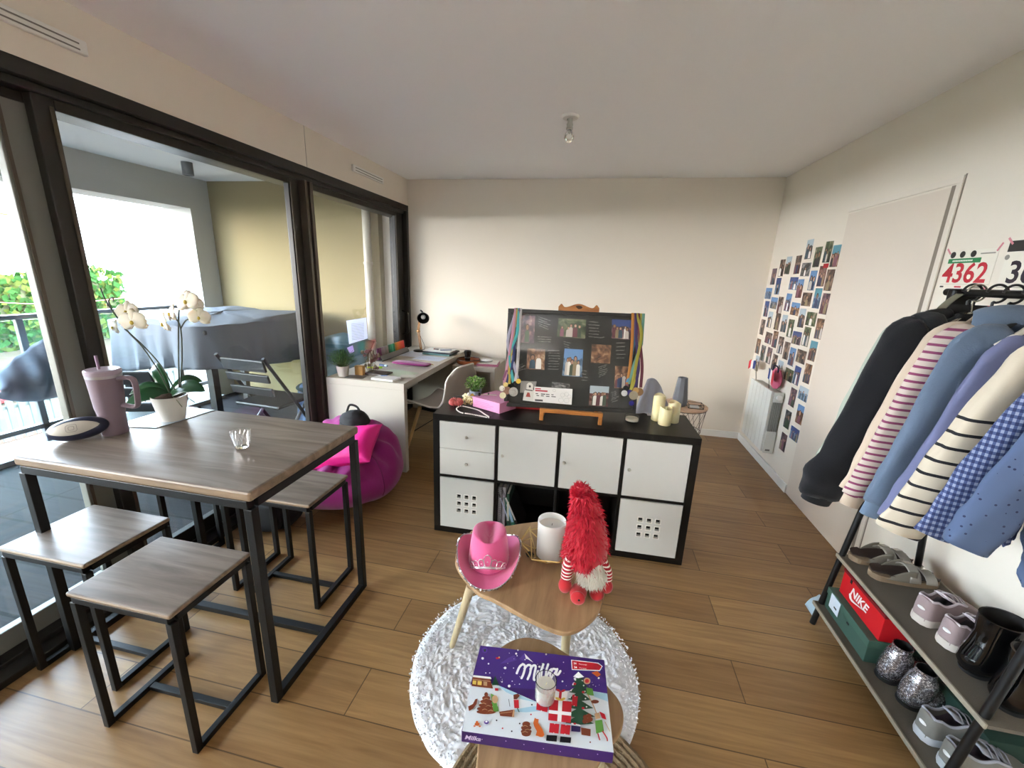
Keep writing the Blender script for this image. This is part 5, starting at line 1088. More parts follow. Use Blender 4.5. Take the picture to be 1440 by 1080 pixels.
MB().tube([((CXR+.001)*math.cos(2*math.pi*i/60), (CYR+.001)*math.sin(2*math.pi*i/60), .0155+.002) for i in range(60)], .0014, 6, closed=True).build('hat_band', mat('deep_pink_braid', '#a8326e', .6), t, smooth=True)
sq = MB(); random.seed(2)
for i in range(230):
    a = 2*math.pi*i/230; r1, r2 = BXR*(1-.10*abs(math.cos(a))**3), BYR; c = Vector((math.cos(a)*r1, math.sin(a)*r2, brimz(a, 1)))
    M = Matrix.Translation(c+Vector((math.cos(a)*.002, math.sin(a)*.002, random.uniform(-.002, .002)))) @ Matrix.Rotation(random.uniform(0, 3), 4, 'X') @ Matrix.Rotation(random.uniform(0, 3), 4, 'Y'); sq.lathe(M.translation, [(0, 0), (.0042, .0002)], 7, M=M.to_3x3().to_4x4())
sq.tube([(math.cos(a)*BXR*(1-.10*abs(math.cos(a))**3), math.sin(a)*BYR, brimz(a, 1)) for a in [2*math.pi*i/90 for i in range(90)]], .0026, 6, closed=True)
sq.build('sequin_edge', mat('silver_sequin', '#d9d5dc', .15, metal=.9), t)
tm = MB()
def tp(x, z):   # onto the front of the crown
    a = math.asin(max(-1, min(1, x/.085))); k_ = min(1, max(0, (z-.012)/.118)); sh = 1-.20*k_**1.5
    return Vector((x, -math.cos(a)*CYR*sh*(1-.10*k_)-.004-.002, z))
band = [tp(-.066+.132*i/16, .022+.022*(1-((i-8)/8)**2)) for i in range(17)]
tm.tube(band, .0030, 6); tm.tube([p+Vector((0, -.0005, .006)) for p in band], .0012, 6)
for xx, h_, w_ in ((0, .046, .015), (-.024, .030, .012), (.024, .030, .012), (-.044, .026, .011), (.044, .026, .011), (-.060, .020, .008), (.060, .020, .008)):
    zb_ = .024+.022*(1-(xx/.066)**2); pts = [tp(xx+w_*math.sin(q), zb_+h_*.5-h_*.5*math.cos(q)*1.0) for q in [2*math.pi*i/12 for i in range(12)]]; tm.tube(pts, .0017, 5, closed=True)
    tm.blob(tp(xx, zb_+h_*1.0), .0026, 8, 6); tm.blob(tp(xx, zb_+h_*.45), .0022, 8, 6)
tm.build('tiara', mat('silver_tiara', '#e8e4ea', .2, metal=.7), t, smooth=True)
# geometric wire holder with glass candle jar
t = thing('geometric_candle_holder', 'gold wire geometric bowl around a white candle jar', 'candle holder', (-.105, 1.475, HB)); m_gw = mat('gold_wire', '#c9ad72', .3, metal=.9); hm = MB()
n6 = 7; lo = [Vector((.062*math.cos(2*math.pi*i/n6+.2), .062*math.sin(2*math.pi*i/n6+.2), .003)) for i in range(n6)]; mi = [Vector((.122*math.cos(2*math.pi*(i+.5)/n6+.2), .122*math.sin(2*math.pi*(i+.5)/n6+.2), .045+.008*(i % 2))) for i in range(n6)]
hi_ = [Vector((.088*math.cos(2*math.pi*i/n6+.2), .088*math.sin(2*math.pi*i/n6+.2), .098)) for i in range(n6)]
for i in range(n6):
    j = (i+1) % n6
    for a, b in ((lo[i], lo[j]), (lo[i], mi[i]), (lo[j], mi[i]), (mi[i], mi[j])): hm.tube([a, b], .0024, 6)
for i in (3, 4): hm.tube([mi[i-1], hi_[i]], .0024, 6).tube([mi[i], hi_[i]], .0024, 6)
hm.tube([hi_[3], hi_[4]], .0024, 6); hm.build('wire_bowl', m_gw, t, smooth=True)
MB().lathe((0, 0, 0), [(0, .002), (.058, .002), (.058, .004), (0, .004)], 28).build('mirror_base', mat('mirror_base', '#9a8f80', .15, metal=.8), t)
t = thing('candle_jar', 'large white frosted glass candle jar inside the gold wire bowl', 'candle', (-.100, 1.468, HB+.0045)); 
MB().lathe((0, 0, 0), [(0, 0), (.050, 0), (.055, .004), (.056, .158), (.0545, .159), (.0535, .132)], 44).build('jar', thin_paper('frosted_white_glass', '#f0efec'), t, smooth=True)
MB().lathe((0, 0, 0), [(.0535, .134), (0, .132)], 40).build('wax', mat('white_wax', '#efece4', .5, sss=.3), t, smooth=True); MB().tube([(0, 0, .133), (.002, 0, .143)], .0012, 6).build('wick', m_black, t)
o = MB().blob((-.178, 1.435, HB+.014), (.016, .013, .010), 14, 10, 0, lambda d: 1+.4*nz3(d, 3, 3)).build('dried_pod', mat('dark_green_pod', '#2c3328', .7), smooth=True, ang=180); tag(o, 'little dark dried pod lying in the gold wire bowl', 'pod')
# gnome
t = thing('plush_gnome', 'plush gnome with a tall furry red hat and white beard', 'plush toy', (.035, 1.34, HB)); m_red = mat('red_plush', '#b30d24', .8, sheen=.5); m_redf = mat('red_fur', '#c21030', .65); m_red2 = mat('bright_red_felt', '#b50c1c', .8, sheen=.4)
random.seed(41)
hp = [(.0, .0, .10), (.004, .0, .17), (.0, .005, .24), (-.010, .01, .30), (-.022, .008, .345), (-.034, -.004, .372), (-.038, -.014, .352)]; hr = [.078, .076, .064, .050, .036, .026, .012]
P_ = smooth_path(hp, 6); rr = []
for i in range(len(P_)):
    q = i/(len(P_)-1)*(len(hr)-1); k_ = min(int(q), len(hr)-2); rr.append(hr[k_]*(1-q+k_)+hr[k_+1]*(q-k_))
MB().tube(P_, rr, 28).build('hat', m_red, t, smooth=True, ang=180)
sm = []
for _ in range(7000):
    q = random.random()**.85*(len(P_)-2); i = int(q); p = P_[i].lerp(P_[i+1], q-i); r_ = rr[i]*(1-(q-i))+rr[i+1]*(q-i); d = (P_[i+1]-P_[i]).normalized(); a = d.orthogonal().normalized(); a.rotate(Quaternion(d, random.uniform(0, 6.283)))
    right = a.x > .35 and a.y < .55
    if right and random.random() < .75: continue
    sm.append((p+a*r_*.98, a*1.0-d*.7))
o = tufts(MB(), sm, .020, .0017, droop=.5, spread=.45).build('hat_fur', m_redf, t, smooth=True, ang=180); o['kind'] = 'stuff'
MB().blob((0, 0, .065), (.068, .058, .068), 28, 18, 0, lambda d: 1 if d.z > -.7 else .97).build('body', mat('burlap_body', '#b39b7c', .95, bump=.5, bscale=150), t, smooth=True, ang=180)
bsm = []; mb = MB().blob((.030, -.050, .085), (.046, .022, .056), 20, 14)
for _ in range(1500):
    a = random.uniform(-1, 1); z = random.uniform(-1, 1)
    if a*a+z*z > 1: continue
    bsm.append(((.030+.044*a, -.050-.020*math.sqrt(max(0, 1-a*a-z*z)), .095+.050*z), (a*.7, -.55, -1.2)))
mb.build('beard_base', mat('white_fur', '#d8d2c6', .9), t, smooth=True, ang=180); o = tufts(MB(), bsm, .030, .0015, droop=.7, spread=.25).build('beard', MATS['white_fur'], t, smooth=True, ang=180); o['kind'] = 'stuff'
strp = bands('red_white_stripe_sleeve', '#a01222', '#e4dfd6', .0115, .38, 'Z')
MB().tube(smooth_path([(-.045, -.035, .125), (-.056, -.060, .095), (-.058, -.066, .060)]), [.022]*6+[.020]*6+[.019], 16).build('arm', strp, t, smooth=True)
MB().tube(smooth_path([(.060, -.020, .125), (.080, -.035, .095), (.084, -.040, .065)]), .019, 16).build('arm', strp, t, smooth=True)
MB().blob((-.060, -.068, .035), (.024, .022, .030), 20, 14).build('mitten', m_red2, t, smooth=True, ang=180)
MB().blob((.084, -.040, .036), (.024, .022, .026), 20, 14).build('mitten', m_red2, t, smooth=True, ang=180)
MB().blob((-.012, -.075, .020), (.030, .042, .020), 24, 14).blob((-.012, -.11, .026), (.026, .014, .026), 20, 12).build('foot', m_red2, t, smooth=True, ang=180)
MB().blob((-.008, -.1245, .030), (.004, .0018, .004), 10, 8).build('button', m_black, t, smooth=True)
MB().blob((.052, -.062, .018), (.026, .032, .018), 24, 14).build('foot', m_red2, t, smooth=True, ang=180)
MB().tube([(-.005, -.03, .005), (-.020, -.055, .02)], .008, 8).build('tag_label', mat('cream_tag', '#b9a483', .8), t)

# chocolate box
MZ, MT_ = HL+.001, .036
t = thing('advent_calendar', 'flat purple chocolate box with a snowy winter picture on the lower table', 'box', (-.06, .90, HL))
cor = [at(676, 907.5, z=MZ+MT_), at(849.7, 928, z=MZ+MT_), at(863, 1059, z=MZ+MT_), at(649, 1028.3, z=MZ+MT_)]
MB().prism([Vector((p.x, p.y, MZ)) for p in cor][::-1], (0, 0, MT_)).build('box_body', mat('purple_card', '#3d2166', .3), t, world=True, bevel=.001)
AZ = MZ+MT_; lay = [0]
def Apt(x, y, z=0): return at(640+x/6, 900+y/6, z=AZ+z)
AM = ['#452a7c', '#dfe6ec', '#a8d0e2', '#ffffff', '#c41f2e', '#12121a', '#1f4a34', '#7a3a24', '#5c9440', '#d0652a', '#5a3f96', '#c9a27c', '#e8c860', '#2a1650']
am = [mat('print_'+c[1:], c, .35) for c in AM]; PUR, SNO, ICE, WHI, RED, BLK, GRN, BRN, LGR, ORG, LPU, TAN, YEL, DPU = range(14)
art = MB()
def poly(pts, m, k=None):
    lay[0] += 1; z = .0002+.000022*lay[0]; art.prism([Apt(x, y, z) for x, y in pts][::-1], (0, 0, .00003), m)
def ell(x, y, rx, ry, m, n=16, rot=0):
    poly([(x+rx*math.cos(a)*math.cos(rot)-ry*math.sin(a)*math.sin(rot), y+rx*math.cos(a)*math.sin(rot)+ry*math.sin(a)*math.cos(rot)) for a in [2*math.pi*i/n for i in range(n)]], m)
def line(pts, w, m, n=5, zz=None):
    P2 = smooth_path([(x, y, 0) for x, y in pts], n); lay[0] += 1; z = .0002+.000022*lay[0]
    L2, R2 = [], []
    for i, p in enumerate(P2):
        d = (P2[min(i+1, len(P2)-1)]-P2[max(i-1, 0)]).normalized(); nn = Vector((-d.y, d.x, 0))*w/2; L2.append(p+nn); R2.append(p-nn)
    vs = [Apt(p.x, p.y, z) for p in L2]+[Apt(p.x, p.y, z) for p in R2]; k_ = len(P2); art.add(vs, [(i, i+1, k_+i+1, k_+i) for i in range(k_-1)], m)
    for p in (P2[0], P2[-1]): art.prism([Apt(p.x+w/2*math.cos(a), p.y+w/2*math.sin(a), z) for a in [-2*math.pi*i/10 for i in range(10)]], (0, 0, .00002), m)
poly([(214,46),(1256,172),(1284,456),(128,380),(150,300)], PUR)
poly([(128,380),(170,360),(330,372),(480,432),(680,520),(900,430),(1100,420),(1284,452),(1338,950),(60,768)], SNO)
poly([(360,380),(480,432),(680,525),(560,500),(430,440)], ICE); poly([(1100,422),(1284,452),(1290,520),(1180,480)], ICE); poly([(420,600),(650,560),(800,560),(800,590),(600,610)], ICE)
poly([(380,200),(450,150),(500,128),(520,170),(450,190)], LPU); poly([(540,160),(585,112),(660,190),(610,160)], WHI); poly([(540,160),(585,112),(600,170),(570,175)], LPU)
random.seed(12)
for i in range(70):
    x, y = random.uniform(200, 1240), random.uniform(70, 420)
    if y < 60+.12*(x-214)+20 or y > 400 or x < 175+.0*(y): continue
    r_ = random.choice([2.5, 2.5, 3.5, 5]); ell(x, y, r_, r_, WHI, 8)
for x, y, r_ in ((232,155,11),(282,200,7),(422,236,11),(515,115,9),(456,388,12),(768,121,8),(1212,322,8),(906,349,8),(396,354,6),(292,278,5),(530,85,7)): ell(x, y, r_, r_, WHI, 12)
ell(250, 85, 24, 26, LPU); poly([(240,80),(262,76),(258,98),(246,100)], GRN); poly([(340,150),(375,140),(378,158),(350,162)], RED); ell(372, 146, 7, 6, YEL)
# cottage
poly([(150,300),(290,318),(320,410),(138,388)], BRN); poly([(152,296),(300,312),(306,330),(150,312)], WHI); poly([(150,340),(180,344),(176,376),(146,372)], YEL); poly([(190,345),(226,349),(222,382),(188,378)], YEL); poly([(238,350),(270,354),(270,388),(238,384)], TAN); line([(150,332),(300,350)], 5, TAN)
poly([(310,380),(338,300),(372,382)], GRN); poly([(336,405),(365,408),(363,430),(337,427)], RED)
# chocolate cones, sweets and little parcels (plain stand-ins)
for k_, (y, w_) in enumerate([(460,16),(490,34),(520,50),(550,64),(580,80),(606,82)]): ell(262, y, w_, 20, BRN, 14)
for x, y in ((240,540),(280,560),(250,590),(300,600),(262,500)): line([(x-20, y), (x, y-8), (x+20, y)], 4, TAN)
poly([(110,560),(150,540),(170,500),(190,494),(182,540),(150,580),(118,600)], BRN)
poly([(300,450),(340,470),(362,590),(322,598)], LGR); ell(336, 500, 26, 34, TAN); poly([(318,560),(362,560),(366,600),(330,606)], LGR)
poly([(492,462),(530,452),(546,470),(520,500),(494,500)], BRN); poly([(494,505),(536,505),(540,575),(500,575)], RED); line([(452,500),(462,560)], 4, BLK); line([(525,575),(540,606)], 7, GRN)
poly([(372,605),(500,586),(498,650),(380,640)], BRN); poly([(490,586),(504,590),(494,650),(480,648)], TAN); line([(380,618),(480,606)], 4, TAN)
for cx_, cy_ in ((186,710),): ell(cx_, cy_, 22, 14, ORG); ell(cx_-2, cy_-18, 10, 10, ORG); ell(cx_-22, cy_+16, 10, 7, ORG); ell(cx_+22, cy_+18, 10, 7, ORG)
ell(264, 694, 20, 16, LPU); ell(264, 688, 10, 8, WHI)
for x, y, m_ in ((350,678,BLK),(400,745,RED),(478,770,BLK),(640,628,RED),(545,705,BLK),(1140,862,BRN),(648,546,BLK)): ell(x, y, 7, 7, m_, 10)
for y, w_ in ((710,34),(740,44),(772,46),(790,40)): ell(600, y, w_, 24, BRN, 14)
for x, y in ((590,730),(612,760),(590,780)): line([(x-22, y), (x, y-8), (x+22, y)], 4, TAN)
poly([(660,700),(672,655),(684,664),(706,668),(700,700),(735,750),(754,800),(740,818),(680,806),(690,770),(668,730)], ORG); ell(724, 806, 24, 12, ORG)
# tree
for k_, (y, w_) in enumerate([(300,44),(340,70),(390,90),(450,100),(520,118),(590,130),(650,120)]):
    poly([(1050-w_, y+50), (1045, y-20), (1050+w_, y+56), (1050, y+66)], GRN); line([(1050-w_*.8, y+36), (1010, y+24), (1050+w_*.5, y+44)], 14, WHI)
poly([(995,310),(1040,268),(1088,312),(1040,322)], WHI); ell(1113, 346, 30, 28, TAN); ell(1113, 346, 18, 17, RED); poly([(1106,400),(1160,410),(1170,470),(1112,462)], LGR); line([(1120,460),(1170,560),(1200,640)], 8, TAN); ell(1180, 520, 34, 16, BRN)
for x, y in ((1010,370),(1080,440),(1000,470),(1080,575)): ell(x, y, 12, 10, RED)
for x, y in ((1100,650),(1130,640),(1120,680),(1095,685),(1140,670)): ell(x, y, 22, 20, BRN)
# red and white wrapped presents in the middle
poly([(795,500),(985,520),(975,700),(785,676)], RED); poly([(872,508),(906,512),(896,690),(862,686)], WHI); poly([(791,590),(981,610),(979,640),(789,618)], WHI)
poly([(835,425),(950,436),(942,516),(826,504)], WHI); poly([(880,430),(902,432),(894,512),(872,510)], RED); ell(872, 425, 20, 10, RED, 12, .4); ell(912, 428, 20, 10, RED, 12, -.4)
ell(868, 496, 24, 11, YEL, 12, .4); ell(908, 500, 24, 11, YEL, 12, -.4)
poly([(690,512),(785,530),(778,610),(684,588)], RED); line([(735,522),(728,598)], 10, WHI)
poly([(990,470),(1035,476),(1028,560),(984,552)], RED); line([(1012,474),(1004,556)], 7, WHI)
poly([(800,700),(880,710),(872,790),(792,780)], RED); line([(840,706),(832,784)], 9, WHI); poly([(895,710),(975,720),(966,800),(886,790)], RED); line([(935,716),(926,794)], 9, WHI)
poly([(772,800),(862,806),(856,858),(768,850)], BLK); poly([(888,812),(980,822),(974,870),(882,862)], BLK)
poly([(980,720),(1060,730),(1056,776),(980,770)], DPU); poly([(1062,738),(1144,752),(1142,812),(1066,800)], BRN); line([(985,705),(1050,720)], 12, WHI); ell(1010, 706, 12, 8, RED)
poly([(1180,680),(1240,672),(1256,770),(1190,790)], LGR); poly([(1176,620),(1216,612),(1226,660),(1186,668)], TAN); poly([(1216,602),(1262,625),(1276,672),(1240,660)], RED); line([(1205,790),(1220,842)], 10, RED); line([(1245,770),(1280,826),(1285,850)], 10, RED); line([(1264,690),(1306,770)], 5, TAN)
# red banner
poly([(978,166),(1210,192),(1245,222),(1222,262),(984,252)], WHI); poly([(986,172),(1206,198),(1238,222),(1218,254),(990,246)], RED); poly([(1150,275),(1200,262),(1230,290),(1200,312)], ORG)
def atxt(s_, x, y, size, m, ang=6.5, shear=0, bold=0, align='LEFT'):
    zt_ = .0004+.000022*lay[0]; c = Apt(x, y, zt_); e_ = (Apt(x+100, y+100*math.tan(R_(ang)), zt_)-c).normalized(); f_ = Vector((-e_.y, e_.x, 0)); M = Matrix((e_, f_, Vector((0, 0, 1)))).transposed().to_4x4(); M.translation = c; art.text(s_, size, M, m, ext=.00005, shear=shear, bold=bold, align=align)
atxt('24', 1000, 196, .0085, WHI, bold=.0003); atxt('24', 1004, 229, .0085, WHI, bold=.0003); atxt('Momente!', 1044, 203, .0058, WHI); atxt('Moments', 1048, 235, .0055, WHI)
lay[0] += 3
# cursive wordmark
for st in ([(520,280),(545,225),(575,205),(590,230),(575,290),(560,322)], [(585,240),(615,212),(640,222),(632,280),(612,330)], [(635,245),(660,215),(680,225),(668,290),(665,335),(690,330)],
           [(700,262),(690,310),(688,340),(705,335)], [(745,205),(722,270),(712,330),(725,342)], [(785,205),(765,270),(752,340)], [(812,246),(790,268),(768,290)], [(770,286),(790,318),(812,322)],
           [(858,250),(825,245),(808,280),(825,300),(855,262)], [(862,245),(852,285),(868,292),(888,262)]): line(st, 19, WHI, 6)
ell(712, 225, 10, 9, WHI)
art.build('cover_print', am, t, world=True)
e1 = (cor[2]-cor[3]); en_ = Vector((e1.y, -e1.x, 0)).normalized(); FMm = Matrix((e1.normalized(), Vector((0, 0, 1)), en_)).transposed().to_4x4(); FMm.translation = cor[3]+e1*.075+en_*.0006+Vector((0, 0, -MT_*.5))
sd = MB().text('Milka', .020, FMm, 0, ext=.0002, shear=.3, bold=.0004)
for q in (.14, .3, .42, .55, .66, .78, .9): sd.prism([cor[3]+e1*q+en_*.0005+Vector((.0015*math.cos(a), 0, -MT_*(.3+.4*((q*10) % 1))+.0015*math.sin(a))) for a in [math.pi*i/4 for i in range(8)]], en_*.0003)
sd.build('side_print', mat('lilac_print', '#cfc2dc', .5), t, world=True)
# little votive
vp = at(766, 983, z=AZ+.003)
t = thing('votive_candle', 'white votive candle in a small clear glass on the chocolate box', 'candle', (vp.x, vp.y, AZ+.0032))
MB().lathe((0, 0, 0), [(0, 0), (.025, 0), (.027, .003), (.0295, .068), (.0275, .068), (.0255, .006), (0, .005)], 36).build('glass', gm, t, smooth=True)
MB().lathe((0, 0, 0), [(0, .0055), (.0250, .006), (.0266, .050), (.018, .048), (.008, .050), (0, .050)], 36).build('wax', mat('white_wax', '#e2dfd6', .5, sss=.3), t, smooth=True)
MB().tube([(0, 0, .049), (.002, .001, .058)], .001, 6).build('wick', MATS['cream_resin'], t)

# ---------------------------------------------------------------- clothes rack with shoe shelves
RY0, RY1, RXB, RZB = 1.16, 1.885, 1.335, 1.548
t = thing('clothes_rack', 'black metal clothes rack with two shoe shelves against the right wall', 'clothes rack', (1.33, 1.52, 0)); m_rk = mat('black_rack', '#161617', .4, metal=.4)
for y in (RY0, RY1):
    MB().tube([(1.136, y, 0.0), (1.312, y, 1.50)], .0125, 14).build('front_pole', m_rk, t, world=True, smooth=True)
    MB().tube([(1.515, y, 0.0), (1.358, y, 1.50)], .0125, 14).build('rear_pole', m_rk, t, world=True, smooth=True)
    MB().box(1.295, 1.375, y-.018, y+.018, 1.495, 1.560).build('corner_joint', m_rk, t, world=True, bevel=.008)
MB().tube([(RXB, RY0-.06, RZB), (RXB, RY1+.075, RZB)], .0135, 16).build('hanging_rail', m_rk, t, world=True, smooth=True)
m_shf = mat('taupe_shelf_fabric', '#5f574c', .9, bump=.3, bscale=400); m_shr = mat('shelf_rim', '#8d8474', .5)
SU, SLW = .385, .118
for z, x0, x1 in ((SU, 1.168, 1.49), (SLW, 1.125, 1.515)):
    sh = MB().box(x0, x1, RY0-.03, RY1+.01, z-.012, z).build('shelf', m_shf, t, world=True); MB().box(x0-.007, x0, RY0-.03, RY1+.01, z-.016, z+.002).build('shelf_edge', m_shr, sh, world=True, bevel=.002); MB().box(x1, x1+.006, RY0-.03, RY1+.01, z-.016, z+.002).build('shelf_edge', m_shr, sh, world=True, bevel=.002)
# ---- shoes ; local +x = toe direction
def loftshoe(name, label, loc, rz, m_up, m_sole, m_in, L=.245, W_=.086, hh=.085, group=None, lace=None, cat='shoe', extra=None, tongue=True, soleh=.026, heelpatch=None):
    t = thing(name, label, cat, loc, rz, group)
    def width(s_): return W_*(.74+.26*math.sin(min(1, s_*1.25+.1)*math.pi*.62)**2)*(1 if s_ < .82 else math.sqrt(max(0, 1-((s_-.82)/.19)**2)))*(1 if s_ > .09 else math.sqrt(max(.0, 1-((.09-s_)/.10)**2)))
    n = 26; prs = []
    for q, z in ((1.0, 0), (1.05, .3), (1.04, 1.0), (1.0, 1.05)):
        ring = [(i/(n-1)*L, q*width(i/(n-1))/2) for i in range(n)]; prs.append([(x-.0 if 0 < i < n-1 else x+(.004*(q-1)*(1 if i else -1)), y, z*soleh+(.010*max(0, (x/L-.8)/.2)**2)) for i, (x, y) in enumerate(ring)]+[(x, -y, z*soleh+(.010*max(0, (x/L-.8)/.2)**2)) for x, y in ring[::-1]])
    k_ = 2*n; vs = [v for p in prs for v in p]; sl = MB(); sl.add(vs, [(i*k_+j, i*k_+(j+1) % k_, (i+1)*k_+(j+1) % k_, (i+1)*k_+j) for i in range(3) for j in range(k_)]+[tuple(range(k_-1, -1, -1)), tuple(3*k_+j for j in range(k_))]); sl.build('sole', m_sole, t, smooth=True)
    def top(s_): return hh*(1.0 if s_ < .12 else 1-.18*math.sin((s_-.12)/.30*math.pi) if s_ < .42 else max(.42, .98-(s_-.42)*1.05)) if s_ < .98 else hh*.40
    up = MB(); ns, nv = 30, 17; rows = []
    for i in range(ns):
        s_ = .012+.976*i/(ns-1); w = width(s_)/2*.97; h_ = soleh*.8+(top(s_)-soleh*.5)*(1 if s_ < .8 else math.sqrt(max(.02, 1-((s_-.8)/.20)**2))); op = max(0, min(1, (s_-.05)/.05))*max(0, min(1, (.60-s_)/.06)); rw = w*(.78 if op > 0 else 1)
        for j in range(nv):
            v = j/(nv-1)*2-1; a = abs(v); sg = 1 if v > 0 else -1
            if a > .55: q = (1-a)/.45; y = sg*w*(1-.22*q**2.2); z = soleh*.7+(h_-soleh*.7)*math.sin(q*math.pi/2)**.8
            else: q = a/.55; yy = w*.78*q; y = sg*yy; cap = h_+.004*(1-q*q); z = cap*(1-op)+op*(h_-(.052 if s_ < .5 else .04)*min(1, (1-q)*5)); 
            rows.append((s_*L, y, z))
    up.add(rows, [(i*nv+j, (i+1)*nv+j, (i+1)*nv+j+1, i*nv+j+1) for i in range(ns-1) for j in range(nv-1)]+[tuple(range(nv)), tuple((ns-1)*nv+j for j in range(nv-1, -1, -1))])
    for i in range(ns-1):
        for j in range(nv-1):
            v = (j+.5)/(nv-1)*2-1; s_ = (.012+.976*(i+.5)/(ns-1))
            if abs(v) < .50 and .07 < s_ < .58: up.m[i*(nv-1)+j] = 1
    up.build('upper', [m_up, m_in], t, smooth=True, ang=75)
    rim = []
    for i in range(16): s_ = .05+.53*i/15; rim.append((s_*L, width(s_)/2*.97*.78, soleh*.8+(top(s_)-soleh*.5)+.001))
    rim2 = rim+[(x, -y, z) for x, y, z in rim[::-1]]; MB().tube(rim2, .0042, 8, closed=True).build('collar', lace or m_up, t, smooth=True)
    if tongue:
        MB().grid(lambda u, v: ((.30+.30*v)*L, (u-.5)*.040, hh*(1.18-.52*v)+.006*(1-abs(u-.5)*2)), 7, 8).build('tongue', m_in if not lace else lace, t, smooth=True, solid=.005)
        lc = MB()
        for i in range(4):
            x = (.40+.07*i)*L; z = soleh*.8+(top(.40+.07*i)-soleh*.5)+.006; lc.tube(smooth_path([(x, -.024, z-.004), (x+.004, 0, z+.006), (x+.01, .024, z-.004)], 4), .0022, 6)
        lc.tube(smooth_path([(.38*L, .0, hh*1.0), (.33*L, .028, hh*1.12), (.42*L, .034, hh*.9)], 4), .002, 6); lc.build('laces', lace or m_sole, t, smooth=True)
    if heelpatch: MB().blob((.006, 0, hh*.66), (.010, .014, .006), 12, 8).build('heel_tab', heelpatch, t, smooth=True)
    return t
m_pinkup = mat('dusty_pink_suede', '#8d7a7a', .8, bump=.1, bscale=120); m_sw = mat('off_white_sole', '#bcb2a8', .6); m_grin = mat('grey_lining', '#6a6468', .9); m_place = mat('pale_lace', '#c4b8bc', .8); m_tab = mat('white_tab', '#f0f0f0', .3)
loftshoe('sneaker', 'dusty pink sneaker on the upper shelf, the one beside the sandals', (1.235, 1.515, SU+.001), R_(18), m_pinkup, m_sw, m_grin, lace=m_place, group='dusty pink sneakers', heelpatch=m_tab, hh=.092)
loftshoe('sneaker', 'dusty pink sneaker on the upper shelf, the one beside the black boots', (1.245, 1.415, SU+.001), R_(14), m_pinkup, m_sw, m_grin, lace=m_place, group='dusty pink sneakers', heelpatch=m_tab, hh=.092)
m_gup = mat('grey_canvas', '#77756f', .8, bump=.1, bscale=160); m_gs = mat('pale_grey_sole', '#b4b7bd', .6); m_gin = mat('plum_lining', '#5f5560', .9); m_glace = mat('blue_grey_trim', '#a0a2ac', .8)
loftshoe('sneaker', 'grey sneaker on the lower shelf, the one beside the glitter boots', (1.165, 1.295, SLW+.001), R_(8), m_gup, m_gs, m_gin, lace=m_glace, group='grey sneakers', heelpatch=m_tab, hh=.088)
loftshoe('sneaker', 'grey sneaker on the lower shelf, the nearest shoe, crossed by the rack pole', (1.168, 1.20, SLW+.001), R_(5), m_gup, m_gs, m_gin, lace=m_glace, group='grey sneakers', heelpatch=m_tab, hh=.088)
def boot(name, label, loc, rz, m_, m_in, H_=.20, L=.24, W_=.088, group=None, shaft=(.052, .046), heel=.03, lean=0, flare=1.0, cat='boot'):
    t = thing(name, label, cat, loc, rz, group)
    mb = MB(); n = 24; rows = []; secs = [(.0, .0, .0), (.004, .66, .4), (.03, .92, .66), (.10, 1, .60), (.14, 1, .56), (.19, .92, .44), (.23, .66, .34), (.24, .0, .2)]
    # foot
    mb.blob((L*.56, 0, .040), (L*.44, W_*.48, .036), 28, 16, 0, lambda d: (abs(d.x)**2.4+abs(d.y)**2.2+abs(d.z)**2.6)**(-1/2.3))
    # shaft: rings rising from the heel
    prof = [(.038, .70, .012), (.040, .94, .035), (.048, 1.02, .065), (.052, .96, .10), (.050, .90, H_*.62+.02), (.050, .94*flare, H_*.85), (.050, 1.0*flare, H_), (.050, .90*flare, H_), (.05, .84*flare, H_*.7), (.05, .7, H_*.55)]
    for x, k_, z in prof:
        for j in range(n): a = 2*math.pi*j/n; rows.append((x+lean*z+math.cos(a)*shaft[0]*k_, math.sin(a)*shaft[1]*k_, z))
    mb.add(rows, [(i*n+j, i*n+(j+1) % n, (i+1)*n+(j+1) % n, (i+1)*n+j) for i in range(len(prof)-1) for j in range(n)]+[tuple(range(n-1, -1, -1))])
    f0 = len(mb.f)-n*(len(prof)-1)-1
    for i in range(7, len(prof)-1):
        for j in range(n): mb.m[f0+i*n+j] = 1
    mb.add([rows[(len(prof)-1)*n+j] for j in range(n)], [tuple(range(n))], 1)
    mb.build('boot_upper', [m_, m_in], t, smooth=True, ang=80)
    MB().lathe((.042, 0, 0), [(0, 0.0005), (.036, .0005), (.038, .006), (.036, .016), (0, .016)], 22, sx_=1.1).build('heel', m_in, t, smooth=True)
    MB().lathe((L*.60, 0, 0), [(0, 0.0005), (.092, .0005), (.094, .004), (.092, .010), (0, .010)], 26, sy_=.44).build('sole', m_in, t, smooth=True)
    return t
m_pat = mat('black_patent', '#070708', .08, spec=.8); m_bin = mat('black_inner', '#0c0b0c', .8)
boot('boot', 'glossy black boot on the upper shelf, the one beside the pink sneakers', (1.235, 1.315, SU+.001), R_(12), m_pat, m_bin, H_=.20, shaft=(.060, .050), group='glossy black boots', lean=.12, flare=1.05)
boot('boot', 'glossy black boot on the upper shelf, the one nearest the rack pole', (1.235, 1.205, SU+.001), R_(6), m_pat, m_bin, H_=.185, shaft=(.058, .050), group='glossy black boots', lean=.1, flare=1.05)
m_glt = glitter('silver_glitter')
b1 = boot('boot', 'silver glitter ankle boot on the lower shelf, the one beside the green box', (1.165, 1.505, SLW+.001), R_(14), m_glt, m_bin, H_=.150, shaft=(.046, .042), group='silver glitter boots', flare=.72, lean=.1)
boot('boot', 'silver glitter ankle boot on the lower shelf, the one beside the grey sneakers', (1.178, 1.412, SLW+.001), R_(10), m_glt, m_bin, H_=.150, shaft=(.046, .042), group='silver glitter boots', flare=.72, lean=.1)
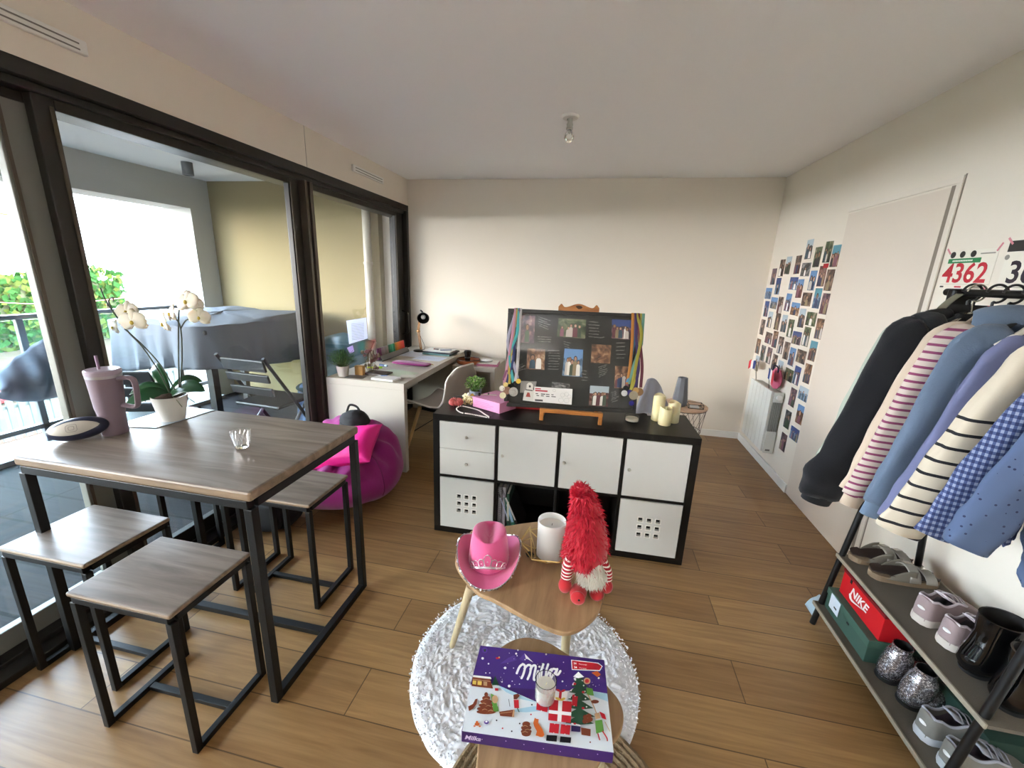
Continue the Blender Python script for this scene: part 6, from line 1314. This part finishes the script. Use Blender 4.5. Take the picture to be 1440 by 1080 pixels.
loftshoe('ballet_flat', 'flat black shoe behind the glitter boots on the lower shelf', (1.27, 1.575, SLW+.001), R_(-20), mat('black_leather', '#131215', .25), m_bin, m_bin, hh=.05, tongue=False, soleh=.012, lace=mat('silver_piping', '#8d8a88', .3, metal=.6))
def sandal(label, loc, rz):
    t = thing('sandal', label, 'sandal', loc, rz, 'grey two strap sandals'); L = .25
    def wd(s_): return (.062+.030*math.sin(min(1, s_)*math.pi*.75))*(1 if s_ < .80 else math.sqrt(max(0, 1-((s_-.80)/.205)**2)))*(1 if s_ > .10 else math.sqrt(max(0, 1-((.10-s_)/.105)**2)))
    n = 24; out = [(i/(n-1)*L, wd(i/(n-1))/2) for i in range(n)]; loop = out+[(x, -y) for x, y in out[::-1]]
    MB().prism([(x, y, 0.0005) for x, y in loop], (0, 0, .026)).build('sole', mat('cork_edge', '#7d6a54', .8, bump=.3, bscale=200), t, bevel=.003)
    def fb(u, v): s_ = .02+.96*v; c = (u-.5)*2; return (s_*L, c*wd(s_)/2*.95, .0275+.008*abs(c)**3+.006*(v < .2)*abs(c))
    MB().grid(fb, 13, 24).build('footbed', mat('dark_suede_footbed', '#33241f', .85), t, smooth=True, solid=.002)
    ms = mat('grey_suede_strap', '#6f6a60', .8)
    def quarter(u, v): s_ = .10+.52*v; return (s_*L, (1 if u < .5 else -1)*(wd(s_)/2+.002), .02+.040*abs(u-.5)*2*math.sin(min(1, v*1.2)*1.57))
    for sg in (1, -1): MB().grid(lambda u, v: ((.16+.40*v)*L, sg*(wd(.16+.40*v)/2+.001-.006*u), .018+u*.050*math.sin(min(1, v*1.1)*1.57)), 6, 12).build('side_panel', ms, t, smooth=True, solid=.003)
    for s0, s1, h in ((.46, .62, .060), (.70, .86, .044)):
        st = MB().grid(lambda u, v: ((s0+(s1-s0)*v)*L, math.cos(math.pi*u)*(wd((s0+s1)/2)/2+.003), .022+math.sin(math.pi*u)*(h-.012)), 16, 6).build('strap', mat('pale_grey_strap', '#8f8a82', .5), t, smooth=True, solid=.003)
        MB().mbox(Matrix.Translation(((s0+s1)/2*L, .012, h+.013)) @ Matrix.Rotation(R_(-12), 4, 'X'), .030, .026, .003).build('buckle', mat('silver_buckle', '#bdbab4', .2, metal=.8), st, bevel=.002)
    return t
sandal('grey strapped sandal at the far end of the upper shelf', (1.195, 1.855, SU+.001), R_(8))
sandal('grey strapped sandal with buckles showing, nearer one of the pair', (1.215, 1.755, SU+.001), R_(3))
# shoe boxes
t = thing('shoe_box', 'dark green cardboard shoe box on the lower shelf', 'box', (1.25, 1.72, SLW)); mg = mat('green_card', '#37544a', .6)
gx0, gx1, gy0, gy1, gz = 1.155, 1.36, 1.572, 1.868, SLW+.001
MB().box(gx0, gx1, gy0, gy1, gz, gz+.085).build('box_body', mg, t, world=True, bevel=.0015)
MB().box(gx0-.003, gx1+.003, gy0-.003, gy1+.003, gz+.072, gz+.104).build('lid', mat('green_card_lid', '#3c5c50', .6), t, world=True, bevel=.002)
MB().box(gx0-.0045, gx0-.0032, 1.765, 1.835, gz+.030, gz+.098).build('paper_label', mat('label_white', '#cfd6e4', .6), t, world=True)
MB().box(gx0-.0052, gx0-.0046, 1.780, 1.800, gz+.05, gz+.058).build('label_print', MATS['print_black'], t, world=True)
MB().box(gx0-.0045, gx0-.0032, 1.690, 1.705, gz+.058, gz+.066).build('finger_hole', m_bin, t, world=True)
t = thing('shoe_box', 'bright red shoe box with white lettering standing on the green box', 'box', (1.28, 1.72, gz+.105)); mr = mat('red_card_box', '#c4141f', .45)
rx0, rx1, ry0, ry1, rz0 = 1.185, 1.395, 1.575, 1.850, gz+.1045
MB().box(rx0, rx1, ry0, ry1, rz0, rz0+.105).build('box_body', mr, t, world=True, bevel=.0015)
MB().box(rx0-.003, rx1+.003, ry0-.003, ry1+.003, rz0+.105, rz0+.120).build('lid', mat('dark_red_card', '#6f0e16', .4), t, world=True, bevel=.002)
MR = Matrix(((0, 0, -1, rx0-.0012), (-1, 0, 0, 1.725), (0, 1, 0, rz0+.060), (0, 0, 0, 1)))
lg = MB().text('NIKE', .052, MR, 0, ext=.0004, shear=.25, bold=.0012)
sw = [(-.052,-.010),(-.060,-.022),(-.052,-.036),(-.035,-.040),(.060,-.012),(-.020,-.028),(-.038,-.028),(-.044,-.020)]
lg.prism([MR @ Vector((x, y, 0)) for x, y in sw], (-.0005, 0, 0)); lg.build('box_logo', mat('logo_white', '#f0ecec', .5), t, world=True)
MB().box(rx0-.0015, rx0-.0002, 1.785, 1.797, rz0+.086, rz0+.104).build('finger_hole', m_bin, t, world=True)
o = MB().box(1.30, 1.49, 1.24, 1.50, SLW+.001, SLW+.10).build('dark_green_box', mat('bottle_green_card', '#1c3a30', .6), bevel=.002); tag(o, 'dark green box at the back of the lower shelf behind the glitter boots', 'box')
def sl(u, v): return (1.135+.05*u, 1.885+.085*v, .030+.010*math.sin(u*5)+.10*u*(1-v*.2))
o = MB().grid(sl, 12, 12).build('plastic_sleeve', mat('pale_blue_film', '#a8bccb', .3), smooth=True, solid=.003); tag(o, 'pale blue plastic sleeve on the floor at the far end of the rack', 'sleeve')

# ---- garments
def garment(name, label, y, m_, zsh=1.40, zhem=.80, xo=1.085, xi=1.52, sl_bot=(.99, .10, .72), r0=.062, r1=.050, thick=.030, hood=False, cuff=None, collar=None, seed=1, cuff_len=.05, cat='top', sl2=True, bulge=0, yn=None):
    yn = y if yn is None else yn; SL = (yn-y)/(RXB-xo); sh_ = lambda x: SL*(x-xo-.03)
    t = thing(name, label, cat, (RXB, yn, zsh)); random.seed(seed)
    cx_ = RXB; hw = (xi-xo)/2; xc = (xo+xi)/2; zn = zsh+.070
    prof = [(zn, .06), (zn-.02, .075), (zsh+.035, .12), (zsh+.010, hw*.78), (zsh-.025, hw*.95), (zsh-.09, hw*1.0), (zsh-.22, hw*.96), ((zsh+zhem)/2, hw*.98), (zhem+.10, hw*1.02), (zhem+.02, hw*1.02), (zhem, hw*1.0)]
    n = 56; vs = []
    for i, (z, w) in enumerate(prof):
        for j in range(n):
            a = 2*math.pi*j/n; ca, sa = math.cos(a), math.sin(a); q = max(0, (zsh-z)/(zsh-zhem)); th = thick*(.55+.55*min(1, q*1.5))*(1+.25*math.sin(7*a+seed)*q+.18*math.sin(13*a+2*seed)*q)
            kx = cx_+(xc-cx_)*min(1, i/4); X_ = kx+w*math.copysign(abs(ca)**.8, ca); vs.append((X_, y+sa*th+sh_(X_), z+.006*math.sin(5*a+seed)*q))
    mb = MB().add(vs, [(i*n+j, (i+1)*n+j, (i+1)*n+(j+1) % n, i*n+(j+1) % n) for i in range(len(prof)-1) for j in range(n)]+[tuple(n*(len(prof)-1)+j for j in range(n))]); mb.build('body', m_, t, world=True, smooth=True, ang=180, sub=1)
    def sleeve(side):
        if side < 0: S = Vector((xo+.045, y, zsh-.010)); B = Vector((sl_bot[0], y+sl_bot[1], sl_bot[2]))
        else: S = Vector((xi-.05, y+sh_(xi), zsh-.01)); B = Vector((min(1.525, xi-.01), y-.01+sh_(xi), sl_bot[2]))
        Md = S.lerp(B, .5)+Vector((-.012 if side < 0 else .0, .0, 0)); E1 = S+Vector((side*.032 if side < 0 else .015, 0, -.05)); P_ = smooth_path([S+Vector((-side*.06, 0, .012)), S, E1, Md, S.lerp(B, .8)+Vector((0, .004, 0)), B], 7); n2 = 26; rows = []
        for i, p in enumerate(P_):
            q = i/(len(P_)-1); r = (r0+(r1-r0)*q)*(1+bulge*math.exp(-((q-.86)/.08)**2)); d = (P_[min(i+1, len(P_)-1)]-P_[max(i-1, 0)]).normalized(); ax = Vector((0, 1, 0)).cross(d).normalized(); ay = d.cross(ax)
            if q < .14: r *= .8+1.4*q
            for j in range(n2):
                a = 2*math.pi*j/n2; w = 1+.07*math.sin(3*a+6*q+seed)+.05*math.sin(5*a-9*q+2*seed)+.04*math.sin(q*40+2*a)*(.3+.7*q); w *= 1+.10*nz3((math.cos(a)*.5, q*4, seed), 1.6, seed); rows.append(p+ax*math.cos(a)*r*w*(.9 if side > 0 else 1.0)*(.62 if side > 0 else 1)+ay*math.sin(a)*r*w*.52)
        s_ = MB().add(rows, [(i*n2+j, (i+1)*n2+j, (i+1)*n2+(j+1) % n2, i*n2+(j+1) % n2) for i in range(len(P_)-1) for j in range(n2)]+[tuple(range(n2)), tuple((len(P_)-1)*n2+j for j in range(n2-1, -1, -1))]).build('sleeve', m_, t, world=True, smooth=True, ang=180)
        if cuff and side < 0:
            d = (B-P_[-4]).normalized(); MB().tube([B-d*.004, B+d*.012, B+d*cuff_len], [r1*.80, r1*.74, r1*.72], 22, flat=.6, up=(0, 1, 0)).build('cuff', cuff, s_, world=True, smooth=True)
    sleeve(-1)
    if sl2: sleeve(1)
    if hood: 
        hb = MB().grid(lambda u, v: (RXB-.02-.115*math.sin(math.pi*(u-.5))*1.0*(.7+.3*math.sin(v*3.14))*(-1 if False else 1), yn-.012-.055*math.sin(v*math.pi)-.03*math.cos(math.pi*(u-.5)), zsh-.05+.125*math.sin(v*1.7)+.028*math.cos(math.pi*(u-.5))*v), 26, 14); hb.build('hood', m_, t, world=True, smooth=True, solid=.022, ang=180, sub=1)
    if collar: MB().tube([(RXB+.062*math.cos(2*math.pi*i/24), y+sh_(RXB+.062*math.cos(2*math.pi*i/24))+.028*math.sin(2*math.pi*i/24), zn-.004) for i in range(24)], .011, 8, closed=True).build('collar', collar, t, world=True, smooth=True)
    return t
def hanger(y, label, m_, tilt=0, arms=True, shade=0, sl=0):
    t = thing('clothes_hanger', label, 'hanger', (RXB, y, 1.44), 0, 'hangers on the rack rail'); pts = []
    for i in range(15):
        a = R_(-60+i*19.3); pts.append((RXB-.026*math.cos(a)*1.0, y+tilt*.0, RZB-.0115+.0265*math.sin(a)))
    P_ = [(RXB+.0, y, 1.475), (RXB-.002, y, 1.492)]+[(RXB+.030*math.cos(a), y, RZB+.0+.030*math.sin(a)) for a in [R_(-100+i*17) for i in range(17)]]
    MB().tube(smooth_path(P_, 3), .0042 if not shade else .003, 8).build('hook', m_, t, world=True, smooth=True)
    if arms: MB().tube(smooth_path([(RXB-.185, y-.185*sl, 1.405), (RXB-.10, y-.10*sl, 1.438), (RXB, y, 1.478), (RXB+.10, y+.10*sl, 1.438), (RXB+.17, y+.17*sl, 1.405)], 5), .010, 8, flat=.5).build('shoulder_bar', m_, t, world=True, smooth=True)
knit = lambda n_, c: mat(n_, c, .95, bump=.25, bscale=260, sheen=.1)
m_navy = knit('navy_knit', '#090a11'); m_blk = mat('black_quilt', '#101013', .6, bump=.4, bscale=24)
garment('sage_shirt', 'sage grey garment at the far end of the rack behind the navy sweater', 1.925, knit('sage_cloth', '#a9aea0'), xo=1.155, sl_bot=(1.085, .06, .80), seed=2, thick=.018, r0=.05, r1=.045)
garment('black_jacket', 'black padded jacket with collar at the far end of the rail', 1.830, m_blk, zsh=1.435, zhem=.9, xo=1.175, sl_bot=(1.105, .02, .9), seed=3, thick=.018, yn=1.845)
garment('navy_sweater', 'thick navy sweater with a long wide sleeve', 1.745, m_navy, zsh=1.405, zhem=.78, xo=1.100, sl_bot=(1.030, .14, .665), r0=.080, r1=.082, cuff=m_navy, seed=4, thick=.034, bulge=.22, cuff_len=.035, yn=1.825)
m_pst = bands('pink_striped_knit', '#bfb0a5', '#7c3558', .026, .34, 'Z'); m_crm = knit('cream_knit', '#c0ae9a')
garment('striped_sweater', 'cream sweater with thin dark pink stripes', 1.615, m_pst, zsh=1.40, zhem=.76, xo=1.125, sl_bot=(1.040, .065, .775), r0=.058, r1=.048, cuff=m_crm, collar=m_crm, seed=5, thick=.026, cuff_len=.045, yn=1.745)
garment('cream_sweater', 'cream sweater hanging just behind the pink striped one', 1.665, m_crm, zsh=1.405, zhem=.76, xo=1.130, sl_bot=(1.055, .05, .78), r0=.055, r1=.05, seed=15, thick=.022, yn=1.775)
garment('blue_hoodie', 'pale blue hooded sweatshirt', 1.515, knit('pale_blue_fleece', '#5d6c80'), zsh=1.405, zhem=.75, xo=1.115, sl_bot=(1.060, .07, .80), r0=.062, r1=.052, hood=True, cuff=knit('pale_blue_rib', '#67798f'), seed=6, thick=.030, cuff_len=.055, yn=1.685)
garment('lavender_blouse', 'lavender blue blouse beside the pale blue hoodie', 1.425, mat('lavender_cotton', '#676b8c', .8, bump=.2, bscale=40), zsh=1.385, zhem=.86, xo=1.125, sl_bot=(1.040, .05, .80), r0=.054, r1=.045, seed=7, thick=.024, yn=1.62, sl2=False)
m_bst = bands('black_striped_cotton', '#c2b6a2', '#0d0d15', .046, .20, 'Z', zmax=-.17)
m_crc = mat('cream_cotton', '#cbbfa8', .9, bump=.15, bscale=160)
def yoke(name_from, label): pass
gt = garment('striped_jersey', 'cream jersey with wide black stripes below a plain shoulder', 1.325, m_bst, zsh=1.385, zhem=.88, xo=1.115, sl_bot=(1.010, .07, .80), r0=.064, r1=.062, seed=8, thick=.022, collar=m_crc, yn=1.56, sl2=False)
garment('gingham_shirt', 'blue and white gingham shirt', 1.235, gingham('blue_gingham', '#8b93ad', '#465379', '#252f57', .017), zsh=1.38, zhem=.90, xo=1.115, sl_bot=(1.000, .035, .87), r0=.050, r1=.046, seed=9, thick=.022, collar=mat('gingham_collar', '#5a6ea8', .8), yn=1.48, sl2=False)
garment('dotted_denim_shirt', 'light denim shirt with small dark dots, nearest on the rail', 1.145, speckle('dotted_denim', '#4d5d7c', '#1c2444', 55, .16), zsh=1.38, zhem=.84, xo=1.105, sl_bot=(1.000, .025, .90), r0=.062, r1=.052, seed=10, thick=.028, bulge=.18, yn=1.4, sl2=False)
m_hb = mat('black_hanger', '#19181a', .4); m_hw = mat('white_hanger', '#dcd7cc', .4); m_hs = mat('steel_hook', '#a9a49a', .25, metal=.9)
for y, lab, m_, sh in ((1.845, 'black hanger carrying the black padded jacket', m_hb, 0), (1.825, 'steel hooked hanger carrying the navy sweater', m_hs, 1), (1.745, 'black hanger carrying the pink striped sweater', m_hb, 0), (1.685, 'black hanger carrying the pale blue hoodie', m_hb, 0), (1.62, 'black hanger carrying the lavender blouse', m_hb, 0), (1.56, 'white hanger carrying the black striped jersey', m_hw, 0), (1.48, 'black hanger carrying the gingham shirt', m_hb, 0), (1.4, 'black hanger carrying the dotted denim shirt', m_hb, 0)): hanger(y, lab, m_, shade=sh, sl=.6)

def strap(u, v): return (RXB-.035-.10*v+.028*(u-.5), 1.845-.03*v, RZB-.005-.13*v+.02*math.sin(v*3))
o = MB().grid(strap, 6, 10).build('satin_strap', mat('silver_satin', '#8f9080', .25, metal=.3), smooth=True, solid=.003); tag(o, 'shiny grey green satin strip hanging at the far end of the rail', 'strap')

# ---------------------------------------------------------------- photo collage on the right wall
PH = [(4.285,1.625,0,138,0),(4.14,1.697,0,139,0),(4.02,1.715,0,138,0),(3.845,1.715,0,142,0),(3.691,1.675,1,0,0),(3.702,1.824,0,144,0),(3.55,1.76,0,0,0),(3.414,1.788,0,0,0),(3.303,1.755,0,0,0),(4.15,1.542,0,0,0),(3.854,1.569,1,0,0),(3.723,1.531,0,0,0),(3.55,1.593,0,0,0),(3.426,1.624,0,0,0),(3.312,1.597,0,0,0),(4.33,1.474,1,0,0),(4.165,1.395,1,0,0),(4.024,1.384,0,0,0),(3.884,1.416,0,0,0),(3.732,1.372,1,0,0),(3.576,1.455,1,0,0),(3.424,1.469,0,0,0),(3.305,1.437,0,0,0),(4.308,1.334,0,0,0),(4.185,1.246,0,0,0),(4.016,1.244,0,0,0),(3.875,1.242,0,0,0),(3.745,1.217,0,0,0),(3.591,1.313,0,0,0),(3.445,1.319,1,0,0),(3.303,1.263,0,0,0),(4.322,1.163,0,0,0),(4.133,1.085,1,0,0),(3.993,1.092,0,0,0),(3.862,1.061,0,0,0),(3.604,1.157,1,0,0),(3.462,1.187,0,0,0),(4.34,.978,0,0,0),(4.195,.936,0,0,0),(3.735,1.035,0,0,0),(3.618,1.005,0,0,0),(3.472,1.033,1,0,0),(3.325,1.101,0,0,0),(4.05,.938,0,0,0),(4.285,.821,0,0,0),(3.915,.900,0,0,0),(3.786,.870,0,0,0),(3.604,.860,1,0,0),(3.478,.884,0,0,0),(3.327,.933,0,0,0),(3.466,.712,0,0,0),(3.321,.780,1,0,0),(3.473,.528,0,0,0),(3.305,.625,0,0,0),(3.317,.463,1,0,0),(3.463,.341,0,0,0)]
INFO = {4:(5,None),5:(5,'pale sky'),6:(2,None),7:(2,None),8:(4,'teal sky'),9:(1,'deep blue top'),10:(1,'deep blue top'),11:(4,'blue sky'),12:(1,'blue sky'),13:(6,None),14:(0,None),15:(1,'blue sky'),16:(1,'blue sky'),17:(0,None),18:(1,'blue sky'),19:(4,'blue sky'),20:(0,None),21:(1,'teal sky'),22:(3,None),23:(1,'deep blue top'),29:(2,None),30:(4,None),35:(3,'deep blue top'),36:(2,None),38:(5,None),39:(0,None),40:(1,'blue sky'),41:(0,None),42:(4,'teal sky'),43:(3,None),48:(1,'deep blue top'),49:(4,None),50:(3,None),51:(1,'pale sky'),52:(5,None),53:(4,'blue sky'),54:(1,'deep blue top'),55:(3,None)}
cuts = [3.375, 3.51, 3.66, 3.80, 3.945, 4.10, 4.235, 9]; cname = ['first', 'second', 'third', 'fourth', 'fifth', 'sixth', 'seventh', 'eighth']
PN = ['dark brown', 'blue toned', 'green toned', 'dusky pink', 'warm tan', 'grey', 'red brown']; colm = {}
for i, p in enumerate(PH): colm.setdefault(next(k_ for k_, c in enumerate(cuts) if p[0] < c), []).append(i)
ordn = ['top', 'second from top', 'third from top', 'fourth from top', 'fifth from top', 'sixth from top', 'seventh from top', 'eighth from top', 'ninth from top', 'tenth from top']
random.seed(77)
for ck, ids in colm.items():
    ids.sort(key=lambda i: -PH[i][1])
    for rank, i in enumerate(ids):
        y, z, ls = PH[i][:3]; pal, sky = INFO.get(i, (random.choice([0, 2, 3, 4, 5, 0]), random.choice([None, None, None, 'pale sky']))); w, h = (.145, .100) if ls else (.099, .143)
        a = R_(random.uniform(-1.5, 1.5)); M = Matrix.Translation((XR-.0012-.0006*(i % 3), y, z)) @ Matrix.Rotation(a, 4, 'X'); q = MB().mbox(M, .0006, w, h); lv_ = [0]
        def place(u, v): return M @ Vector((-.00035, (.5-u)*w, (v-.5)*h))
        def pz(pts, m): lv_[0] += 1; q.prism([p_-Vector((.00002*lv_[0], 0, 0)) for p_ in pts], (-.00002, 0, 0), m)
        figures(place, w, h, random.choice([1, 1, 2, 2, 3, 4 if ls else 3]), random.Random(i), 1, pz); o = q.build('photo_print', [picture_mat('w', pal, sky)]+[mat('fig_'+c[1:], c, .4) for c in FIGC])
        tag(o, '%s print%s, %s, %s column from the door' % (PN[pal], ' with '+sky if sky else '', ordn[rank], cname[ck]), 'photo', 'photo prints on the right wall')
o = MB().mbox(Matrix.Translation((XR-.002, 3.40, 1.695)), .0008, .07, .03).build('red_note', mat('red_paper', '#a81c26', .6)); tag(o, 'little red paper bow between the upper photo prints', 'paper')
# race bibs above the rack
def bib(name, label, y0, y1, z0, z1, num, colr, bar):
    t = thing(name, label, 'race bib', (XR, (y0+y1)/2, z0)); X = XR-.0015
    MB().box(X-.0006, X, y0, y1, z0, z1).build('bib_sheet', mat('bib_white', '#ddd6c8', .7), t, world=True); X -= .0008
    w, h = y1-y0, z1-z0; yc = (y0+y1)/2
    def MM(u, v): return Matrix(((0, 0, -1, X), (-1, 0, 0, y1-w*u), (0, 1, 0, z0+h*v), (0, 0, 0, 1)))
    pr = MB(); pr.text(num, .115, MM(.46, .40), 0, ext=.0002, shear=.0, bold=.0022)
    if bar == 'green':
        pr.box(X-.0004, X, y1-w*.72, y1-w*.05, z0+h*.68, z0+h*.80, 1)
        for q in range(12): pr.box(X-.0007, X-.0004, y1-w*(.16+.035*q)-.003, y1-w*(.16+.035*q)+.003, z0+h*.72, z0+h*.76, 3)
        for u in (.12, .32, .54): pr.lathe(MM(u, .90).translation, [(.014, -.0002), (.014, .0004), (.0, .0004)], 14, 2, M=Matrix.Rotation(R_(-90), 4, 'Y'))
        pr.box(X-.0004, X, y1-w*.95, y1-w*.68, z0+h*.88, z0+h*.91, 4)
        pr.box(X-.0004, X, y0, y1, z0+h*.135, z0+h*.14, 4); pr.box(X-.0004, X, y1-w*.48, y1-w*.34, z0+h*.05, z0+h*.09, 0); pr.box(X-.0004, X, y1-w*.10, y1-w*.02, z0+h*.05, z0+h*.09, 2).box(X-.0004, X, y1-w*.88, y1-w*.70, z0+h*.04, z0+h*.10, 4)
    else:
        pr.box(X-.0004, X, y0, y1, z0+h*.80, z0+h, 2); pr.box(X-.0004, X, y0, y1, z0+h*.135, z0+h*.145, 4); pr.lathe(MM(.03, .70).translation, [(.010, -.0002), (.010, .0004), (0, .0004)], 12, 4, M=Matrix.Rotation(R_(-90), 4, 'Y')); pr.box(X-.0004, X, y1-w*.2, y1-w*.08, z0+h*.05, z0+h*.08, 4).box(X-.0004, X, y1-w*.38, y1-w*.28, z0+h*.05, z0+h*.09, 5)
    pr.build('bib_print', [mat('bib_num_'+colr[1:], colr, .6), mat('bib_green', '#1f7a46', .6), mat('bib_black', '#22201f', .6), mat('bib_light', '#dfe6d8', .6), mat('bib_grey', '#8a857c', .6), mat('bib_violet', '#54497a', .6)], t, world=True)
    for y, z, a in ((y1-.002, z1+.0, 45), (y0+.0, z1+.004, -60), (y0+.004, z0+.002, 40)): MB().mbox(Matrix.Translation((X-.0004, y, z)) @ Matrix.Rotation(R_(a), 4, 'X'), .0005, .035, .008).build('washi_tape', mat('pink_tape', '#c98088', .7), t, world=True)
    return t
B0, B1 = at(1337, 357, x=XR), at(1385, 407, x=XR)
bib('race_bib', 'white race bib with the red number 4362 on the right wall', B1.y-.012, B0.y+.01, B1.z-.004, B0.z+.010, '4362', '#b81f30', 'green')
bib('race_bib', 'white race bib with a black band and dark number at the right edge', 1.80, 2.045, 1.545, 1.748, '362', '#241726', 'black')
o = MB().box(XR-.003, XR-.001, 1.99, 2.07, 1.44, 1.50).build('red_sticker', mat('red_sticker_paper', '#9c1d34', .6)); tag(o, 'small dark red card on the wall under the race bibs', 'card')

# ---------------------------------------------------------------- radiator with keepsakes
t = thing('radiator', 'white electric panel radiator on the right wall below the photo prints', 'radiator', (1.49, 3.79, .18)); m_rad = mat('radiator_enamel', '#d6d4cd', .35)
ry0, ry1, rz0_, rz1_ = 3.60, 4.08, .195, .715
nf = 6
for i in range(nf):
    a = ry0+(ry1-ry0)*i/nf; MB().box(1.455, 1.475, a+.002, a+(ry1-ry0)/nf-.002, rz0_, rz1_).build('front_fin', m_rad, t, world=True, bevel=.004)
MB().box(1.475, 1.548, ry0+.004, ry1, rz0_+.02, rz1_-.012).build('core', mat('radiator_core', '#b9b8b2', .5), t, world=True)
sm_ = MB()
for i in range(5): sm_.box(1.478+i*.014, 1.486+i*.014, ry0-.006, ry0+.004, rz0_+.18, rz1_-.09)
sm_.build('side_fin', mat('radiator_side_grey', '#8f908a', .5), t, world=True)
MB().box(1.470, 1.548, ry0-.014, ry0+.003, rz0_-.01, rz0_+.18).build('control_cover', m_rad, t, world=True, bevel=.005)
MB().box(1.474, 1.548, ry0-.008, ry0+.003, rz1_-.09, rz1_-.004).build('control_head', m_rad, t, world=True, bevel=.004)
MB().lathe((1.512, ry0-.009, rz1_-.045), [(.020, 0), (.020, .012), (.017, .016), (0, .016)], 24, M=Matrix.Rotation(R_(90), 4, 'X')).build('dial', mat('dial_white', '#e6e4de', .3), t, world=True, smooth=True)
MB().box(1.485, 1.520, ry0-.0150, ry0-.0141, rz0_+.01, rz0_+.025).build('maker_plate', mat('plate_grey', '#6e6c66', .5), t, world=True)
t = thing('pink_pouch', 'round pink pouch standing on the radiator against the photo prints', 'pouch', (1.515, 3.70, rz1_))
MB().blob((1.515, 3.72, .80), (.028, .095, .088), 30, 20, 0, lambda d: 1+.06*nz3(d, 3, 5)).build('pouch_body', mat('bubblegum_pink', '#c9607e', .7, bump=.2, bscale=60), t, world=True, smooth=True, ang=180)
MB().tube(smooth_path([(1.50, 3.77, .86), (1.49, 3.74, .905), (1.50, 3.69, .90), (1.50, 3.67, .86)]), .006, 8).build('strap', mat('navy_strap', '#2b2744', .7), t, world=True, smooth=True)
def flag(label, p, y_len, z_h, lean, nm='paper_flag'):
    t = thing(nm, label, 'flag', p, 0, 'small tricolour flags on the radiator'); P0 = Vector(p); top_ = P0+Vector((-.02, lean, .17))
    MB().tube([P0, top_], .0028, 8).build('stick', mat('dark_stick', '#2f2a2a', .5), t, world=True, smooth=True)
    for k_, c in enumerate(('#233a7c', '#e2dfe0', '#c22030')):
        a = top_+Vector((0, y_len*k_/3, -.004*k_)); b = top_+Vector((0, y_len*(k_+1)/3, -.012*(k_+1))); MB().prism([a, b, b-Vector((0, lean*.2, z_h)), a-Vector((0, lean*.2, z_h))], (.001, 0, 0)).build('stripe', mat('flag_'+c[1:], c, .7), t, world=True)
flag('small tricolour flag leaning over the far end of the radiator', (1.475, 4.02, rz1_+.001), .16, .075, .03)
flag('small tricolour flag in front of the pink pouch', (1.468, 3.70, rz1_+.001), -.11, .085, .02)

# ---------------------------------------------------------------- ceiling bulb
t = thing('ceiling_bulb', 'bare bulb in a white holder on the ceiling', 'lamp', (-.248, 2.80, ZC))
MB().lathe((0, 0, 0), [(0, -.012), (.045, -.012), (.052, -.006), (.053, 0)], 32).build('ceiling_rose', m_trimw, t, smooth=True)
MB().lathe((0, 0, 0), [(.014, -.012), (.016, -.04), (.019, -.042), (.017, -.060), (.020, -.062), (.020, -.072)], 24).build('lamp_holder', mat('holder_grey', '#a5a49d', .5), t, smooth=True)
MB().tube([(-.012, 0, -.01), (-.016, -.004, -.022)], .004, 8).build('hook', mat('holder_dark', '#6a6862', .5), t, smooth=True)
MB().lathe((0, 0, 0), [(.012, -.070), (.018, -.082), (.028, -.108), (.028, -.122), (.018, -.137), (0, -.142)], 28).build('bulb', gm, t, smooth=True)
